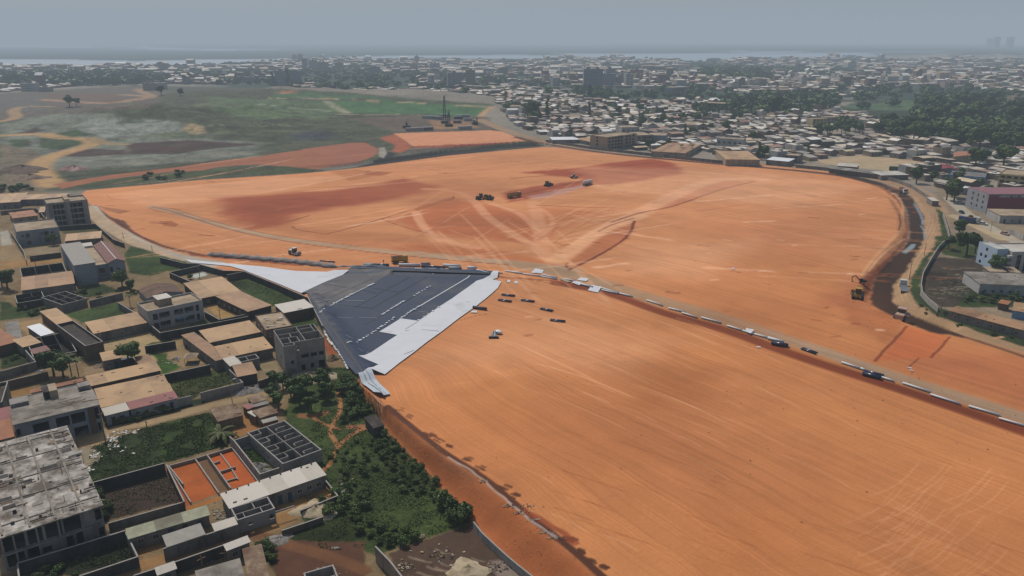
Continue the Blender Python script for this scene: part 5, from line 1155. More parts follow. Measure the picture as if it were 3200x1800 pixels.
r, L, Wd, H = place('apartment_block', 'M', [(2325, 768), (2640, 812), (2680, 748), (2400, 738)], 9.5, 'cream three storey apartment house at the right edge above the maroon hall', 'apartment block')
hs = [(L * a, L * b, z, z + 1.3) for z in (1.4, 4.4, 7.4) for a, b in ((.06, .2), (.27, .41), (.5, .63), (.72, .9))]
block(r, 0, 0, L, Wd, -.5, 9.0, 'wyel', 'slab', F=hs, par=.5, slabs=(3, 6))
for z in (3.0, 6.0, 9.0): MB().box(-L / 2, L / 2, -Wd / 2 - .9, -Wd / 2 - .01, z - .2, z + .35).build('balcony', M['wyel'], r)
r, L, Wd, H = place('house', 'M', [(1830, 782), (2205, 822), (2185, 765), (1860, 748)], 5.0, 'low sky blue building with small red sign behind the maroon hall', 'house')
block(r, 0, 0, L, Wd, -.5, 4.6, 'wsky', 'grey', par=.3); add_windows(r, 'F', L, Wd, [(L * t, L * t + 1.5, 1.2, 3.0) for t in (.08, .24, .42, .62, .8)]); MB().box(L * .1, L * .14, -Wd / 2 - .2, -Wd / 2 - .03, 2, 4.2).build('sign', M['red'], r)
r, L, Wd, H = place('apartment_block', 'N', [(945, 578), (1212, 540), (1100, 514), (830, 553)], 11.5, 'beige four storey apartment block standing right behind the ring road', 'apartment block')
hs = [(L * a, L * a + L * .07, z + .5, z + 2.0) for z in (.8, 3.6, 6.4, 9.2) for a in (.04, .15, .25, .35, .45, .62, .73, .85)]
block(r, 0, 0, L, Wd, -.5, 11.0, 'wbeige', 'slab', F=hs, Lf=[(Wd * t, Wd * t + 2.4, z, z + 1.6) for t in (.35,) for z in (1.2, 4, 6.8, 9.6)], par=.5, slabs=(2.8, 5.6, 8.4))
for z in (2.8, 5.6, 8.4): MB().box(-L / 2, L / 2, -Wd / 2 - .5, -Wd / 2 - .01, z - .1, z + .15).build('ledge', M['cop'], r)
for a, pts, h, wl, lb in (('N', [(1212, 560), (1367, 550), (1350, 516), (1200, 520)], 9.5, 'wgrey', 'grey four storey block right of the beige apartment block'), ('N', [(1370, 552), (1560, 560), (1560, 530), (1380, 525)], 8.5, 'wblue', 'pale grey windowless block two doors right of the beige apartments'),
                          ('N', [(2075, 580), (2347, 603), (2335, 578), (2085, 570)], 8.0, 'wwhite', 'bright white long building with a single row of small windows'), ('N', [(1950, 228), (2165, 240), (2165, 222), (1960, 215)], 11, 'wbrick', 'brown slab block alone in the middle of the dense roofs'),
                          ('N', [(1720, 448), (1850, 452), (1900, 415), (1760, 415)], 7, 'wbeige', 'wide pale hall amid the dense roofs above the black trees'), ('N', [(1070, 478), (1250, 470), (1240, 450), (1090, 455)], 8, 'wwhite', 'white barred two storey building behind the beige apartments'),
                          ('M', [(560, 215), (718, 210), (715, 198), (580, 200)], 10, 'wbeige', 'cream block standing at the edge of the green valley'), ('M', [(420, 232), (560, 225), (560, 215), (440, 218)], 9, 'wyel', 'yellowish block left of the cream block by the valley'),
                          ('M', [(180, 590), (330, 605), (330, 580), (200, 570)], 6, 'wgrey', 'grey workshop behind the gleaming pale roof near the ring road'), ('N', [(1560, 72), (1760, 80), (1750, 66), (1580, 62)], 14, 'wwhite', 'broad white office slab left of the water tower')):
    r, L, Wd, H = place('city_block', a, pts, h, lb, 'building')
    n = max(3, int(L / 4)); st = int(h / 2.9)
    hs = [(L * (i + .25) / n, L * (i + .7) / n, s * 2.9 + 1.4, s * 2.9 + 2.7) for s in range(st) for i in range(n)]
    if 'windowless' in lb: hs = []
    if 'single row' in lb: hs = [q for q in hs if 4 < q[2] < 6]
    block(r, 0, 0, L, max(Wd, 8), -.5, h - .4, wl, 'slab', F=hs, par=.4, slabs=[2.9 * s for s in range(1, st)])

# ------------------------------------------------------------------ roofless plans
ms = []
for k_ in range(4):
    v = k_ / 4
    ms += [(0, v, 1, v)] if k_ else []
    ms += [(.26, v + .12, .26, v + .25 - .0), (0, v + .13, .26, v + .13), (.62, v + .12, .9, v + .12), (.62, v + .06, .62, v + .12)]
ms += [(.5, 0, .5, 1)]
room_plan('unfinished_building', 'E', [(1502, 1232), (1988, 1037), (1600, 645), (1148, 805)], 3.0, 'roofless maze of grey block rooms in four bays beside the green yard', 'blockw', ms, floor='wdark')
room_plan('unfinished_building', 'G', [(977, 742), (1464, 600), (1340, 455), (878, 600)], 3.0, 'roofless grey annex attached to the very long white roofed row', 'blockw', [(0, .45, 1, .45), (.55, .45, .55, 1), (.22, 0, .22, .45), (.68, 0, .68, .45)], floor='wdark', holes=[(2, 2.8, 1.2, 1.9), (6, 7.2, 1.0, 2.1), (11, 12.6, 1.8, 2.3)])
room_plan('unfinished_building', 'G', [(1900, 1620), (2360, 1570), (2105, 1310), (1790, 1440)], 3.0, 'roofless grey room at the bottom edge beside the brown clearing', 'blockw', [(0, .5, 1, .5)], floor='wdark')
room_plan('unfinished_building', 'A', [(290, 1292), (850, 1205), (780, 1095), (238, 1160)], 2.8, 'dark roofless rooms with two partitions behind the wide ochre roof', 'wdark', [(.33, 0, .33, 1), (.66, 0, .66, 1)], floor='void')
room_plan('unfinished_building', 'B', [(712, 440), (1010, 347), (880, 222), (610, 302)], 3.0, 'small roofless house with pink topped partitions beside the first green plot', 'wgrey', [(.3, 0, .3, 1), (.65, 0, .65, 1), (0, .5, .65, .5), (.65, .33, 1, .33), (.65, .66, 1, .66)], floor='wdark')
room_plan('unfinished_building', 'B', [(232, 395), (590, 330), (500, 250), (165, 290)], 2.4, 'low dark roofless foundation left of the small roofless house', 'wdark', [(0, .5, 1, .5), (.6, .5, .6, 1)], floor='wdark')
room_plan('unfinished_building', 'B', [(1032, 955), (1262, 870), (950, 612), (748, 642)], 5.0, 'brown two storey shell with a charred looking deck full of rebar', 'wbrick', [], floor='dark', fl=4.3)
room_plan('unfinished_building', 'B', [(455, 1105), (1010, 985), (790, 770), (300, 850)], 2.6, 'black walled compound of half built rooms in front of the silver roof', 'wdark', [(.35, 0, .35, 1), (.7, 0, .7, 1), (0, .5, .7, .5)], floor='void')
room_plan('unfinished_building', 'C', [(1020, 1342), (1240, 1282), (1212, 1238), (955, 1282)], 2.9, 'narrow roofless strip of rooms right of the small white roof', 'blockw', [(.45, 0, .45, 1)], floor='wdark')
rb = room_plan('unfinished_building', 'D', [(-40, 440), (88, 420), (40, 180), (-60, 190)], 6.0, 'dark flat topped house cut by the left edge above the red roofs', 'wgrey', [], floor='dark', fl=5.3)

# ------------------------------------------------------------------ compound walls
BW = [('C', [(0, 18), (300, 92), (480, 100), (800, 185), (1050, 190), (1480, 362), (1862, 525), (1950, 690), (2045, 880)], 2.4, 'wdark', 'long dark wall bordering the white and grey liner'),
      ('B', [(1880, 652), (2015, 766), (2576, 662), (3120, 560)], 2.6, 'wdark', 'black street wall in front of the two storey villa'), ('C', [(560, 700), (750, 802), (1062, 738)], 2.4, 'wdark', 'dark wall round the sandy courtyard'),
      ('B', [(1120, 362), (1540, 262)], 2.4, 'wgrey', 'grey wall behind the first green plot'), ('B', [(1480, 382), (1695, 512)], 2.2, 'wgrey', 'grey wall on the right side of the first green plot'),
      ('B', [(-60, 1262), (50, 1240), (447, 1130), (320, 985)], 2.4, 'wgrey', 'grey wall round the overgrown plot at the left edge'), ('B', [(50, 1382), (600, 1255)], 2.4, 'wbrick', 'brown wall along the lane at the far left'),
      ('B', [(1820, 935), (2205, 868)], 2.4, 'wdark', 'black wall with white painted marks'), ('B', [(2060, 1292), (2576, 1180), (2640, 1165)], 2.4, 'wdark', 'black wall below the courtyard school'),
      ('B', [(1255, 785), (1875, 655)], 2.2, 'wgrey', 'grey street wall in front of the long ochre row'), ('A', [(740, 632), (1202, 602), (1430, 800), (1560, 845)], 2.2, 'wdark', 'dark wall at the foot of the four storey block'),
      ('A', [(130, 690), (300, 950), (330, 1060)], 2.2, 'wgrey', 'wall beside the grey two storey house'), ('A', [(370, 1010), (765, 960)], 2.2, 'wdark', 'dark wall between two sandy yards at the left'), ('A', [(0, 440), (380, 405), (470, 410), (560, 520)], 2.2, 'wgrey', 'grey wall behind the dusty pink roofed house'),
      ('C', [(120, 205), (500, 120)], 2.2, 'wdark', 'dark wall of the triangular plot with a pool of water'), ('C', [(120, 210), (400, 330)], 2.2, 'wdark', 'low dark wall left of the pool plot'), ('C', [(840, 240), (1060, 195)], 2.6, 'wbrick', 'short brown wall at the tip of the green plot'),
      ('E', [(222, 388), (392, 350)], 2.3, 'blockw', 'short grey wall right of the faded red roof'), ('E', [(505, 315), (1040, 182), (870, 20)], 2.4, 'blockw', 'light grey wall round the big grass plot below the school'), ('E', [(1235, 165), (1545, 62)], 2.2, 'wbrick', 'brown grey wall by the sand heaps'),
      ('E', [(930, 912), (1150, 842)], 2.5, 'blockw', 'rear wall of the green yard beside the block maze'), ('E', [(875, 865), (930, 912), (1260, 1335), (1500, 1255)], 2.5, 'blockw', 'grey wall on the left and front of the green yard'),
      ('F', [(1130, 285), (2070, 30)], 2.4, 'wdark', 'black rear wall of the vacant dark lot'), ('F', [(2095, 50), (2317, 515)], 2.2, 'wbrick', 'right wall of the vacant dark lot'), ('F', [(1360, 788), (2317, 518)], 1.6, 'wgrey', 'front wall of the vacant dark lot'),
      ('F', [(218, 1290), (900, 1085), (1572, 880)], 2.4, 'wdark', 'black wall below the huge unfinished building'), ('F', [(1000, 1452), (1732, 1208)], 2.2, 'wdark', 'dark green wall at the lower left corner'), ('F', [(1580, 900), (1732, 1205)], 2.0, 'wgrey', 'short wall at the left end of the mossy row'), ('F', [(218, 1295), (240, 1470)], 2.2, 'wbrick', 'rough stone wall end at the lower left'),
      ('G', [(40, 1108), (980, 800)], 2.5, 'wgrey', 'grey panelled wall below the striped shed'), ('G', [(-330, 1445), (0, 1340), (800, 1062), (1108, 948)], 2.4, 'wdark', 'long black wall along the lower lane'), ('G', [(2085, 250), (2235, 440), (1940, 560), (1765, 625)], 1.1, 'wbrick', 'low wall enclosing the sandy yard of the white roofed row'),
      ('G', [(1530, 880), (1800, 790), (2050, 705)], 1.2, 'wbrick', 'overgrown low wall right of the yellow lane'),
      ('H', [(1070, 1072), (1130, 1150), (1270, 1280), (1360, 1358), (1475, 1449), (1700, 1640)], 1.7, 'cop', 'curved pale wall at the bottom of the orange embankment'), ('H', [(385, 1243), (490, 1350), (575, 1460)], 3.4, 'metal', 'tall grey hoarding at the edge of the brown clearing'),
      ('L', [(1640, 545), (1500, 690), (1400, 850), (1310, 1010), (1285, 1150), (1300, 1260), (1400, 1370), (1500, 1449)], 1.8, 'cop', 'curved pale wall along the grass verge of the ring road'), ('L', [(1560, 270), (1610, 420), (1640, 545)], 1.8, 'cop', 'short pale wall at the top of the grass verge'),
      ('L', [(1995, 762), (2232, 905), (2232, 960)], 3.0, 'cop', 'pale wall in front of the modern white office'), ('L', [(2380, 460), (2576, 540)], 2.2, 'wwhite', 'white fence by the street at the right edge'),
      ('N', [(340, 600), (780, 668), (1200, 715), (1700, 770), (2400, 838)], 2.2, 'wgrey', 'long grey wall between the ring road and the dense roofs'), ('M', [(280, 690), (515, 712), (1000, 768), (1300, 838), (1459, 898), (1620, 1005)], 2.2, 'wgrey', 'continuing grey wall past the sand lot'),
      ('K', [(1540, 20), (1620, 110), (1700, 170)], 2.0, 'cop', 'white panelled fence at the top of the garden strip')]
for c, pts, h, wl, lb in BW: bwall(c, pts, h, wl, lb)
# knee-high clay foundations in the orange lots
for c, pts, h, lb in [('E', [(110, 1232), (290, 1460)], .8, 'left foundation wall of the orange clay lot'), ('E', [(110, 1230), (440, 1140), (905, 1000)], .7, 'rear foundation wall of the orange clay lots'), ('E', [(440, 1140), (740, 1570)], .6, 'cream foundation strip left of the brown aisle'),
                      ('E', [(592, 1092), (890, 1510)], 1.3, 'pale blue topped wall splitting the orange clay lots'), ('E', [(740, 1050), (890, 1250), (980, 1400)], .3, 'thin cement line down the right clay lot'), ('E', [(680, 1195), (755, 1170)], .4, 'short cement stub in the right clay lot'),
                      ('E', [(750, 1305), (950, 1240)], .5, 'cross foundation in the right clay lot'), ('E', [(905, 1000), (1235, 1430)], .5, 'right foundation edge of the orange clay lots'), ('E', [(840, 1420), (980, 1380)], .3, 'lowest cross line in the right clay lot'), ('F', [(2120, 70), (2400, 520)], .5, 'cream strip at the left side of the orange clay lot')]:
    bwall(c, pts, h, 'wbeige', lb, name='foundation_wall', cat='foundation', th=.2, posts=99)
# ------------------------------------------------------------------ liner sheets
def drape(name, poly, m, off, step=3.0, parent=None, amp=0.0):
    p = [Vector(a) for a in poly]; n = len(p)
    pts = list(p); dense = []; edges = []
    for i in range(n):
        a, b = p[i], p[(i + 1) % n]; k_ = max(1, int((b - a).length / step))
        for j in range(k_): dense.append(a + (b - a) * j / k_)
    nd = len(dense); edges = [(i, (i + 1) % nd) for i in range(nd)]
    arr = np.array([[v.x, v.y] for v in dense]); lo = arr.min(0); hi = arr.max(0)
    gx, gy = np.meshgrid(np.arange(lo[0], hi[0], step), np.arange(lo[1], hi[1], step)); gx = gx.ravel(); gy = gy.ravel()
    i = inpoly(gx, gy, arr); d, _, _ = seg_d(gx, gy, np.vstack([arr, arr[:1]])); i &= d > step * .4
    vs_ = dense + [Vector((a, b)) for a, b in zip(gx[i], gy[i])]
    r = geometry.delaunay_2d_cdt([v.to_2d() for v in vs_], edges, [list(range(nd))], 1, 1e-5)
    V_ = np.array([[v.x, v.y] for v in r[0]]); z = hmax(V_[:, 0], V_[:, 1]) + off + amp * (fbm(V_[:, 0] / 2, V_[:, 1] / 2, 2, 8) - .5)
    return mesh_obj(name, [(a[0], a[1], zz) for a, zz in zip(V_, z)], [tuple(f) for f in r[2]], m, parent, smooth=True)


def dl(c, pts): return [Vector(q0(c, a, b)) for a, b in pts]


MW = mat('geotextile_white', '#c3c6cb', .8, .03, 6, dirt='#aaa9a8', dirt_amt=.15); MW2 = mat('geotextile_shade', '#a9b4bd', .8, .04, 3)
MD = mat('liner_black', '#28344a', .6, .10, 9, spec=.2, dirt='#47494d', dirt_amt=.3); MG = mat('liner_dusty', '#4a4a4f', .7, .08, 8, dirt='#6b645f', dirt_amt=.4); MS = mat('seam_and_shade', '#20252c', .5, .05, 2); MSW = mat('seam_pale', '#8d8d92', .7, .1, 1)
MDB = mat('liner_blue_dark', '#232f47', .6, .08, 9, spec=.2)
lr = empty('pond_liner', P('I', 900, 600), 0, 'dark blue grey waterproof liner covering the triangular pond floor', 'liner')


def under(o, r):
    o.parent = r; o.matrix_parent_inverse = Matrix.Translation(-r.location); return o


under(drape('liner_sheet', dl('I', [(640, 205), (1050, 197), (1400, 208), (1700, 215), (2070, 238), (2035, 280), (1900, 325), (1650, 505), (1520, 588), (1310, 727), (1135, 702), (920, 835), (1100, 870), (715, 1124), (910, 1167), (757, 1290), (690, 1308), (600, 1205), (500, 1035), (420, 912), (340, 790), (290, 690), (240, 590), (205, 487), (130, 440), (400, 318), (560, 245)]), MD, .14, 2.2), lr)
under(drape('dusty_panel', dl('I', [(640, 212), (1050, 232), (860, 345), (640, 465), (480, 540), (320, 640), (230, 540), (210, 487), (130, 440), (400, 318), (560, 245)]), MG, .19, 2.5), lr)
under(drape('dark_panel', dl('I', [(330, 660), (560, 560), (900, 700), (1130, 700), (920, 833), (1090, 868), (720, 1118), (900, 1165), (760, 1270)]), MDB, .18, 3), lr)


def strip(c, a, b, w_, m, off, parent, nm, mid=None):
    pa = [Vector(q0(c, *a))] + ([Vector(q0(c, *mid))] if mid else []) + [Vector(q0(c, *b))]; mb = MB(); path = []
    for i in range(len(pa) - 1):
        k_ = max(2, int((pa[i + 1] - pa[i]).length / 2))
        path += [pa[i] + (pa[i + 1] - pa[i]) * j / k_ for j in range(k_)]
    path.append(pa[-1])
    xy = np.array([[p.x, p.y] for p in path]); z = hmax(xy[:, 0], xy[:, 1], 1.4) + off
    for i in range(len(path) - 1):
        d = (path[i + 1] - path[i]).normalized(); n = Vector((-d.y, d.x)) * w_ / 2
        A, B = path[i], path[i + 1]
        mb.quad((A.x - n.x, A.y - n.y, z[i]), (B.x - n.x, B.y - n.y, z[i + 1]), (B.x + n.x, B.y + n.y, z[i + 1]), (A.x + n.x, A.y + n.y, z[i]))
    o = mb.build(nm, m)
    if parent: under(o, parent)
    return o


for a, b, w_ in [((205, 487), (757, 1290), .9), ((1050, 236), (2035, 270), 1.3), ((680, 575), (1220, 280), .35), ((840, 595), (1400, 275), .3), ((400, 497), (850, 300), .3), ((500, 555), (840, 595), .35), ((760, 760), (900, 692), .35), ((680, 578), (900, 460), .6), ((240, 495), (560, 380), .2), ((345, 345), (600, 385), .3),  # first two strips paint the shadow side of the anchor ridges
                 ((900, 692), (1270, 470), .3), ((640, 215), (1040, 225), .6), ((380, 330), (520, 312), .5), ((350, 655), (500, 690), .3), ((760, 410), (900, 445), .3), ((850, 390), (1110, 430), .3)]: strip('I', a, b, w_, MS, .235, lr, 'seam')
for a, b, w_ in [((245, 525), (430, 512), .3), ((275, 570), (415, 570), .3), ((590, 520), (765, 520), .3), ((500, 690), (660, 697), .2), ((715, 688), (900, 695), .25), ((440, 800), (480, 798), .3), ((580, 908), (740, 912), .25), ((580, 962), (640, 962), .2), ((710, 1033), (820, 1042), .2), ((1310, 628), (1410, 638), .25), ((205, 460), (340, 412), .3), ((595, 988), (648, 968), .5),
                 ((1330, 572), (1830, 276), .5)]: strip('I', a, b, w_, MSW if w_ < .45 else MW, .245, lr, 'pale_seam')
ws = empty('geotextile_sheet', P('I', 1400, 800), 0, 'white geotextile strip between the dark liner and the orange field', 'sheet')
under(drape('sheet', dl('I', [(2070, 236), (2122, 238), (2108, 292), (2055, 305), (2148, 328), (2110, 395), (2000, 490), (1900, 570), (1700, 712), (1550, 830), (1400, 935), (1280, 1030), (1120, 1150), (975, 1268), (835, 1250), (757, 1290), (910, 1165), (713, 1122), (1100, 868), (918, 833), (1135, 700), (1312, 725), (1520, 583), (1650, 500), (1900, 320), (2033, 280)]), MW, .30, 3), ws)
under(drape('trench_lining', dl('H', [(268, 76), (300, 68), (356, 36), (410, 120), (492, 236), (462, 244), (448, 264), (428, 248), (378, 253), (320, 160)]), MW2, .34, 1.6), ws)
for a, b in (((300, 70), (440, 255)), ((325, 60), (465, 243))): strip('H', a, b, .25, MSW, .40, ws, 'fold')
for a, b in (((1165, 1065), (1270, 1020)), ((1350, 815), (1520, 830)), ((1790, 532), (1830, 533)), ((1180, 810), (1310, 730)), ((1180, 825), (1220, 822))): strip('I', a, b, .2, MSW, .36, ws, 'crease')
tag(drape('geotextile_sheet', dl('C', [(305, 48), (640, 80), (1040, 118), (1300, 140), (1500, 168), (1720, 195), (2100, 205), (2385, 203), (2300, 242), (2060, 340), (1775, 474), (1480, 352), (1260, 265), (1050, 182), (880, 135), (600, 105), (400, 92)]), MW, .25, 3), 'bright white geotextile triangle left of the dark liner', 'sheet')


def windrow(c, pts, r, m, label, nm='geotextile_windrow', cat='fabric roll', ns=9, off=0.0):
    pa = [Vector(q0(c, *a)) for a in pts]; path = []
    for i in range(len(pa) - 1):
        k_ = max(2, int((pa[i + 1] - pa[i]).length / 1.2)); path += [pa[i] + (pa[i + 1] - pa[i]) * j / k_ for j in range(k_)]
    path.append(pa[-1]); xy = np.array([[p.x, p.y] for p in path]); z = hgt(xy[:, 0], xy[:, 1]); v = []; f = []
    for i, p in enumerate(path):
        d = (path[min(i + 1, len(path) - 1)] - path[max(i - 1, 0)]).normalized(); n = Vector((-d.y, d.x)); e = min(1, i / 3 + .3, (len(path) - 1 - i) / 3 + .3)
        for j in range(ns):
            t = math.pi * j / (ns - 1); q = r * e * (1 + .25 * math.sin(i * 1.3 + j * 2.1) * (j % 2))
            v.append((p.x + n.x * q * math.cos(t) * 1.2, p.y + n.y * q * math.cos(t) * 1.2, z[i] + off + max(0, q * math.sin(t)) - .02))
    for i in range(len(path) - 1):
        for j in range(ns - 1): a = i * ns + j; f.append((a, a + ns, a + ns + 1, a + 1))
    o = mesh_obj(nm, v, f, m, smooth=True); return tag(o, label, cat)


windrow('C', [(590, -12), (800, 5), (1100, 32), (1400, 58), (1700, 80), (2000, 120), (2240, 150)], 1.5, mat('geotextile_dirty', '#8f8783', .9, .2, 1.2, dirt='#6c5f58', dirt_amt=.5), 'long crumpled grey fabric windrow along the west side of the earthworks')
windrow('I', [(500, 178), (700, 190), (900, 200), (1050, 196), (1300, 205), (1600, 214), (2050, 232)], .9, mat('fabric_bluegrey', '#59636f', .7, .15, 1.5, dirt='#3b424b', dirt_amt=.5), 'blue grey folded liner heaped along the top of the pond', 'folded_liner')


def roll(c, a, b, r, m, label, nm='liner_roll', cat='roll', pair=0, group=None):
    A = P(c, *a, r); B = P(c, *b, r); d = (B - A); Ln = d.length; d.normalize(); ang = math.atan2(d.y, d.x)
    t = empty(nm, A, ang, label, cat, group); zb = B.z - A.z
    n = Vector((0, 1, 0))
    for k_ in range(pair + 1):
        o = n * (k_ * r * 3.6); MB().tube(Vector((0, 0, r + .08)) + o, Vector((Ln, 0, r + zb + .08)) + o, r, 12).build('roll_body', m, t, True)
        for x, z in ((-.03, r + .08), (Ln - .05, r + zb + .08)): MB().tube(Vector((x, 0, z)) + o, Vector((x + .08, 0, z)) + o, r * .3, 8).build('core', M['black'], t)
    return t


MR = mat('roll_black', '#1f2743', .25, .06, 2, spec=.7); MRW = mat('roll_white', '#c9cdd0', .6, .04, 2); MRG = mat('roll_grey', '#8a8e92', .6, .08, 2); MRP = mat('roll_mauve', '#4c4653', .6, .08, 2)
for c, a, b, r, m, pr, lb in [
    ('I', (2148, 455), (2278, 470), .25, MR, 1, 'pair of dark navy rolls, the highest on the lower field'), ('I', (2112, 508), (2243, 528), .25, MR, 1, 'pair of dark navy rolls just below the highest pair'), ('I', (2342, 510), (2472, 528), .25, MR, 1, 'pair of dark navy rolls to the right of the first two pairs'),
    ('J', (282, 595), (402, 622), .25, MR, 1, 'pair of dark navy rolls lying at a slant, second from the right on the field'), ('J', (382, 712), (533, 728), .25, MR, 1, 'pair of dark navy rolls nearest the camera on the lower field'), ('I', (1862, 578), (1998, 598), .5, MRP, 0, 'single mauve grey roll at the edge of the white strip'),
    ('K', (36, 552), (200, 578), .55, MR, 0, 'dark roll touching the white pipe line on the haul road'), ('K', (332, 610), (482, 662), .25, MR, 1, 'pair of dark rolls in the gap of the white pipe line'), ('K', (952, 858), (1138, 905), .5, MR, 1, 'thick dark roll pair in the white line near the right'),
    ('I', (768, 158), (888, 162), 1.0, MRG, 0, 'fat grey white roll at the left end of the roll store'), ('I', (890, 160), (1015, 162), .8, MR, 0, 'dark roll beside the fat grey white roll'), ('I', (1115, 152), (1330, 156), .6, MRW, 0, 'long white roll behind the roll store'), ('I', (1345, 165), (1580, 186), .65, MR, 0, 'long dark roll in the roll store'),
    ('I', (1430, 140), (1340, 135), .4, MRG, 0, 'thin tan roll behind the long dark roll'), ('I', (1560, 158), (1735, 168), .7, MRW, 0, 'white roll at the right of the roll store'), ('I', (1620, 190), (1745, 196), .9, MRG, 0, 'grey roll in front of the white roll'), ('I', (1805, 182), (1898, 186), .7, MRW, 0, 'short white roll standing apart on the right of the store'),
    ('I', (1280, 196), (1362, 198), .4, MRW, 0, 'small white roll on the liner edge'), ('I', (1412, 196), (1530, 200), .5, MRG, 0, 'bluish grey roll on the liner edge'), ('I', (320, 112), (472, 126), .25, MR, 0, 'thin black pipe on the sand behind the windrow')]:
    roll(c, a, b, r, m, lb, pair=pr)
for i, (c, a, b, r) in enumerate([('I', (1900, 205), (2010, 232), .3), ('I', (2020, 225), (2160, 238), .27), ('I', (2185, 214), (2360, 242), .27), ('J', (2, 222), (105, 240), .27), ('J', (112, 243), (290, 268), .27), ('J', (292, 268), (455, 300), .27), ('J', (300, 250), (455, 286), .27), ('J', (520, 292), (640, 318), .27), ('J', (690, 345), (812, 378), .38),
                                 ('J', (872, 378), (1080, 440), .27), ('J', (900, 405), (1065, 443), .27), ('J', (1082, 440), (1210, 472), .27), ('J', (1355, 508), (1514, 562), .27), ('J', (1576, 588), (1740, 628), .27), ('J', (1710, 635), (1864, 684), .27), ('J', (1906, 682), (2104, 737), .27), ('J', (2167, 765), (2320, 815), .27), ('J', (2320, 815), (2440, 850), .27), ('J', (2440, 850), (2576, 888), .27), ('K', (2, 502), (155, 542), .42),
                                 ('K', (740, 747), (925, 808), .27), ('K', (930, 808), (980, 825), .27), ('K', (1146, 898), (1265, 938), .27), ('K', (1357, 955), (1638, 1048), .27), ('K', (1634, 1070), (1935, 1168), .27), ('K', (2020, 1187), (2335, 1283), .27), ('K', (2323, 1310), (2620, 1398), .27)]):
    o_ = ['first', 'second', 'third', 'fourth', 'fifth', 'sixth', 'seventh', 'eighth', 'ninth', 'tenth', 'eleventh', 'twelfth', 'thirteenth', 'fourteenth']
    lb = f'{o_[i]} white tube from the pond end of the haul road line' if i < 14 else f'{o_[26 - i]} white tube counted from the lower right end of the line'
    roll(c, a, b, r, MRW, lb, 'white_tube', 'tube', 0, 'white tubes laid along the haul road')
for c, q, lb in [('J', [(188, 240), (300, 248), (322, 215), (232, 200)], 'folded white sheets stacked at the bend of the haul road'), ('J', [(652, 322), (752, 340), (772, 318), (690, 298)], 'crumpled white sheet on the tube line'), ('J', [(605, 345), (680, 368), (700, 348), (625, 328)], 'small white sheet beside the crumpled one'),
                 ('J', [(762, 412), (862, 436), (900, 395), (800, 372)], 'largest folded white sheet beside the tubes'), ('J', [(2348, 850), (2400, 872), (2432, 852), (2350, 828)], 'white sheet draped over the tubes far down the road'), ('J', [(470, 305), (560, 340), (600, 335), (510, 300)], 'tan sheet by the tube line'),
                 ('K', [(1390, 852), (1440, 866), (1436, 858), (1410, 850)], 'upper of two tiny white scraps on the red soil'), ('K', [(1408, 876), (1448, 890), (1456, 886), (1420, 874)], 'lower of two tiny white scraps on the red soil'), ('I', [(1840, 640), (1900, 642), (1905, 622), (1850, 618)], 'white bundle under the mauve roll'),
                 ('I', [(2205, 332), (2235, 335), (2238, 312), (2210, 310)], 'small pale bundle beneath the field step'), ('I', [(2275, 340), (2312, 342), (2312, 324), (2280, 322)], 'white sack beneath the field step'), ('J', [(2205, 222), (2240, 225), (2236, 214), (2212, 212)], 'lone white scrap far across the upper field'), ('J', [(2460, 990), (2505, 992), (2500, 982), (2470, 978)], 'white scrap lying in the shaded step')]:
    tag(drape('folded_sheet', [v for v in dl(c, q)], MW if 'tan' not in lb else M['slab'], .18, .7, amp=.3), lb, 'sheet')
t = empty('pipe_bundle', P('I', 2072, 870), 0, 'bundle of grey pipes standing on the lower field next to a pale rock', 'pipe bundle')
for i in range(5): MB().tube((-1 + i * .45, -1.5, .3), (-.4 + i * .22, 2.2, .5 + .4 * (i % 2)), .22, 8).build('pipe', M['metal'], t)
MB().box(-1.6, 1.6, -2.2, -1.6, 0, .6).build('rack', M['black'], t)

# sandbags on the liner
bm = bmesh.new(); bmesh.ops.create_icosphere(bm, subdivisions=2, radius=.36)
for v in bm.verts: v.co.x *= 1.5; v.co.z = v.co.z * .55 + .2; v.co += Vector((random.uniform(-.03, .03),) * 3)
bag = bpy.data.meshes.new('sandbag'); bm.to_mesh(bag); bm.free(); bag.materials.append(mat('sandbag_white', '#d5d6d8', .8, .05, 1))
for q in bag.polygons: q.use_smooth = True


def bags(pa, n, lb, jit=3, sc=1.0):
    pth = [Vector(p) for p in pa]; Ls = [0]
    for i in range(len(pth) - 1): Ls.append(Ls[-1] + (pth[i + 1] - pth[i]).length)
    for k_ in range(n):
        s_ = Ls[-1] * (k_ + random.uniform(-.25, .25)) / max(1, n - 1); s_ = min(max(s_, 0), Ls[-1])
        j = max(i for i in range(len(pth) - 1) if Ls[i] <= s_ + 1e-6) if len(pth) > 1 else 0
        p = pth[j] + (pth[j + 1] - pth[j]) * ((s_ - Ls[j]) / (Ls[j + 1] - Ls[j] + 1e-6)) if len(pth) > 1 else pth[0]
        w_ = P('I', p.x + random.uniform(-jit, jit), p.y + random.uniform(-jit, jit), .2)
        o = bpy.data.objects.new('sandbag', bag); COL.objects.link(o); o.location = (w_.x, w_.y, w_.z + .12); o.rotation_euler = (0, 0, random.uniform(0, 3)); q = sc * random.uniform(.7, 1.25); o.scale = (q, q, q)
        tag(o, lb, 'sandbag', 'sandbags holding down the pond liner')


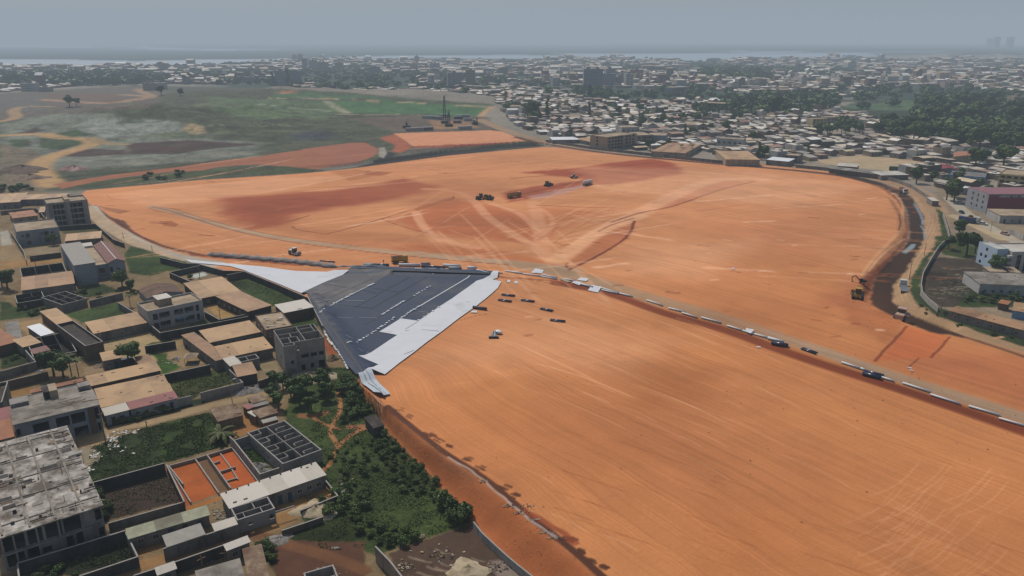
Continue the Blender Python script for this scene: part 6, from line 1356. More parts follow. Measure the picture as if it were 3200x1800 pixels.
bags([(322, 640), (350, 610), (420, 570), (560, 500), (690, 428), (860, 345)], 40, 'white sandbag in the long dotted row nearest the village')
bags([(955, 655), (1050, 590), (1172, 520)], 17, 'white sandbag in the middle dotted row of the dark liner'); bags([(1270, 466), (1340, 425), (1398, 388), (1436, 368)], 7, 'sandbag in the sparse upper end of the middle row')
bags([(1130, 697), (1230, 630), (1330, 572)], 13, 'white sandbag leading into the long white seam'); bags([(695, 935), (735, 912), (780, 885), (848, 840), (910, 800), (1000, 740), (1070, 688)], 17, 'white sandbag in the ragged row by the white strip')
bags([(345, 800), (420, 925), (500, 1020), (560, 1100), (605, 1200)], 62, 'white sandbag crowded on the outer slope beside the raw villa', 6); bags([(1312, 717), (1380, 672), (1460, 618), (1520, 584)], 5, 'white sandbag on the border of the white strip'); bags([(545, 878), (550, 878)], 2, 'white sandbag alone in the middle of the dark liner', 1)
bags([(1380, 245), (1620, 250)], 4, 'pale bag on the far ridge of the pond', 4); bags([(2118, 840), (2120, 838)], 1, 'pale rounded rock beside the bundle of grey pipes', 0, 2.6)

# ------------------------------------------------------------------ machines
YEL = mat('paint_yellow', '#a8862c', .5, .1, 1, dirt='#5b3c22', dirt_amt=.4); WHP = mat('paint_white', '#c2c0bb', .4, .05, 2); BLP = mat('paint_blue', '#2c4a86', .4, .05, 2); DKM = mat('machine_dark', '#26211f', .7, .15, 1); MUD = mat('paint_muddy', '#5a4c3e', .7, .15, 1); PKP = mat('paint_dusty', '#a88a7c', .6, .1, 1); GRP = mat('paint_green', '#3f5a34', .5, .1, 2); CARD = mat('car_dark', '#2b303b', .25, .05, 2, spec=.6)


def wheel(t, x, y, r, w_=.3, nm='wheel'):
    o = MB().tube((x, y - w_ / 2, r), (x, y + w_ / 2, r), r, 14).build(nm, M['black'], t); MB().tube((x, y - w_ / 2 - .02, r), (x, y + w_ / 2 + .02, r), r * .5, 10).build('rim', M['metal'], o)


def heading(c, a, b):
    A = P(c, *a); B = P(c, *b); d = B - A; return (A + B) / 2, math.atan2(d.y, d.x)


def truck(c, a, b, label, body, L=9.0, bed='flat', cab=None):
    p, an = heading(c, a, b); t = empty('truck', p, an, label, 'truck'); cab = cab or WHP
    MB().box(-L / 2, L / 2 - .3, -1.0, 1.0, .75, 1.0).build('chassis', DKM, t)
    cb = MB(); cb.prism([(L / 2 - 2.0, -1.2, .7), (L / 2, -1.2, .7), (L / 2, 1.2, .7), (L / 2 - 2, 1.2, .7)], [(L / 2 - 2.0, -1.2, 3.0), (L / 2 - .25, -1.2, 3.0), (L / 2 - .25, 1.2, 3.0), (L / 2 - 2, 1.2, 3.0)]); o = cb.build('cab', cab, t)
    MB().bar((L / 2 - .02, -1, 1.9), (L / 2 - .16, -1, 2.7), .06, .06).quad((L / 2 - .06, -1.05, 1.8), (L / 2 - .06, 1.05, 1.8), (L / 2 - .2, 1.05, 2.75), (L / 2 - .2, -1.05, 2.75)).build('windscreen', M['glass'], o)
    x0, x1 = -L / 2, L / 2 - 2.3
    if bed == 'flat': MB().box(x0, x1, -1.25, 1.25, 1.1, 1.35).build('flatbed', M['metal'], t); MB().box(x1 - .1, x1, -1.25, 1.25, 1.36, 2.2).build('headboard', WHP, t)
    elif bed == 'box': MB().box(x0, x1, -1.25, 1.25, 1.1, 3.6).build('cargo_box', body, t)
    elif bed == 'tank': MB().tube((x0, 0, 2.2), (x1, 0, 2.2), 1.15, 16).build('tank', body, t, True); MB().box(x0 - .4, x0, -1.1, 1.1, .8, 1.2).build('spray_bar', M['metal'], t)
    else:
        MB().prism([(x0 + .4, -1.0, 1.15), (x1 - .4, -1.0, 1.15), (x1 - .4, 1.0, 1.15), (x0 + .4, 1.0, 1.15)], [(x0, -1.3, 2.7), (x1, -1.3, 2.7), (x1, 1.3, 2.7), (x0, 1.3, 2.7)]).build('dump_body', body, t)
        MB().box(x0 + .2, x1 - .2, -1.1, 1.1, 2.71, 2.9).build('soil_load', M['rsoil'], t)
    for x in (L / 2 - 1.1, -L / 2 + 1.2, -L / 2 + 2.5):
        for s in (-1, 1): wheel(t, x, s * 1.05, .5)
    for s in (-1, 1): MB().box(L / 2 - .01, L / 2 + .05, s * .9 - .15, s * .9 + .15, .95, 1.2).build('headlight', M['frame'], o)
    return t


def dozer(c, a, b, label, m, s=1.0):
    p, an = heading(c, a, b); t = empty('bulldozer', p, an, label, 'bulldozer'); t.scale = (s, s, s)
    for y in (-1, 1):
        MB().prism([(-2, y * 1.2 - .3, .15), (2, y * 1.2 - .3, .15), (2, y * 1.2 + .3, .15), (-2, y * 1.2 + .3, .15)], [(-2.3, y * 1.2 - .3, .95), (2.2, y * 1.2 - .3, .95), (2.2, y * 1.2 + .3, .95), (-2.3, y * 1.2 + .3, .95)]).build('track', M['black'], t)
    MB().box(0, 2.1, -.75, .75, .8, 2.0).build('engine_hood', m, t); MB().box(-1.9, -.05, -.85, .85, .8, 1.5).build('body', m, t)
    o = MB().box(-1.5, -.1, -.75, .75, 1.51, 2.9).build('cab', M['glass'], t); MB().box(-1.65, .05, -.9, .9, 2.91, 3.05).build('cab_roof', m, o)
    MB().prism([(2.5, -1.8, .1), (2.8, -1.8, .1), (2.8, 1.8, .1), (2.5, 1.8, .1)], [(2.7, -1.8, 1.4), (2.95, -1.8, 1.4), (2.95, 1.8, 1.4), (2.7, 1.8, 1.4)]).build('blade', m, t)
    for y in (-1, 1): MB().bar((.5, y * 1.6, .6), (2.6, y * 1.5, .6), .2).build('push_arm', m, t)
    MB().tube((1.2, .4, 2.0), (1.2, .4, 2.8), .09).build('exhaust', DKM, t); return t


def excavator(c, a, b, label, m, s=1.0, turn=.5):
    p, an = heading(c, a, b); t = empty('excavator', p, an, label, 'excavator'); t.scale = (s, s, s)
    for y in (-1, 1): MB().prism([(-1.7, y * 1.1 - .3, .05), (1.7, y * 1.1 - .3, .05), (1.7, y * 1.1 + .3, .05), (-1.7, y * 1.1 + .3, .05)], [(-2.1, y * 1.1 - .3, .8), (2.1, y * 1.1 - .3, .8), (2.1, y * 1.1 + .3, .8), (-2.1, y * 1.1 + .3, .8)]).build('track', M['black'], t)
    MB().tube((0, 0, .7), (0, 0, 1.1), .8, 12).build('slew_ring', DKM, t)
    h = empty('upper_body', (0, 0, 0), turn); h.parent = t
    MB().box(-2.2, 1.2, -1.25, 1.25, 1.1, 2.1).build('engine_house', m, h); MB().box(.1, 1.5, .35, 1.2, 2.11, 3.0).build('cab', M['glass'], h)
    MB().bar((1.1, -.2, 1.6), (3.8, -.2, 4.3), .4, .5).bar((3.8, -.2, 4.3), (5.8, -.2, 3.4), .35, .4).build('boom', m, h); MB().bar((5.7, -.2, 3.5), (5.2, -.2, .9), .3, .35).build('stick', m, h)
    MB().prism([(4.7, -.7, .1), (5.5, -.7, .2), (5.5, .3, .2), (4.7, .3, .1)], [(4.6, -.7, .9), (5.6, -.7, 1.0), (5.6, .3, 1.0), (4.6, .3, .9)]).build('bucket', DKM, h); return t


def roller(c, a, b, label, m, s=1.0):
    p, an = heading(c, a, b); t = empty('road_roller', p, an, label, 'roller'); t.scale = (s, s, s)
    MB().tube((1.9, -1.05, .75), (1.9, 1.05, .75), .75, 18).build('drum', M['metal'], t, True); MB().box(.9, 2.8, -1.25, -1.07, .5, 1.0).box(.9, 2.8, 1.07, 1.25, .5, 1.0).box(.8, 1.0, -1.25, 1.25, .5, 1.0).build('drum_frame', m, t)
    MB().box(-2.6, -.6, -.9, .9, .9, 1.9).build('engine_hood', m, t); o = MB().box(-.55, .7, -.8, .8, 1.0, 2.7).build('cab', M['glass'], t); MB().box(-.75, .9, -1.0, 1.0, 2.71, 2.88).build('cab_roof', m, o)
    for y in (-1, 1): wheel(t, -1.7, y * .95, .75, .5)
    return t


def grader(c, a, b, label, m):
    p, an = heading(c, a, b); t = empty('motor_grader', p, an, label, 'grader')
    MB().box(-4, -1.2, -.9, .9, 1.0, 2.3).build('engine_hood', m, t); o = MB().box(-1.15, .4, -.8, .8, 1.2, 3.2).build('cab', M['glass'], t); MB().box(-1.3, .55, -.95, .95, 3.21, 3.35).build('cab_roof', m, o)
    MB().bar((.3, 0, 1.5), (4, 0, 1.7), .35, .4).bar((4, 0, 1.7), (4.3, 0, .9), .3).build('front_frame', m, t); MB().bar((.6, -1.9, .5), (1.8, 1.9, .5), .15, .7).build('blade', DKM, t)
    for x, y in ((-3.3, 1), (-1.9, 1), (4.2, 1)):
        for s in (-1, 1): wheel(t, x, s * 1.05, .65, .4)
    return t


def car(c, a, b, label, m, L=4.4, van=False):
    p, an = heading(c, a, b); t = empty('parked_car' if not van else 'van', p, an, label, 'car' if not van else 'van'); h = 1.45 if not van else 2.1
    MB().prism([(-L / 2, -.85, .3), (L / 2, -.85, .3), (L / 2, .85, .3), (-L / 2, .85, .3)], [(-L / 2 + .05, -.85, .9), (L / 2 - .1, -.85, .85), (L / 2 - .1, .85, .85), (-L / 2 + .05, .85, .9)]).build('body', m, t)
    a0, a1 = (-L * .4, L * .22) if not van else (-L * .47, L * .36)
    o = MB().prism([(a0, -.8, .9), (a1, -.8, .88), (a1, .8, .88), (a0, .8, .9)], [(a0 + .35, -.65, h), (a1 - .6, -.65, h), (a1 - .6, .65, h), (a0 + .35, .65, h)]).build('windows', M['glass'], t)
    MB().box(a0 + .33, a1 - .58, -.67, .67, h + .002, h + .05).build('car_roof', m, t)
    for x in (-L * .31, L * .31):
        for s in (-1, 1): wheel(t, x, s * .78, .32, .2)
    return t


truck('L', (1095, 1320), (1030, 1160), 'white cab flatbed truck driving on the ring road', None, 11, 'flat')
truck('N', (720, 1068), (800, 1045), 'white water tanker spraying the dark soil band', WHP, 9, 'tank')
truck('O', (2250, 1060), (2365, 1040), 'yellow dump truck standing in the middle of the upper field', YEL, 10, 'dump', YEL)
truck('M', (1270, 760), (1470, 772), 'long green trailer truck parked on the sand lot', GRP, 20, 'box')
truck('L', (1935, 395), (1780, 372), 'blue tipper parked beside the eastern street', BLP, 8, 'dump', BLP); truck('L', (1905, 392), (1990, 388), 'small white lorry next to the blue tipper', None, 6, 'flat')
truck('L', (1030, 0), (1080, 20), 'pale dump truck at the top of the dark drain', M['metal'], 8, 'dump')
truck('I', (1080, 135), (1165, 125), 'yellow truck unloading behind the roll store', YEL, 7, 'dump', YEL)
dozer('K', (900, 140), (900, 60), 'yellow tracked machine with twin yellow hoods beside the dark drain', YEL, 1.35); excavator('L', (530, 1200), (545, 1100), 'black excavator working at the lip of the dark drain', DKM, .7, 1.9)
roller('K', (1290, 335), (1385, 310), 'dusty white roller where the dark drain ends', PKP, 1.5); dozer('N', (320, 1075), (400, 1060), 'dark bulldozer on the upper dark soil band', MUD, 1.1); roller('N', (600, 990), (645, 985), 'small dusty roller, farthest machine on the field', PKP, 1.0)
grader('O', (1980, 1072), (2050, 1055), 'dark grader at the left of the parked machine group', MUD); dozer('O', (2050, 1070), (2080, 1060), 'brown bulldozer in the middle of the parked machine group', YEL); dozer('O', (2085, 1080), (2105, 1060), 'rightmost bulldozer of the parked machine group', MUD)
roller('I', (45, 45), (90, 55), 'little white and black roller on the sand above the long windrow', WHP, 1.1); excavator('O', (1945, 400), (1975, 395), 'dark excavator in the drilling yard', DKM, 1.6)
for a, b, m, lb in (((1765, 255), (1815, 280), CARD, 'dark car driving up the eastern street'), ((1890, 315), (1930, 345), CARD, 'navy car beside the blue tipper'), ((2310, 530), (2360, 545), PKP, 'brownish car lowest on the eastern street'), ((1755, 140), (1800, 145), WHP, 'white car at the far end of the eastern street'), ((2040, 408), (2080, 415), WHP, 'white car half hidden on the eastern sand')): car('L', a, b, lb, m)
car('B', (1440, 1190), (1540, 1170), 'dark van in front of the round tree', CARD, 5, True); car('B', (1560, 1180), (1680, 1150), 'second dark van, right of the first', CARD, 5, True); car('B', (1170, 1020), (1225, 1010), 'blue grey car at the corner left of the little ochre house', CARD); car('C', (370, 1150), (400, 1120), 'dark pickup in the school courtyard', CARD)

# ------------------------------------------------------------------ poles, lamps, rigs, tower


def zat(base, c, y):
    v = px(c, 0, y)[1]; yc = -(v - 900.0) / FOC; w_ = base.y * (SP - yc * CP) / (CP + yc * SP); return HC - w_


def pole(c, top_y, b, r, label, lamp=False, cross=False, nm='utility_pole'):
    p = P(c, *b); H = max(2.5, zat(p, c, top_y) - p.z); t = empty(nm, p, random.uniform(0, 3), label, 'pole')
    MB().tube((0, 0, -.3), (0, 0, H), r, 8, r * .6).build('mast', M['metal'] if lamp else M['wood'], t)
    if lamp: MB().bar((0, 0, H - .1), (1.1, 0, H + .25), .07).build('arm', M['metal'], t); MB().box(.9, 1.6, -.14, .14, H + .2, H + .34).build('lamp_head', M['frame'], t)
    if cross: MB().bar((-.8, 0, H - .6), (.8, 0, H - .6), .1).build('crossarm', M['wood'], t)
    return t


for c, ty, b, lp, lb in [('C', 135, (505, 305), 0, 'pale pole behind the pool plot'), ('C', 660, (770, 890), 0, 'brown pole in front of the sandy courtyard wall'), ('C', 660, (1072, 795), 1, 'street lamp at the corner of the sandy courtyard'), ('B', 775, (1295, 1005), 0, 'tall thin pole beside the brown two storey shell'), ('D', 545, (1330, 940), 0, 'leaning dark pole in front of the broad grey block'),
                         ('E', 165, (910, 435), 1, 'street lamp by the sandy track next to the tin shacks'), ('D', 300, (1255, 410), 0, 'short pole beside the second ochre row'), ('K', 115, (1730, 285), 0, 'pale pole in the garden strip'), ('L', 890, (1130, 1110), 0, 'thin dark pole on the ring road above the flatbed truck'), ('L', 640, (1320, 800), 0, 'thin dark pole at the bend of the ring road'),
                         ('L', 220, (2240, 300), 0, 'pole in front of the maroon hall'), ('L', 380, (2155, 500), 1, 'street lamp on the eastern street'), ('A', 710, (1552, 778), 0, 'short pole on the pale field road'), ('A', 905, (1915, 940), 0, 'short post at the edge of the pale field road'), ('A', 1010, (470, 1240), 0, 'pole at the corner of the dark roofless rooms'), ('L', 1350, (1540, 1440), 0, 'light post at the start of the panelled fence'),
                         ('M', 0, (0, 0), 0, ''), ('L', 190, (1500, 300), 1, 'street lamp at the top of the grass verge'), ('G', 1225, (535, 1345), 0, 'rusty post by the lowest black wall'), ('G', 1135, (828, 1270), 0, 'leaning stick by the half cream half white roof'), ('D', 700, (1850, 770), 0, 'stake in the middle of the green plot')]:
    if lb: pole(c, ty, b, .11 if lp else .14, lb, bool(lp), not lp and 'short' not in lb, 'street_lamp' if lp else 'utility_pole')


def rig(c, ty, b, r, label):
    p = P(c, *b); H = zat(p, c, ty) - p.z; t = empty('drilling_rig', p, .3, label, 'rig')
    MB().box(-4, 4, -2, 2, .8, 2.6).build('base', DKM, t)
    mb = MB()
    for x, y in ((-r, -r), (r, -r), (r, r), (-r, r)): mb.bar((x, y, 2.6), (x * .3, y * .3, H), .35)
    for i in range(10):
        z = 3 + (H - 4) * i / 10; q = r * (1 - .7 * i / 10); mb.bar((-q, -q, z), (q, q, z + H / 12), .2); mb.bar((q, -q, z), (-q, q, z + H / 12), .2)
    mb.build('mast', DKM, t); MB().bar((0, 0, H), (2.5, 0, H + .5), .3).build('head', DKM, t)
    for s in (-1, 1): MB().bar((-4, s * 1.6, .4), (4, s * 1.6, .4), .8).build('track', M['black'], t)
    return t


rig('O', 140, (1688, 388), 1.5, 'tall slender drilling mast, the higher of the two'); rig('O', 280, (1725, 415), 1.5, 'shorter rust coloured drilling mast'); rig('O', 375, (1348, 430), .8, 'thin grey post at the edge of the drilling yard')
for i, (a, b, L, m, lb) in enumerate([(1540, 345, 14, 'wwhite', 'pale container at the left of the drilling yard'), (1620, 350, 12, 'metal', 'grey cabin behind the tall mast'), (1810, 348, 10, 'wdark', 'black tank frame in the drilling yard'), (1850, 335, 16, 'wwhite', 'white cabin row in the drilling yard'), (1800, 385, 9, 'pink', 'reddish container right of the masts'), (1895, 365, 10, 'wwhite', 'white container beside the excavator'), (1420, 455, 18, 'metal', 'grey shed below the drilling yard'), (1510, 450, 16, 'wbrick', 'dark shed below the drilling yard'), (1870, 440, 14, 'wwhite', 'white shed at the edge of the raised bench'), (1690, 330, 12, 'metal', 'bluish container behind the masts')]):
    p = P('O', a, b); t = empty('container', p, .05 * i, lb, 'container'); MB().box(-L / 2, L / 2, -2, 2, -.3, 3).build('body', M[m], t); MB().box(-L / 2 - .1, L / 2 + .1, -2.1, 2.1, 3.003, 3.15).build('roof', M['metal'], t)
p = P('N', 1700, 165); H = zat(p, 'N', 66) - p.z; t = empty('water_tower', p, 0, 'pale mushroom shaped water tower rising over the dense roofs', 'water tower')
MB().tube((0, 0, 0), (0, 0, H - 5), 2.2, 14).build('shaft', M['wwhite'], t); MB().tube((0, 0, H - 5), (0, 0, H - 2), 2.4, 20, 11).tube((0, 0, H - 2), (0, 0, H), 11, 20).build('tank', M['wwhite'], t, True)

# ------------------------------------------------------------------ heaps, litter


def heap(c, a, r, h, m, label, nm='sand_heap', el=1.4):
    p = P(c, *a); v = []; f = []; na, nr = 22, 7; ph = random.random() * 9
    for i in range(nr + 1):
        for j in range(na):
            t = 2 * math.pi * j / na; q = r * i / nr * (1 + .22 * math.sin(3 * t + ph) + .1 * math.sin(7 * t))
            z = h * (1 - (i / nr) ** 1.3) * (1 + .25 * math.sin(t * 4 + i)) - .05 - .3 * (i == nr)
            v.append((q * math.cos(t) * el, q * math.sin(t), z))
    for i in range(nr):
        for j in range(na): f.append((i * na + j, i * na + (j + 1) % na, (i + 1) * na + (j + 1) % na, (i + 1) * na + j))
    o = mesh_obj(nm, v, f, m, smooth=True); o.location = p; o.rotation_euler = (0, 0, random.uniform(-.3, .5)); tag(o, label, 'heap'); return o


SA = mat('sand_pale', '#a89a80', .95, .12, 1, dirt='#8a7a60', dirt_amt=.4, bump=.4); GRV = mat('gravel_grey', '#87837d', .95, .25, .5, dirt='#5f5b55', dirt_amt=.5, bump=.5)
for c, a, r, h, m, lb in [('E', (1880, 130), 5.5, 1.4, SA, 'widest pale sand heap in front of the raw concrete villa'), ('E', (1430, 205), 2.6, 1.4, SA, 'yellowish sand heap right of the brown wall gate'), ('E', (1075, 290), 3.2, 1.0, GRV, 'grey rubble heap beside the sandy track'), ('E', (1235, 235), 1.6, .8, GRV, 'small grey heap at the wall gate'), ('G', (1950, 625), 3.6, 1.2, SA, 'pale heap half hidden by bushes near the yellow lane'),
                          ('E', (1130, 985), 1.7, .7, GRV, 'whitish heap in the green yard'), ('E', (1230, 1240), 1.7, .9, GRV, 'upper of two grey heaps at the bottom of the green yard'), ('E', (1270, 1300), 1.5, .8, GRV, 'lower of two grey heaps at the bottom of the green yard'), ('Q', (170, 1120), 13, 4, M['wbrick'], 'brown scrap heap beside the sandy track at the far left'), ('Q', (230, 1180), 9, 3, M['rust'], 'lower scrap heap by the sandy track'),
                          ('Q', (590, 1110), 7, 3, M['maroon'], 'reddish scrap heap behind the red dirt road'), ('G', (1500, 985), 2.0, .5, GRV, 'flattened rubble at the junction of the yellow lane'), ('H', (1030, 1400), 3.0, .6, SA, 'pale spoil patch in the brown clearing'), ('C', (2170, 1300), 1.8, 1.4, M['wood'], 'timber pile beside the raw concrete villa'), ('D', (1075, 800), 1.2, .8, GRV, 'small block pile in front of the broad grey block')]: heap(c, a, r, h, m, lb)

SCL = mat('soil_clod_pale', '#b9784a', .95, .1, 1); SCD = mat('soil_clod_dark', '#8a4f2f', .95, .1, 1)


def litter(name, c, spots, n, sz, mats_, z=.12):
    mb = MB(); rn = random.Random(3)
    for i in range(n):
        x, y, rx, ry = rn.choice(spots); p = P(c, rn.gauss(x, rx / 2), rn.gauss(y, ry / 2)); a = rn.uniform(0, 3); s = rn.uniform(*sz); d = Vector((math.cos(a), math.sin(a), 0)) * s; e = Vector((-d.y, d.x, 0)) * rn.uniform(.3, .9); q = p + Vector((0, 0, z))
        k_ = rn.randrange(len(mats_)); tz = Vector((0, 0, rn.uniform(-.1, .25) * s + .05))
        mb.quad(q - d - e, q + d - e, q + d + e + tz, q - d + e + tz, k_)
    o = mb.build(name, mats_); o['kind'] = 'stuff'; return o


litter('litter', 'D', [(1450, 850, 110, 50), (1560, 810, 90, 30), (1430, 900, 60, 40), (1700, 810, 40, 20), (1450, 980, 130, 60), (1200, 1120, 60, 60), (1110, 1270, 40, 40), (1680, 1080, 8, 4)], 260, (.06, .3), [MRW, M['white'], SA])
litter('rubble', 'G', [(1500, 980, 80, 40), (1330, 560, 400, 60), (720, 650, 60, 90), (780, 690, 80, 50), (2300, 250, 120, 60), (2300, 400, 140, 40), (640, 1270, 90, 30), (2220, 1100, 60, 10), (1640, 500, 30, 20), (1750, 420, 30, 12), (2100, 1390, 200, 60)], 320, (.07, .3), [M['wood'], M['cop'], GRV, M['dark']])
litter('yard_debris', 'B', [(2150, 1120, 120, 60), (2230, 1100, 40, 30), (1400, 900, 200, 60), (2450, 1150, 80, 30), (130, 740, 90, 80), (2420, 960, 30, 60), (1250, 1190, 60, 30), (1500, 1200, 200, 20), (520, 1240, 60, 20), (330, 900, 300, 60)], 330, (.08, .35), [M['wood'], M['cop'], M['tarp'], M['slab'], M['dark']])
litter('clearing_debris', 'H', [(1000, 1400, 90, 40), (1250, 1380, 80, 40), (850, 1300, 150, 60), (710, 1175, 20, 10), (600, 1380, 60, 40)], 260, (.07, .3), [SA, GRV, M['wood'], M['dark']])
litter('crest_cobbles', 'H', [(1330, 960, 60, 15), (1400, 1010, 60, 15), (1480, 1060, 50, 15), (1580, 1140, 60, 20), (1640, 1190, 60, 15), (1140, 790, 40, 10), (1450, 970, 90, 20)], 220, (.06, .2), [SA, GRV, M['wood'], M['rsoil']])
litter('soil_clods', 'W', [(1900, 620, 420, 150), (1100, 560, 500, 90), (1400, 430, 500, 40), (1700, 1000, 500, 260), (2300, 1000, 250, 120), (600, 500, 250, 60), (2140, 760, 60, 60), (2230, 800, 60, 20), (360, 590, 80, 40), (700, 640, 120, 20)], 520, (.08, .24), [M['rsoil'], SCL, SCD], .05)
litter('embankment_clods', 'H', [(1040, 800, 220, 220), (700, 580, 120, 100), (1500, 1250, 250, 150)], 160, (.04, .15), [SCL, SCD], .03)
# bluish tarpaulin, umbrella tent
tag(drape('tarpaulin', dl('F', [(1980, 900), (2200, 830), (2290, 850), (2050, 960)]), M['tarp'], 2.3, 1.0, amp=.6), 'crumpled blue tarpaulin beside the striped shed', 'tarpaulin')
p = P('C', 400, 1330); t = empty('garden_tent', p, .2, 'cream pyramid tent in the school courtyard', 'tent')
for x, y in ((-1.6, -1.6), (1.6, -1.6), (1.6, 1.6), (-1.6, 1.6)): MB().tube((x, y, 0), (x, y, 1.9), .05, 6).build('leg', M['metal'], t)
k_ = MB(); k_.v = [(-1.9, -1.9, 1.9), (1.9, -1.9, 1.9), (1.9, 1.9, 1.9), (-1.9, 1.9, 1.9), (0, 0, 2.9)]; k_.f = [(0, 1, 4), (1, 2, 4), (2, 3, 4), (3, 0, 4)]; k_.m = [0] * 4; k_.build('canopy', M['slab'], t)

# ------------------------------------------------------------------ people on the works
def person(c, a, label, mc, mt, rz=0.0):
    sk = [(0, 0, .95), (0, 0, 1.2), (0, 0, 1.42), (0, 0, 1.53), (0, .01, 1.68), (.1, 0, .9), (.12, .03, .5), (.12, -.02, .07), (.13, .12, .04), (-.1, 0, .9), (-.12, -.06, .5), (-.12, -.12, .07), (-.13, .02, .04), (.2, 0, 1.38), (.27, .02, 1.12), (.25, .14, .9), (-.2, 0, 1.38), (-.27, .0, 1.12), (-.26, .1, .88)]
    ed = [(0, 1), (1, 2), (2, 3), (3, 4), (0, 5), (5, 6), (6, 7), (7, 8), (0, 9), (9, 10), (10, 11), (11, 12), (2, 13), (13, 14), (14, 15), (2, 16), (16, 17), (17, 18)]
    ra = [.15, .14, .16, .06, .1, .1, .07, .05, .04, .1, .07, .05, .04, .07, .05, .04, .07, .05, .04]
    me = bpy.data.meshes.new('person'); me.from_pydata(sk, ed, []); o = bpy.data.objects.new('person', me); COL.objects.link(o)
    m_ = o.modifiers.new('s', 'SKIN')
    for v, r_ in zip(me.skin_vertices[0].data, ra): v.radius = (r_, r_ * .8)
    me.skin_vertices[0].data[0].use_root = True
    o.modifiers.new('d', 'SUBSURF').levels = 1; me.materials.append(mc); o.location = P(c, *a); o.rotation_euler = (0, 0, rz); tag(o, label, 'person')
    MB().tube((0, .01, 1.72), (0, .01, 1.82), .125, 10, .07).build('helmet', mt, o); return o


person('O', (1765, 1060), 'lone worker in dark clothes walking on the upper field', DKM, WHP, 1); person('I', (1036, 250), 'worker in dark clothes on the far ridge of the pond', DKM, YEL, 2); person('I', (1055, 250), 'second worker close beside the first on the pond ridge', CARD, WHP, .4); person('I', (962, 140), 'worker in dark clothes standing behind the roll store', DKM, YEL, 0)
# ------------------------------------------------------------------ foliage
def leafmat(name, a, b, rough=.7):
    m = bpy.data.materials.new(name); m.use_nodes = True; nt = m.node_tree; N = nt.nodes; Lk = nt.links; p = N['Principled BSDF']
    g = N.new('ShaderNodeNewGeometry'); oi = N.new('ShaderNodeObjectInfo'); mx = N.new('ShaderNodeMix'); mx.data_type = 'RGBA'; mx.inputs[6].default_value = (*lin(a), 1); mx.inputs[7].default_value = (*lin(b), 1)
    Lk.new(g.outputs['Random Per Island'], mx.inputs[0])
    hs = N.new('ShaderNodeHueSaturation'); mr = N.new('ShaderNodeMapRange'); mr.inputs[3].default_value = .7; mr.inputs[4].default_value = 1.3; Lk.new(oi.outputs['Random'], mr.inputs[0]); Lk.new(mr.outputs[0], hs.inputs['Value']); Lk.new(mx.outputs[2], hs.inputs['Color'])
    Lk.new(hs.outputs[0], p.inputs['Base Color']); p.inputs['Roughness'].default_value = rough; p.inputs['Specular IOR Level'].default_value = .2
    return m


LF1 = leafmat('leaves_dark', '#2b3a1c', '#576a36'); LF2 = leafmat('leaves_mid', '#34451f', '#5f7040'); LF3 = leafmat('leaves_palm', '#3a4a26', '#75744a'); BARK = mat('bark', '#4b3d30', .95, .2, .5)


def leaf_cloud(n, lobes, size, seed, flat=.6):
    r_ = np.random.default_rng(seed); V_ = []; F_ = []
    L_ = np.array([l[:3] for l in lobes]); Rr = np.array([l[3] for l in lobes]); pr = Rr ** 2 / np.sum(Rr ** 2)
    k_ = r_.choice(len(lobes), n, p=pr); d = r_.normal(size=(n, 3)); d /= np.linalg.norm(d, axis=1)[:, None]
    rad = Rr[k_] * (0.55 + .5 * r_.random(n) ** .6); c = L_[k_] + d * rad[:, None] * np.array([1, 1, flat])
    t1 = r_.normal(size=(n, 3)); t1 -= d * (np.sum(t1 * d, 1) * .7)[:, None]; t1 /= np.linalg.norm(t1, axis=1)[:, None]
    t2 = np.cross(d, t1); t2 /= np.linalg.norm(t2, axis=1)[:, None] + 1e-9
    s = size * (0.5 + r_.random(n))[:, None]
    q = np.stack([c - t1 * s - t2 * s * .6, c + t1 * s * .8 - t2 * s * .7, c + t1 * s + t2 * s * .6, c - t1 * s * .7 + t2 * s * .7], 1)
    return q.reshape(-1, 3)


def tree_proto(name, seed, H=8, Rc=3.5, n=2000, leaf=.3, m=LF1, trunk=.35, col_=False):
    r_ = random.Random(seed); lobes = []
    for i in range(11 if not col_ else 8):
        a = r_.uniform(0, 6.28); q = r_.uniform(0, .65 if not col_ else .25) * Rc; z = r_.uniform(H * .45, H * .9) if not col_ else H * (.2 + .1 * i)
        lobes.append((q * math.cos(a), q * math.sin(a), z, Rc * r_.uniform(.35, .6) * (1 if not col_ else 1 - .07 * i)))
    v = leaf_cloud(n, lobes, leaf, seed); f = [(4 * i, 4 * i + 1, 4 * i + 2, 4 * i + 3) for i in range(len(v) // 4)]
    me = bpy.data.meshes.new('crown'); me.from_pydata(v.tolist(), [], f); me.materials.append(m)
    mb = MB(); mb.tube((0, 0, -.5), (.1, 0, H * .5), trunk, 7, trunk * .6)
    for l in lobes[:5]: mb.tube((.1, 0, H * .42), Vector(l[:3]) * .9, trunk * .4, 5, trunk * .15)
    o2 = mb.build('trunk', BARK); tm = o2.data; bpy.data.objects.remove(o2); return me, tm


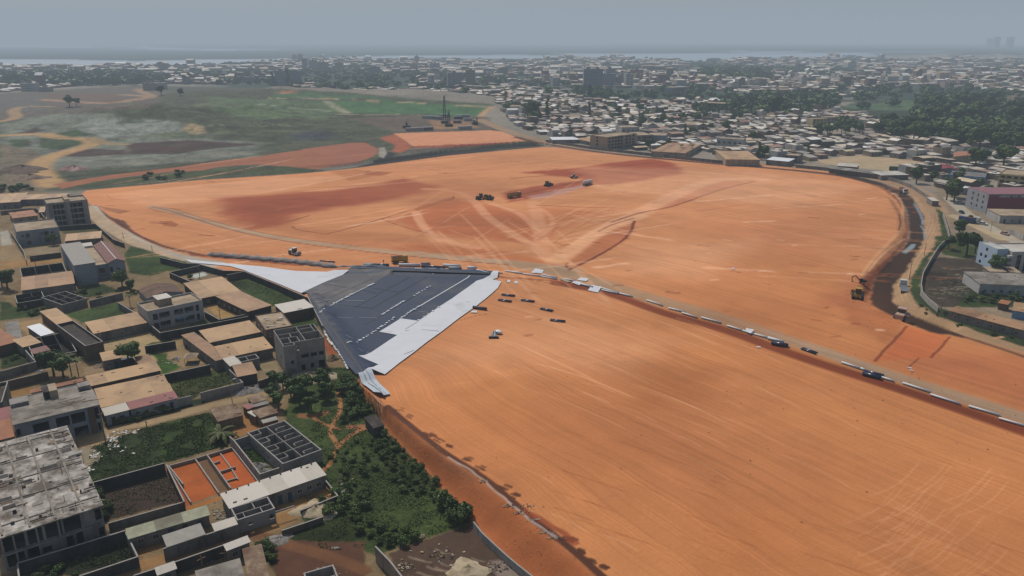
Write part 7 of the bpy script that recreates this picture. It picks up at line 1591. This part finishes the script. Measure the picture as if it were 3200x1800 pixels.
def palm_proto(seed, H=7, n=18, fl=3.2, m=LF3):
    r_ = random.Random(seed); mb = MB()
    for i in range(n):
        a = 6.28 * i / n + r_.uniform(-.2, .2); up = r_.uniform(-.1, .9); pr = Vector((0, 0, H)); dirn = Vector((math.cos(a), math.sin(a), up)).normalized(); L = fl * r_.uniform(.7, 1.1); sd = Vector((-math.sin(a), math.cos(a), 0))
        for j in range(6):
            nx_ = pr + dirn * L / 6; dirn = (dirn + Vector((0, 0, -.26))).normalized(); w0, w1 = .38 * math.sin(math.pi * (j + .3) / 6.5) + .05, .38 * math.sin(math.pi * (j + 1.3) / 6.5) + .02
            for s in (-1, 1): mb.quad(pr, nx_, nx_ + sd * s * w1 + Vector((0, 0, -w1 * .5)), pr + sd * s * w0 + Vector((0, 0, -w0 * .5)))
            pr = nx_
    me = bpy.data.meshes.new('crown'); me.from_pydata(mb.v, [], mb.f); me.materials.append(m)
    o2 = MB().tube((0, 0, -.4), (.15, 0, H), .2, 7, .14).build('trunk', BARK); tm = o2.data; bpy.data.objects.remove(o2); return me, tm


PR = dict(broad=[tree_proto('a', 1), tree_proto('b', 2), tree_proto('c', 3, m=LF2)], col=[tree_proto('d', 4, H=10, Rc=2.2, col_=True), tree_proto('e', 5, H=10, Rc=2.6, col_=True)], bush=[tree_proto('f', 6, H=1.9, Rc=1.7, n=1100, leaf=.13, trunk=.1), tree_proto('g', 7, H=1.5, Rc=1.9, n=1100, leaf=.13, trunk=.1, m=LF2), tree_proto('h', 8, H=2.2, Rc=1.5, n=1100, leaf=.13, trunk=.1, m=LF2)], palm=[palm_proto(3), palm_proto(5)], banana=[palm_proto(9, H=1.6, n=22, fl=4.0)])


def plant(kind, pos, s, label=None, cat='tree', group=None, sz=1.0, nm=None, k=None):
    me, tm = random.choice(PR[kind]) if k is None else PR[kind][k]
    t = empty(nm or ('shrub' if kind == 'bush' else 'palm_tree' if kind in ('palm', 'banana') else 'tree'), pos, random.uniform(0, 6.28), label, cat, group); t.scale = (s, s, s * sz)
    for n_, d in (('crown', me), ('trunk', tm)): o = bpy.data.objects.new(n_, d); COL.objects.link(o); o.parent = t
    return t


for kd, c, a, s, lb in [('broad', 'B', (1625, 1190), .95, 'round dark tree standing between ochre roofs and two vans'), ('broad', 'B', (680, 1300), 1.0, 'left of the dark trees behind the broad grey block'), ('broad', 'B', (800, 1330), .9, 'middle dark tree behind the broad grey block'), ('palm', 'B', (900, 1290), .8, 'spiky palm among the dark trees behind the broad grey block'), ('palm', 'B', (990, 1300), .7, 'second spiky palm nearest the longest ochre roof'),
                        ('banana', 'E', (770, 900), 1.25, 'big spiky dry leaved palm on the green slope below the shacks'), ('broad', 'B', (1540, 190), .85, 'dark tree right of the bluish red gabled house'), ('broad', 'B', (1640, 250), .6, 'smaller tree beside the brown tiled house'), ('palm', 'B', (1640, 430), .6, 'thin palm left of the two storey villa'), ('banana', 'B', (960, 270), .6, 'banana clump behind the small roofless house'), ('broad', 'B', (1060, 330), .45, 'low tree behind the small roofless house'), ('bush', 'B', (1250, 310), .9, 'bush in the first green plot corner'),
                        ('broad', 'A', (680, 870), .7, 'dark tree in front of the grey two storey house'), ('bush', 'A', (270, 860), .8, 'bush at the corner of the grey two storey house'), ('broad', 'A', (100, 1430), 1.0, 'dull grey green tree at the left edge by the wide ochre roof'), ('broad', 'A', (30, 1400), .8, 'dull tree cut by the left edge'), ('bush', 'C', (385, 290), .9, 'bare brownish bush by the pool plot'),
                        ('broad', 'L', (1750, 560), 1.1, 'left crown of the dark tree pair by the eastern sand'), ('broad', 'L', (1850, 800), 1.4, 'largest dark tree in front of the modern white office'), ('broad', 'L', (1960, 760), 1.0, 'right neighbour of the largest tree by the modern office'), ('broad', 'L', (1620, 720), .8, 'tree on the grass behind the pale curved wall'), ('broad', 'L', (2200, 1030), 1.0, 'dark shrub like tree behind the patched warehouse'), ('broad', 'L', (1690, 130), 1.5, 'dark tree left of the maroon hall'), ('broad', 'L', (1600, 100), 1.3, 'dark tree at the bend left of the maroon hall'), ('bush', 'L', (2280, 1420), 1.2, 'bush in front of the patched warehouse'), ('bush', 'L', (2500, 1400), 1.2, 'right bush in front of the patched warehouse'),
                        ('palm', 'N', (1700, 735), 1.0, 'left of two small palms by the tan workshops'), ('palm', 'N', (1805, 740), 1.0, 'right of two small palms by the tan workshops'), ('broad', 'N', (1390, 710), 1.3, 'round tree between the grey wall and the tan workshops'), ('broad', 'N', (1565, 685), .9, 'small tree right of the pale windowless block'), ('col', 'N', (1740, 590), 1.5, 'broad dark tree behind the pale windowless block'), ('col', 'N', (1865, 590), 1.1, 'left slim tree behind the white building'), ('col', 'N', (1915, 590), 1.2, 'right slim tree behind the white building'),
                        ('col', 'N', (2480, 800), 1.5, 'dark tree right of the broad tan warehouse'), ('broad', 'N', (2540, 790), 1.3, 'spreading tree right of the broad tan warehouse'), ('col', 'N', (775, 380), 2.0, 'black isolated tree left of the pale sand clearing'), ('col', 'N', (355, 380), 2.4, 'slim black tree right of the dark grove near the clearing'), ('broad', 'N', (170, 370), 2.2, 'left crown of the dark grove near the clearing'), ('broad', 'N', (240, 370), 2.4, 'right crown of the dark grove near the clearing'),
                        ('col', 'N', (780, 190), 2.4, 'very tall black tree mass beneath the tower blocks'), ('broad', 'M', (80, 195), 3.2, 'big dark tree at the left end of the valley roofs'), ('broad', 'M', (175, 180), 2.0, 'smaller tree at the left end of the valley roofs'), ('broad', 'M', (2360, 745), 2.4, 'big dark tree above the cream apartment house'), ('broad', 'M', (2080, 735), 2.0, 'wide tree above the sky blue building'), ('broad', 'M', (2150, 720), 1.8, 'tree between the wide tree and the big dark tree'), ('broad', 'M', (2120, 560), 2.8, 'largest tree of the woods behind the terracotta house'),
                        ('col', 'M', (400, 610), 1.2, 'slim tree by the grey workshop near the ring road'), ('broad', 'M', (1490, 880), 1.4, 'dark clump at the near corner of the eastern quarter'), ('broad', 'M', (1850, 1020), 1.5, 'dark tree directly left of the maroon hall gable'), ('col', 'O', (155, 48), 3.0, 'left of two dark trees on the skyline of the green hill'), ('col', 'O', (290, 48), 3.4, 'right of two dark trees on the skyline of the green hill'), ('broad', 'Q', (560, 600), 1.9, 'dark poplar like tree by the sandy track far left'), ('broad', 'Q', (615, 600), 1.5, 'short tree beside the dark poplar like tree'), ('broad', 'Q', (1300, 515), 2.0, 'dark tree on the orange bank far left'), ('broad', 'Q', (1455, 520), 1.5, 'dark tree right of the one on the orange bank')]:
    plant(kd, P(c, *a), s, lb)


def scatter(c, poly, n, kind, smin, smax, label, group, cat='shrub', nm=None, edge=None, sp=0.0):
    pl = ql(c, poly); lo, hi = pl.min(0), pl.max(0); k_ = 0; got = []
    for _ in range(n * 60):
        if k_ >= n: break
        x, y = random.uniform(lo[0], hi[0]), random.uniform(lo[1], hi[1])
        if not inpoly(np.array([x]), np.array([y]), pl)[0]: continue
        if any((x - a) ** 2 + (y - b) ** 2 < sp * sp for a, b in got): continue
        got.append((x, y)); z = float(hgt(np.array([x]), np.array([y]))[0]); kk = (HC - z) / HC
        z = float(hgt(np.array([x * kk]), np.array([y * kk]))[0])
        s = random.uniform(smin, smax); plant(kind, Vector((x * kk, y * kk, z)), s, label, cat, group, nm=nm); k_ += 1


g1 = 'bushes and trees on the overgrown slope below the embankment'
scatter('E', [(1340, 230), (1560, 210), (1700, 180), (2000, 170), (2200, 250), (2230, 420), (2080, 560), (1900, 560), (1700, 600), (1480, 620), (1400, 430)], 12, 'broad', .5, .75, 'broad dark tree in the grove below the raw villa', 'trees of the grove below the raw concrete villa', 'tree', sp=3.0)
scatter('H', [(90, 60), (240, 110), (330, 250), (350, 330), (240, 370), (150, 380), (160, 200)], 17, 'bush', .6, 1.25, 'leafy bush between the footpath and the white trench sheet', g1, sp=2)
scatter('H', [(370, 440), (500, 480), (620, 620), (720, 700), (860, 860), (980, 1000), (1050, 1050), (900, 1020), (760, 920), (560, 860), (440, 640), (350, 540)], 52, 'bush', .3, .85, 'dense dark bush hugging the foot of the orange embankment', g1, sp=1.8)
scatter('H', [(0, 900), (150, 840), (330, 860), (360, 990), (250, 1040), (0, 1030)], 16, 'bush', .5, 1.1, 'large dark bush right of the walled sandy yard', g1, sp=2.2)
scatter('H', [(240, 1040), (420, 1120), (640, 1150), (700, 1220), (480, 1260), (250, 1150)], 15, 'bush', .35, .9, 'bush on the rim of the brown clearing', g1, sp=2)
scatter('H', [(60, 600), (260, 480), (420, 700), (400, 860), (120, 800)], 22, 'bush', .25, .65, 'low bush in the middle of the overgrown slope', g1, sp=2)
scatter('H', [(820, 940), (940, 1000), (1030, 1050), (960, 1080)], 6, 'bush', .9, 1.5, 'tall bush at the head of the curved pale wall', g1, sp=1.5)
scatter('D', [(1330, 640), (1500, 560), (1750, 560), (2150, 490), (2150, 560), (1700, 700), (1350, 740)], 16, 'bush', .5, 1.0, 'bush in front of the lowest of the four parallel rows', 'bushes in front of the parallel rows')
scatter('F', [(1100, 220), (1200, 300), (1400, 640), (1300, 790), (1180, 420)], 15, 'bush', .35, .8, 'bush along the right side of the huge unfinished building', 'bushes beside the unfinished building')
scatter('F', [(560, 1130), (850, 1020), (880, 1060), (600, 1160)], 5, 'bush', .35, .6, 'bright green bush at the foot of the huge unfinished building', 'bushes beside the unfinished building')
scatter('F', [(300, 1380), (700, 1330), (1000, 1420), (900, 1500), (300, 1500)], 7, 'bush', .35, .7, 'bush inside the walled plot at the lower left', 'bushes in the lower left plot')
scatter('B', [(200, 470), (560, 480), (540, 560), (240, 580)], 9, 'bush', .4, .9, 'bush in the dark hollow left of the square ochre roof', 'bushes at the far left of the village')
scatter('B', [(20, 940), (300, 980), (390, 1130), (60, 1190)], 8, 'bush', .35, .8, 'bush in the overgrown plot at the left edge', 'bushes at the far left of the village')
scatter('B', [(1560, 60), (1750, 250), (1700, 350), (1560, 330), (1500, 200)], 8, 'bush', .4, .9, 'bush between the bluish house and the brown tiled house', 'bushes beside the brown tiled house')
scatter('G', [(1180, 1040), (1360, 1080), (1450, 1300), (1380, 1300)], 8, 'bush', .5, .9, 'bush right of the ribbed grey roof', 'bushes at the bottom of the village')
scatter('A', [(-80, 160), (200, 130), (470, 165), (480, 200), (0, 215)], 14, 'bush', .9, 1.6, 'dark bush behind the long ochre rows at the far left', 'bushes behind the long ochre rows')
scatter('K', [(1480, 60), (1620, 210), (1900, 300), (2250, 410), (2576, 500), (2576, 560), (2000, 420), (1650, 300), (1500, 180)], 18, 'bush', .3, .7, 'low bush on the verge below the ring road fence', 'bushes on the verge of the ring road')
scatter('L', [(1850, 1250), (2300, 1280), (2576, 1300), (2576, 1449), (1800, 1449)], 16, 'bush', .5, 1.0, 'bush in the garden in front of the patched warehouse', 'bushes in the eastern garden')
scatter('Q', [(1050, 1165), (1480, 1130), (1480, 1180), (1100, 1205)], 12, 'bush', .8, 1.6, 'small bush between the red dirt road and the orange field', 'bushes on the strip north of the field')
g2 = 'trees of the wooded belt in the east'
scatter('M', [(460, 380), (720, 360), (900, 330), (950, 420), (700, 420)], 9, 'broad', 1.2, 1.9, 'dark tree in the row across the valley roofs', g2, 'tree', sp=8)
scatter('M', [(980, 330), (1300, 300), (1750, 340), (1800, 480), (1500, 500), (1100, 450)], 34, 'broad', 1.2, 2.2, 'dark tree in the wooded belt', g2, 'tree', sp=8)
scatter('M', [(1650, 400), (2576, 360), (2576, 560), (2150, 570), (1700, 500)], 36, 'broad', 1.1, 2.2, 'tree on the green slope behind the terracotta house', g2, 'tree', sp=9)
scatter('M', [(1500, 60), (2576, 60), (2576, 330), (1500, 300)], 36, 'broad', 1.6, 3.0, 'tree scattered over the green valley', g2, 'tree', sp=14)
scatter('M', [(1540, 780), (2250, 850), (2300, 1000), (1750, 1000), (1560, 900)], 10, 'broad', .6, 1.1, 'small tree among the houses left of the maroon hall', 'trees among the eastern houses', 'tree', sp=8)
scatter('N', [(900, 300), (2500, 330), (2500, 640), (1250, 500)], 26, 'broad', .9, 1.7, 'dark tree between the dense roofs', 'trees among the dense roofs', 'tree', sp=16)

# rough grass and weeds on the near plots
def grass_patch(name, spots, n, seed):
    r_ = np.random.default_rng(seed); vs_ = []
    for c, poly, w_ in spots:
        pl = ql(c, poly); lo, hi = pl.min(0), pl.max(0); k_ = int(n * w_); q = r_.random((k_ * 4, 2)) * (hi - lo) + lo; q = q[inpoly(q[:, 0], q[:, 1], pl)][:k_]
        cl = fbm(q[:, 0] / 3, q[:, 1] / 3, 3, 5); q = q[cl > .43]
        z = hgt(q[:, 0], q[:, 1]); s = (.07 + .13 * r_.random(len(q)) ** 2); a = r_.random(len(q)) * 6.28; d = np.stack([np.cos(a), np.sin(a), 0 * a], 1) * s[:, None]; b = np.stack([q[:, 0], q[:, 1], z], 1); ln = r_.normal(size=(len(q), 3)) * .5 * s[:, None]; ln[:, 2] = s * .9
        vs_.append(np.stack([b - d, b + d, b + d * .5 + ln, b - d * .7 + ln * .9], 1).reshape(-1, 3))
    v = np.concatenate(vs_); me = bpy.data.meshes.new(name); me.from_pydata(v.tolist(), [], [(4 * i, 4 * i + 1, 4 * i + 2, 4 * i + 3) for i in range(len(v) // 4)]); me.materials.append(LFG)
    o = bpy.data.objects.new(name, me); COL.objects.link(o); o['kind'] = 'stuff'; return o


LFG = leafmat('grass_blades', '#3a4a22', '#5d6a38')
grass_patch('grass', [('H', [(60, 0), (200, 0), (260, 85), (330, 215), (375, 290), (500, 470), (640, 620), (730, 700), (870, 850), (1000, 1000), (1060, 1060), (700, 1210), (400, 1300), (0, 1260), (-200, 900), (-100, 500), (0, 300)], .5), ('D', [(1080, 1300), (1150, 990), (1800, 760), (2576, 570), (2576, 1060), (2100, 1190), (1110, 1440)], .2), ('E', [(0, 690), (620, 560), (870, 970), (80, 1180)], .1),
                      ('E', [(60, 90), (820, 10), (960, 190), (500, 310), (220, 440)], .08), ('F', [(250, 1300), (900, 1060), (1600, 900), (1720, 1200), (1000, 1449)], .08), ('F', [(1240, 290), (2060, 80), (2290, 510), (1280, 770)], .05), ('E', [(1010, 1000), (1150, 940), (1430, 1260), (1260, 1320)], .02), ('C', [(900, 340), (1060, 230), (1850, 530), (1440, 625)], .05)], 52000, 5)
# ------------------------------------------------------------------ the city beyond
rg = np.random.default_rng(21)
EXC = [('M', [(560, 150), (900, 60), (1500, 20), (2700, 20), (2900, 560), (1800, 510), (1650, 420), (1250, 330), (980, 190), (700, 140)]), ('M', [(420, 655), (880, 585), (1400, 635), (1660, 675), (1580, 765), (1250, 770), (700, 715)]), ('N', [(350, 380), (600, 345), (790, 355), (700, 395), (450, 400)]),
       ('T', [(395, 300), (860, 300), (870, 385), (395, 378)]), ('T', [(400, 590), (840, 480), (1300, 480), (1900, 500), (2576, 560), (2576, 700), (1900, 640), (1300, 560)]), ('Q', [(0, 345), (600, 340), (1000, 330), (1350, 380), (1350, 420), (1000, 420), (0, 440)]), ('M', [(480, 350), (950, 300), (950, 430), (480, 420)])]
CITY = ql('W', [(1245, 262), (1290, 322), (1345, 345), (1500, 368), (1700, 388), (1900, 403), (2100, 424), (2230, 452), (2330, 478), (2420, 470), (2700, 500), (3100, 560), (3300, 152), (2230, 152), (2150, 146), (1700, 156), (1560, 143), (1350, 152), (1130, 152), (860, 149), (740, 152), (560, 163), (300, 168), (0, 168), (-400, 168), (-400, 236), (0, 232), (300, 210), (560, 213), (700, 219), (900, 233), (1100, 243)])
TRIW = ql('M', [(1540, 780), (1620, 700), (2000, 600), (2900, 620), (2900, 1000), (2400, 880), (2060, 880), (2000, 1000), (1700, 1000)])
EX = [ql(c, p) for c, p in EXC]
hand = []
for o in bpy.data.objects:
    if o.type == 'EMPTY' and o.parent is None and o.get('category') in ('building', 'apartment block', 'commercial building', 'office building', 'house', 'shed', 'water tower'):
        cs = [o.matrix_basis @ Vector(b) for ch in o.children if ch.type == 'MESH' for b in ch.bound_box]
        if cs and o.location.y > 380: hand.append((o.location.x, o.location.y, max(8, .5 * max((a - b).to_2d().length for a in cs[:16] for b in cs[:16]) * .8)))
ROOFC = [(.50, .45, .37), (.38, .34, .29), (.61, .57, .51), (.44, .38, .30), (.27, .24, .21), (.36, .27, .20), (.75, .73, .69), (.54, .44, .30), (.22, .19, .17), (.33, .20, .14), (.59, .51, .38), (.70, .66, .58)]
ROOFM = [mat('city_roof_' + n_, c_, .6, .12, 9, dirt='#6b6056', dirt_amt=.35) for n_, c_ in zip(('pale', 'grey', 'light', 'beige', 'slate', 'brown', 'white', 'sand', 'dark', 'rust', 'cream', 'bone'), ROOFC)]
RNAME = ['pale', 'grey', 'light grey', 'beige', 'slate', 'brown', 'white', 'sand coloured', 'dark grey', 'rusty', 'cream', 'bone coloured']
WALLM = [M['wbeige'], M['wgrey'], M['wwhite'], M['wbrick']]


def dens(x, y):
    n_ = fbm(x / 140, y / 140, 3, 91); far_ = fbm(x / 260, y / 420, 4, 44)
    k_ = (far_ < .58) & (n_ > .2); k_ |= (y < 1200) & (n_ > .2)
    return k_


cand = []
for y0, y1, sp_ in ((380, 1250, 12.5), (1250, 2000, 20.0), (2000, 4200, 34.0)):
    gx, gy = np.meshgrid(np.arange(-3200, 3600, sp_), np.arange(-200, 5200, sp_ * .92)); gx = gx.ravel(); gy = gy.ravel()
    # districts turned a little against each other
    a = (vnoise(gx / 500, gy / 500, 5) - .5) * .5 + .18; x = gx + gy * np.sin(.18) * .3; y = gy - gx * .12
    x = x + rg.normal(size=x.shape) * sp_ * .12; y = y + rg.normal(size=y.shape) * sp_ * .12
    m = (y >= y0) & (y < y1) & (np.abs(x) < y * .78 + 60)
    x, y, a = x[m], y[m], a[m]
    m = inpoly(x, y, CITY) | (inpoly(x, y, TRIW) & (y < 1250)); x, y, a = x[m], y[m], a[m]
    m = dens(x, y)
    for e in EX: m &= ~inpoly(x, y, e)
    m |= False; x, y, a = x[m], y[m], a[m]
    m = np.abs(((y + x * .12) % (sp_ * 7)) - sp_ * .5) > sp_ * .42; x, y, a = x[m], y[m], a[m]          # streets
    for hx, hy, hr in hand:
        m = (x - hx) ** 2 + (y - hy) ** 2 > (hr + 5) ** 2; x, y, a = x[m], y[m], a[m]
    d, _, _ = seg_d(x, y, ql('W', RING[:14])); m = d > 22; x, y, a = x[m], y[m], a[m]
    L = sp_ * rg.uniform(.65, 1.15, x.shape); Wd = sp_ * rg.uniform(.55, .85, x.shape); H = rg.uniform(2.6, 4.2, x.shape) + (rg.random(x.shape) < .12) * rg.uniform(2, 5, x.shape)
    far_ = y > 1500; H = H * np.where(far_, 1.5, 1) + (rg.random(x.shape) < .12) * far_ * rg.uniform(3, 14, x.shape)
    cand.append(np.stack([x, y, a + rg.choice([0, math.pi / 2], x.shape), L, Wd, H], 1))
C = np.concatenate(cand); big_ = np.argsort(-(C[:, 3] * C[:, 4]) / C[:, 1] ** 3); C = C[big_]; NI = 230
zc = hgt(C[:, 0], C[:, 1])
# prototypes of the nearer houses
protos = []
for i in range(12):
    r = empty('house', (0, 0, 0)); wl = MB(); g = i % 3
    if g == 0:
        wl.prism([(-.47, -.47, -.2), (.47, -.47, -.2), (.47, .47, -.2), (-.47, .47, -.2)], [(-.47, -.47, .86), (.47, -.47, .86), (.47, .47, .98), (-.47, .47, .98)]); rf = MB().prism([(-.5, -.5, .87), (.5, -.5, .87), (.5, .5, .99), (-.5, .5, .99)], [(-.5, -.5, .91), (.5, -.5, .91), (.5, .5, 1.03), (-.5, .5, 1.03)])
    elif g == 1:
        wl.box(-.47, .47, -.47, .47, -.2, .84); rf = MB()
        for s in (-1, 1): rf.prism([(-.5, s * .5, .82), (.5, s * .5, .82), (.5, 0, 1.02), (-.5, 0, 1.02)], [(-.5, s * .5, .87), (.5, s * .5, .87), (.5, 0, 1.07), (-.5, 0, 1.07)])
    else:
        wl.box(-.48, .48, -.48, .48, -.2, 1.0); rf = MB().box(-.45, .45, -.45, .45, 1.003, 1.02); rf.box(-.3, -.1, -.2, .1, 1.02, 1.3)
    wl.build('wall', WALLM[i % 4], r); rf.build('roof', ROOFM[i], r)
    for j in range(3): MB().box(-.36 + j * .3, -.26 + j * .3, -.485, -.465, .25, .62).build('window', M['glass'], r)
    protos.append(r)
used = set()
for i in range(min(NI, len(C))):
    x, y, a, L, Wd, H = C[i]; j = int(rg.integers(12)); o = protos[j] if j not in used else copy_tree(protos[j]); used.add(j)
    o.location = (x, y, zc[i] - .1); o.rotation_euler = (0, 0, a); o.scale = (L, Wd, H)
    zone = 'behind the maroon hall' if x > 330 and y < 700 else 'in the crowded quarter right behind the ring road' if x > 0 else 'left of the beige apartment block'
    tag(o, f'low {RNAME[j]} roofed house {zone}', 'house', f'houses {zone}')
for j, o in enumerate(protos):
    if j not in used:
        for ch in list(o.children): bpy.data.objects.remove(ch)
        bpy.data.objects.remove(o)
# everything smaller: one mesh
Cr = C[NI:]; zr = zc[NI:]; n = len(Cr); ca, sa = np.cos(Cr[:, 2]), np.sin(Cr[:, 2])
typ = rg.random(n) < .5
V_ = []
for sx, sy, sz in ((-1, -1, 0), (1, -1, 0), (1, 1, 0), (-1, 1, 0), (-1, -1, 1), (1, -1, 1), (1, 1, 1), (-1, 1, 1), (-1, 0, 2), (1, 0, 2)):
    lx = sx * Cr[:, 3] / 2 * (1.0 if sz else .95); ly = sy * Cr[:, 4] / 2 * (1.0 if sz else .95); z = zr + (-.5 if sz == 0 else Cr[:, 5] * (1.0 if sz == 1 else np.where(typ, 1.22, 1.0)))
    if sz == 1: z = z + np.where(typ, 0, sy * .5)
    V_.append(np.stack([Cr[:, 0] + lx * ca - ly * sa, Cr[:, 1] + lx * sa + ly * ca, z], 1))
V_ = np.stack(V_, 1).reshape(-1, 3); b = np.arange(n)[:, None] * 10
Fs = [(0, 1, 5, 4), (1, 2, 6, 5), (2, 3, 7, 6), (3, 0, 4, 7), (4, 5, 9, 8), (6, 7, 8, 9)]; F_ = np.concatenate([b + np.array(f) for f in Fs], 0)
rm = rg.integers(0, 12, n) + 4; wm = rg.integers(0, 4, n); mi = np.concatenate([wm, wm, wm, wm, rm, rm])
me = bpy.data.meshes.new('distant_houses'); me.from_pydata(V_.tolist(), [], F_.tolist())
for q in WALLM + ROOFM: me.materials.append(q)
me.polygons.foreach_set('material_index', mi.astype(np.int32)); me.update()
o = bpy.data.objects.new('distant_houses', me); COL.objects.link(o); o['kind'] = 'stuff'
# taller blocks
k_ = 0
for c, lst, hh in (('S', [(262, 255), (300, 250), (385, 300), (410, 300), (455, 305), (620, 250), (830, 260), (975, 270), (1080, 270), (800, 335), (770, 330), (975, 305), (1060, 310), (270, 385), (1560, 395), (1440, 415), (1330, 430), (215, 385), (170, 400), (2230, 400), (2290, 400), (2370, 395), (2420, 380), (2490, 400), (2550, 395), (1200, 300), (560, 300), (330, 300)], 30), ('N', [(760, 95), (850, 90), (960, 75), (1110, 50), (1170, 75), (1260, 55)], 34),
                   ('T', [(2340, 145), (2385, 150), (2475, 150)], 90), ('Q', [(1200, 470), (1230, 465), (1280, 460), (1650, 410), (1950, 405), (2020, 400), (370, 480), (250, 475)], 14), ('M', [(270, 150), (2490, 110)], 16)):
    for a, b_ in lst:
        p = P(c, a, b_); h = hh * random.uniform(.6, 1.15); L = random.uniform(14, 34) * (3 if hh > 80 else 1); Wd = 14 * (2.5 if hh > 80 else 1)
        t = empty('tower_block', p, random.uniform(-.2, .3), None, 'tower block', 'taller blocks standing out of the distant city'); t['label'] = 'pale concrete tower block rising from the hazy distant city' if hh > 20 else 'pale multi storey block on the far left slope' if c == 'Q' else 'block at the edge of the green valley'
        MB().box(-L / 2, L / 2, -Wd / 2, Wd / 2, -3, h).build('wall', random.choice([M['wwhite'], M['wbeige'], M['wblue']]), t); MB().box(-3, 3, -3, 3, h + .003, h + 3).build('roof_hut', M['wgrey'], t)
        for s in range(int(h / 3.2)):
            if hh < 80: MB().box(-L / 2 + 1, L / 2 - 1, -Wd / 2 - .12, -Wd / 2 - .01, 1.2 + s * 3.2, 2.6 + s * 3.2).build('window_band', M['wgrey'], t)
        k_ += 1
# distant woods: clumps merged into one mass
def woods(name, n, test, smin, smax, seed, m=None):
    r_ = np.random.default_rng(seed); pos_ = test(r_, n); m_ = len(pos_); V = []; base = leaf_cloud(46, [(0, 0, .55, .5), (.3, .1, .5, .35), (-.25, .2, .45, .35), (0, -.3, .4, .3)], .26, 3)
    s = r_.uniform(smin, smax, m_); a = r_.uniform(0, 6.28, m_); ca, sa = np.cos(a), np.sin(a)
    bx, by, bz = base[:, 0][None] * s[:, None], base[:, 1][None] * s[:, None], base[:, 2][None] * s[:, None] * r_.uniform(.7, 1.1, m_)[:, None]
    X_ = pos_[:, 0:1] + bx * ca[:, None] - by * sa[:, None]; Y_ = pos_[:, 1:2] + bx * sa[:, None] + by * ca[:, None]; Z_ = hgt(pos_[:, 0], pos_[:, 1])[:, None] + bz
    v = np.stack([X_, Y_, Z_], -1).reshape(-1, 3).astype(np.float32); nf = len(v) // 4
    me = bpy.data.meshes.new(name); me.vertices.add(len(v)); me.vertices.foreach_set('co', v.ravel()); me.loops.add(nf * 4); me.loops.foreach_set('vertex_index', np.arange(nf * 4, dtype=np.int32)); me.polygons.add(nf); me.polygons.foreach_set('loop_start', np.arange(0, nf * 4, 4, dtype=np.int32)); me.polygons.foreach_set('loop_total', np.full(nf, 4, np.int32)); me.materials.append(m or LF1); me.update()
    o = bpy.data.objects.new(name, me); COL.objects.link(o); o['kind'] = 'stuff'


def t_city(r_, n):
    y = r_.uniform(800, 4200, n * 5); x = (r_.random(n * 5) * 2 - 1) * (y * .72); far_ = fbm(x / 260, y / 420, 4, 44); n_ = fbm(x / 140, y / 140, 3, 91)
    m = inpoly(x, y, CITY) & (((far_ > .55) & (y > 1200)) | (n_ < .22) | (r_.random(len(x)) < .10)); return np.stack([x[m], y[m]], 1)[:n]


def t_poly(c, p):
    pl = ql(c, p); lo, hi = pl.min(0), pl.max(0)
    def f(r_, n):
        q = r_.random((n * 4, 2)) * (hi - lo) + lo; return q[inpoly(q[:, 0], q[:, 1], pl)][:n]
    return f


woods('woods', 1900, t_city, 6, 15, 1)
woods('treeline', 700, t_poly('T', [(395, 310), (860, 318), (870, 385), (395, 378)]), 12, 22, 2)
woods('forest', 1500, t_poly('M', [(1500, 60), (2900, 40), (2900, 560), (1900, 480), (1650, 400), (1350, 320), (1500, 180)]), 6, 13, 3)
woods('thicket', 420, t_poly('Q', [(0, 355), (600, 345), (1000, 335), (1330, 380), (1330, 430), (1000, 430), (0, 450)]), 10, 20, 4)
woods('valley_brush', 500, t_poly('T', [(400, 590), (840, 480), (1300, 480), (1300, 560), (700, 620)]), 8, 16, 6)
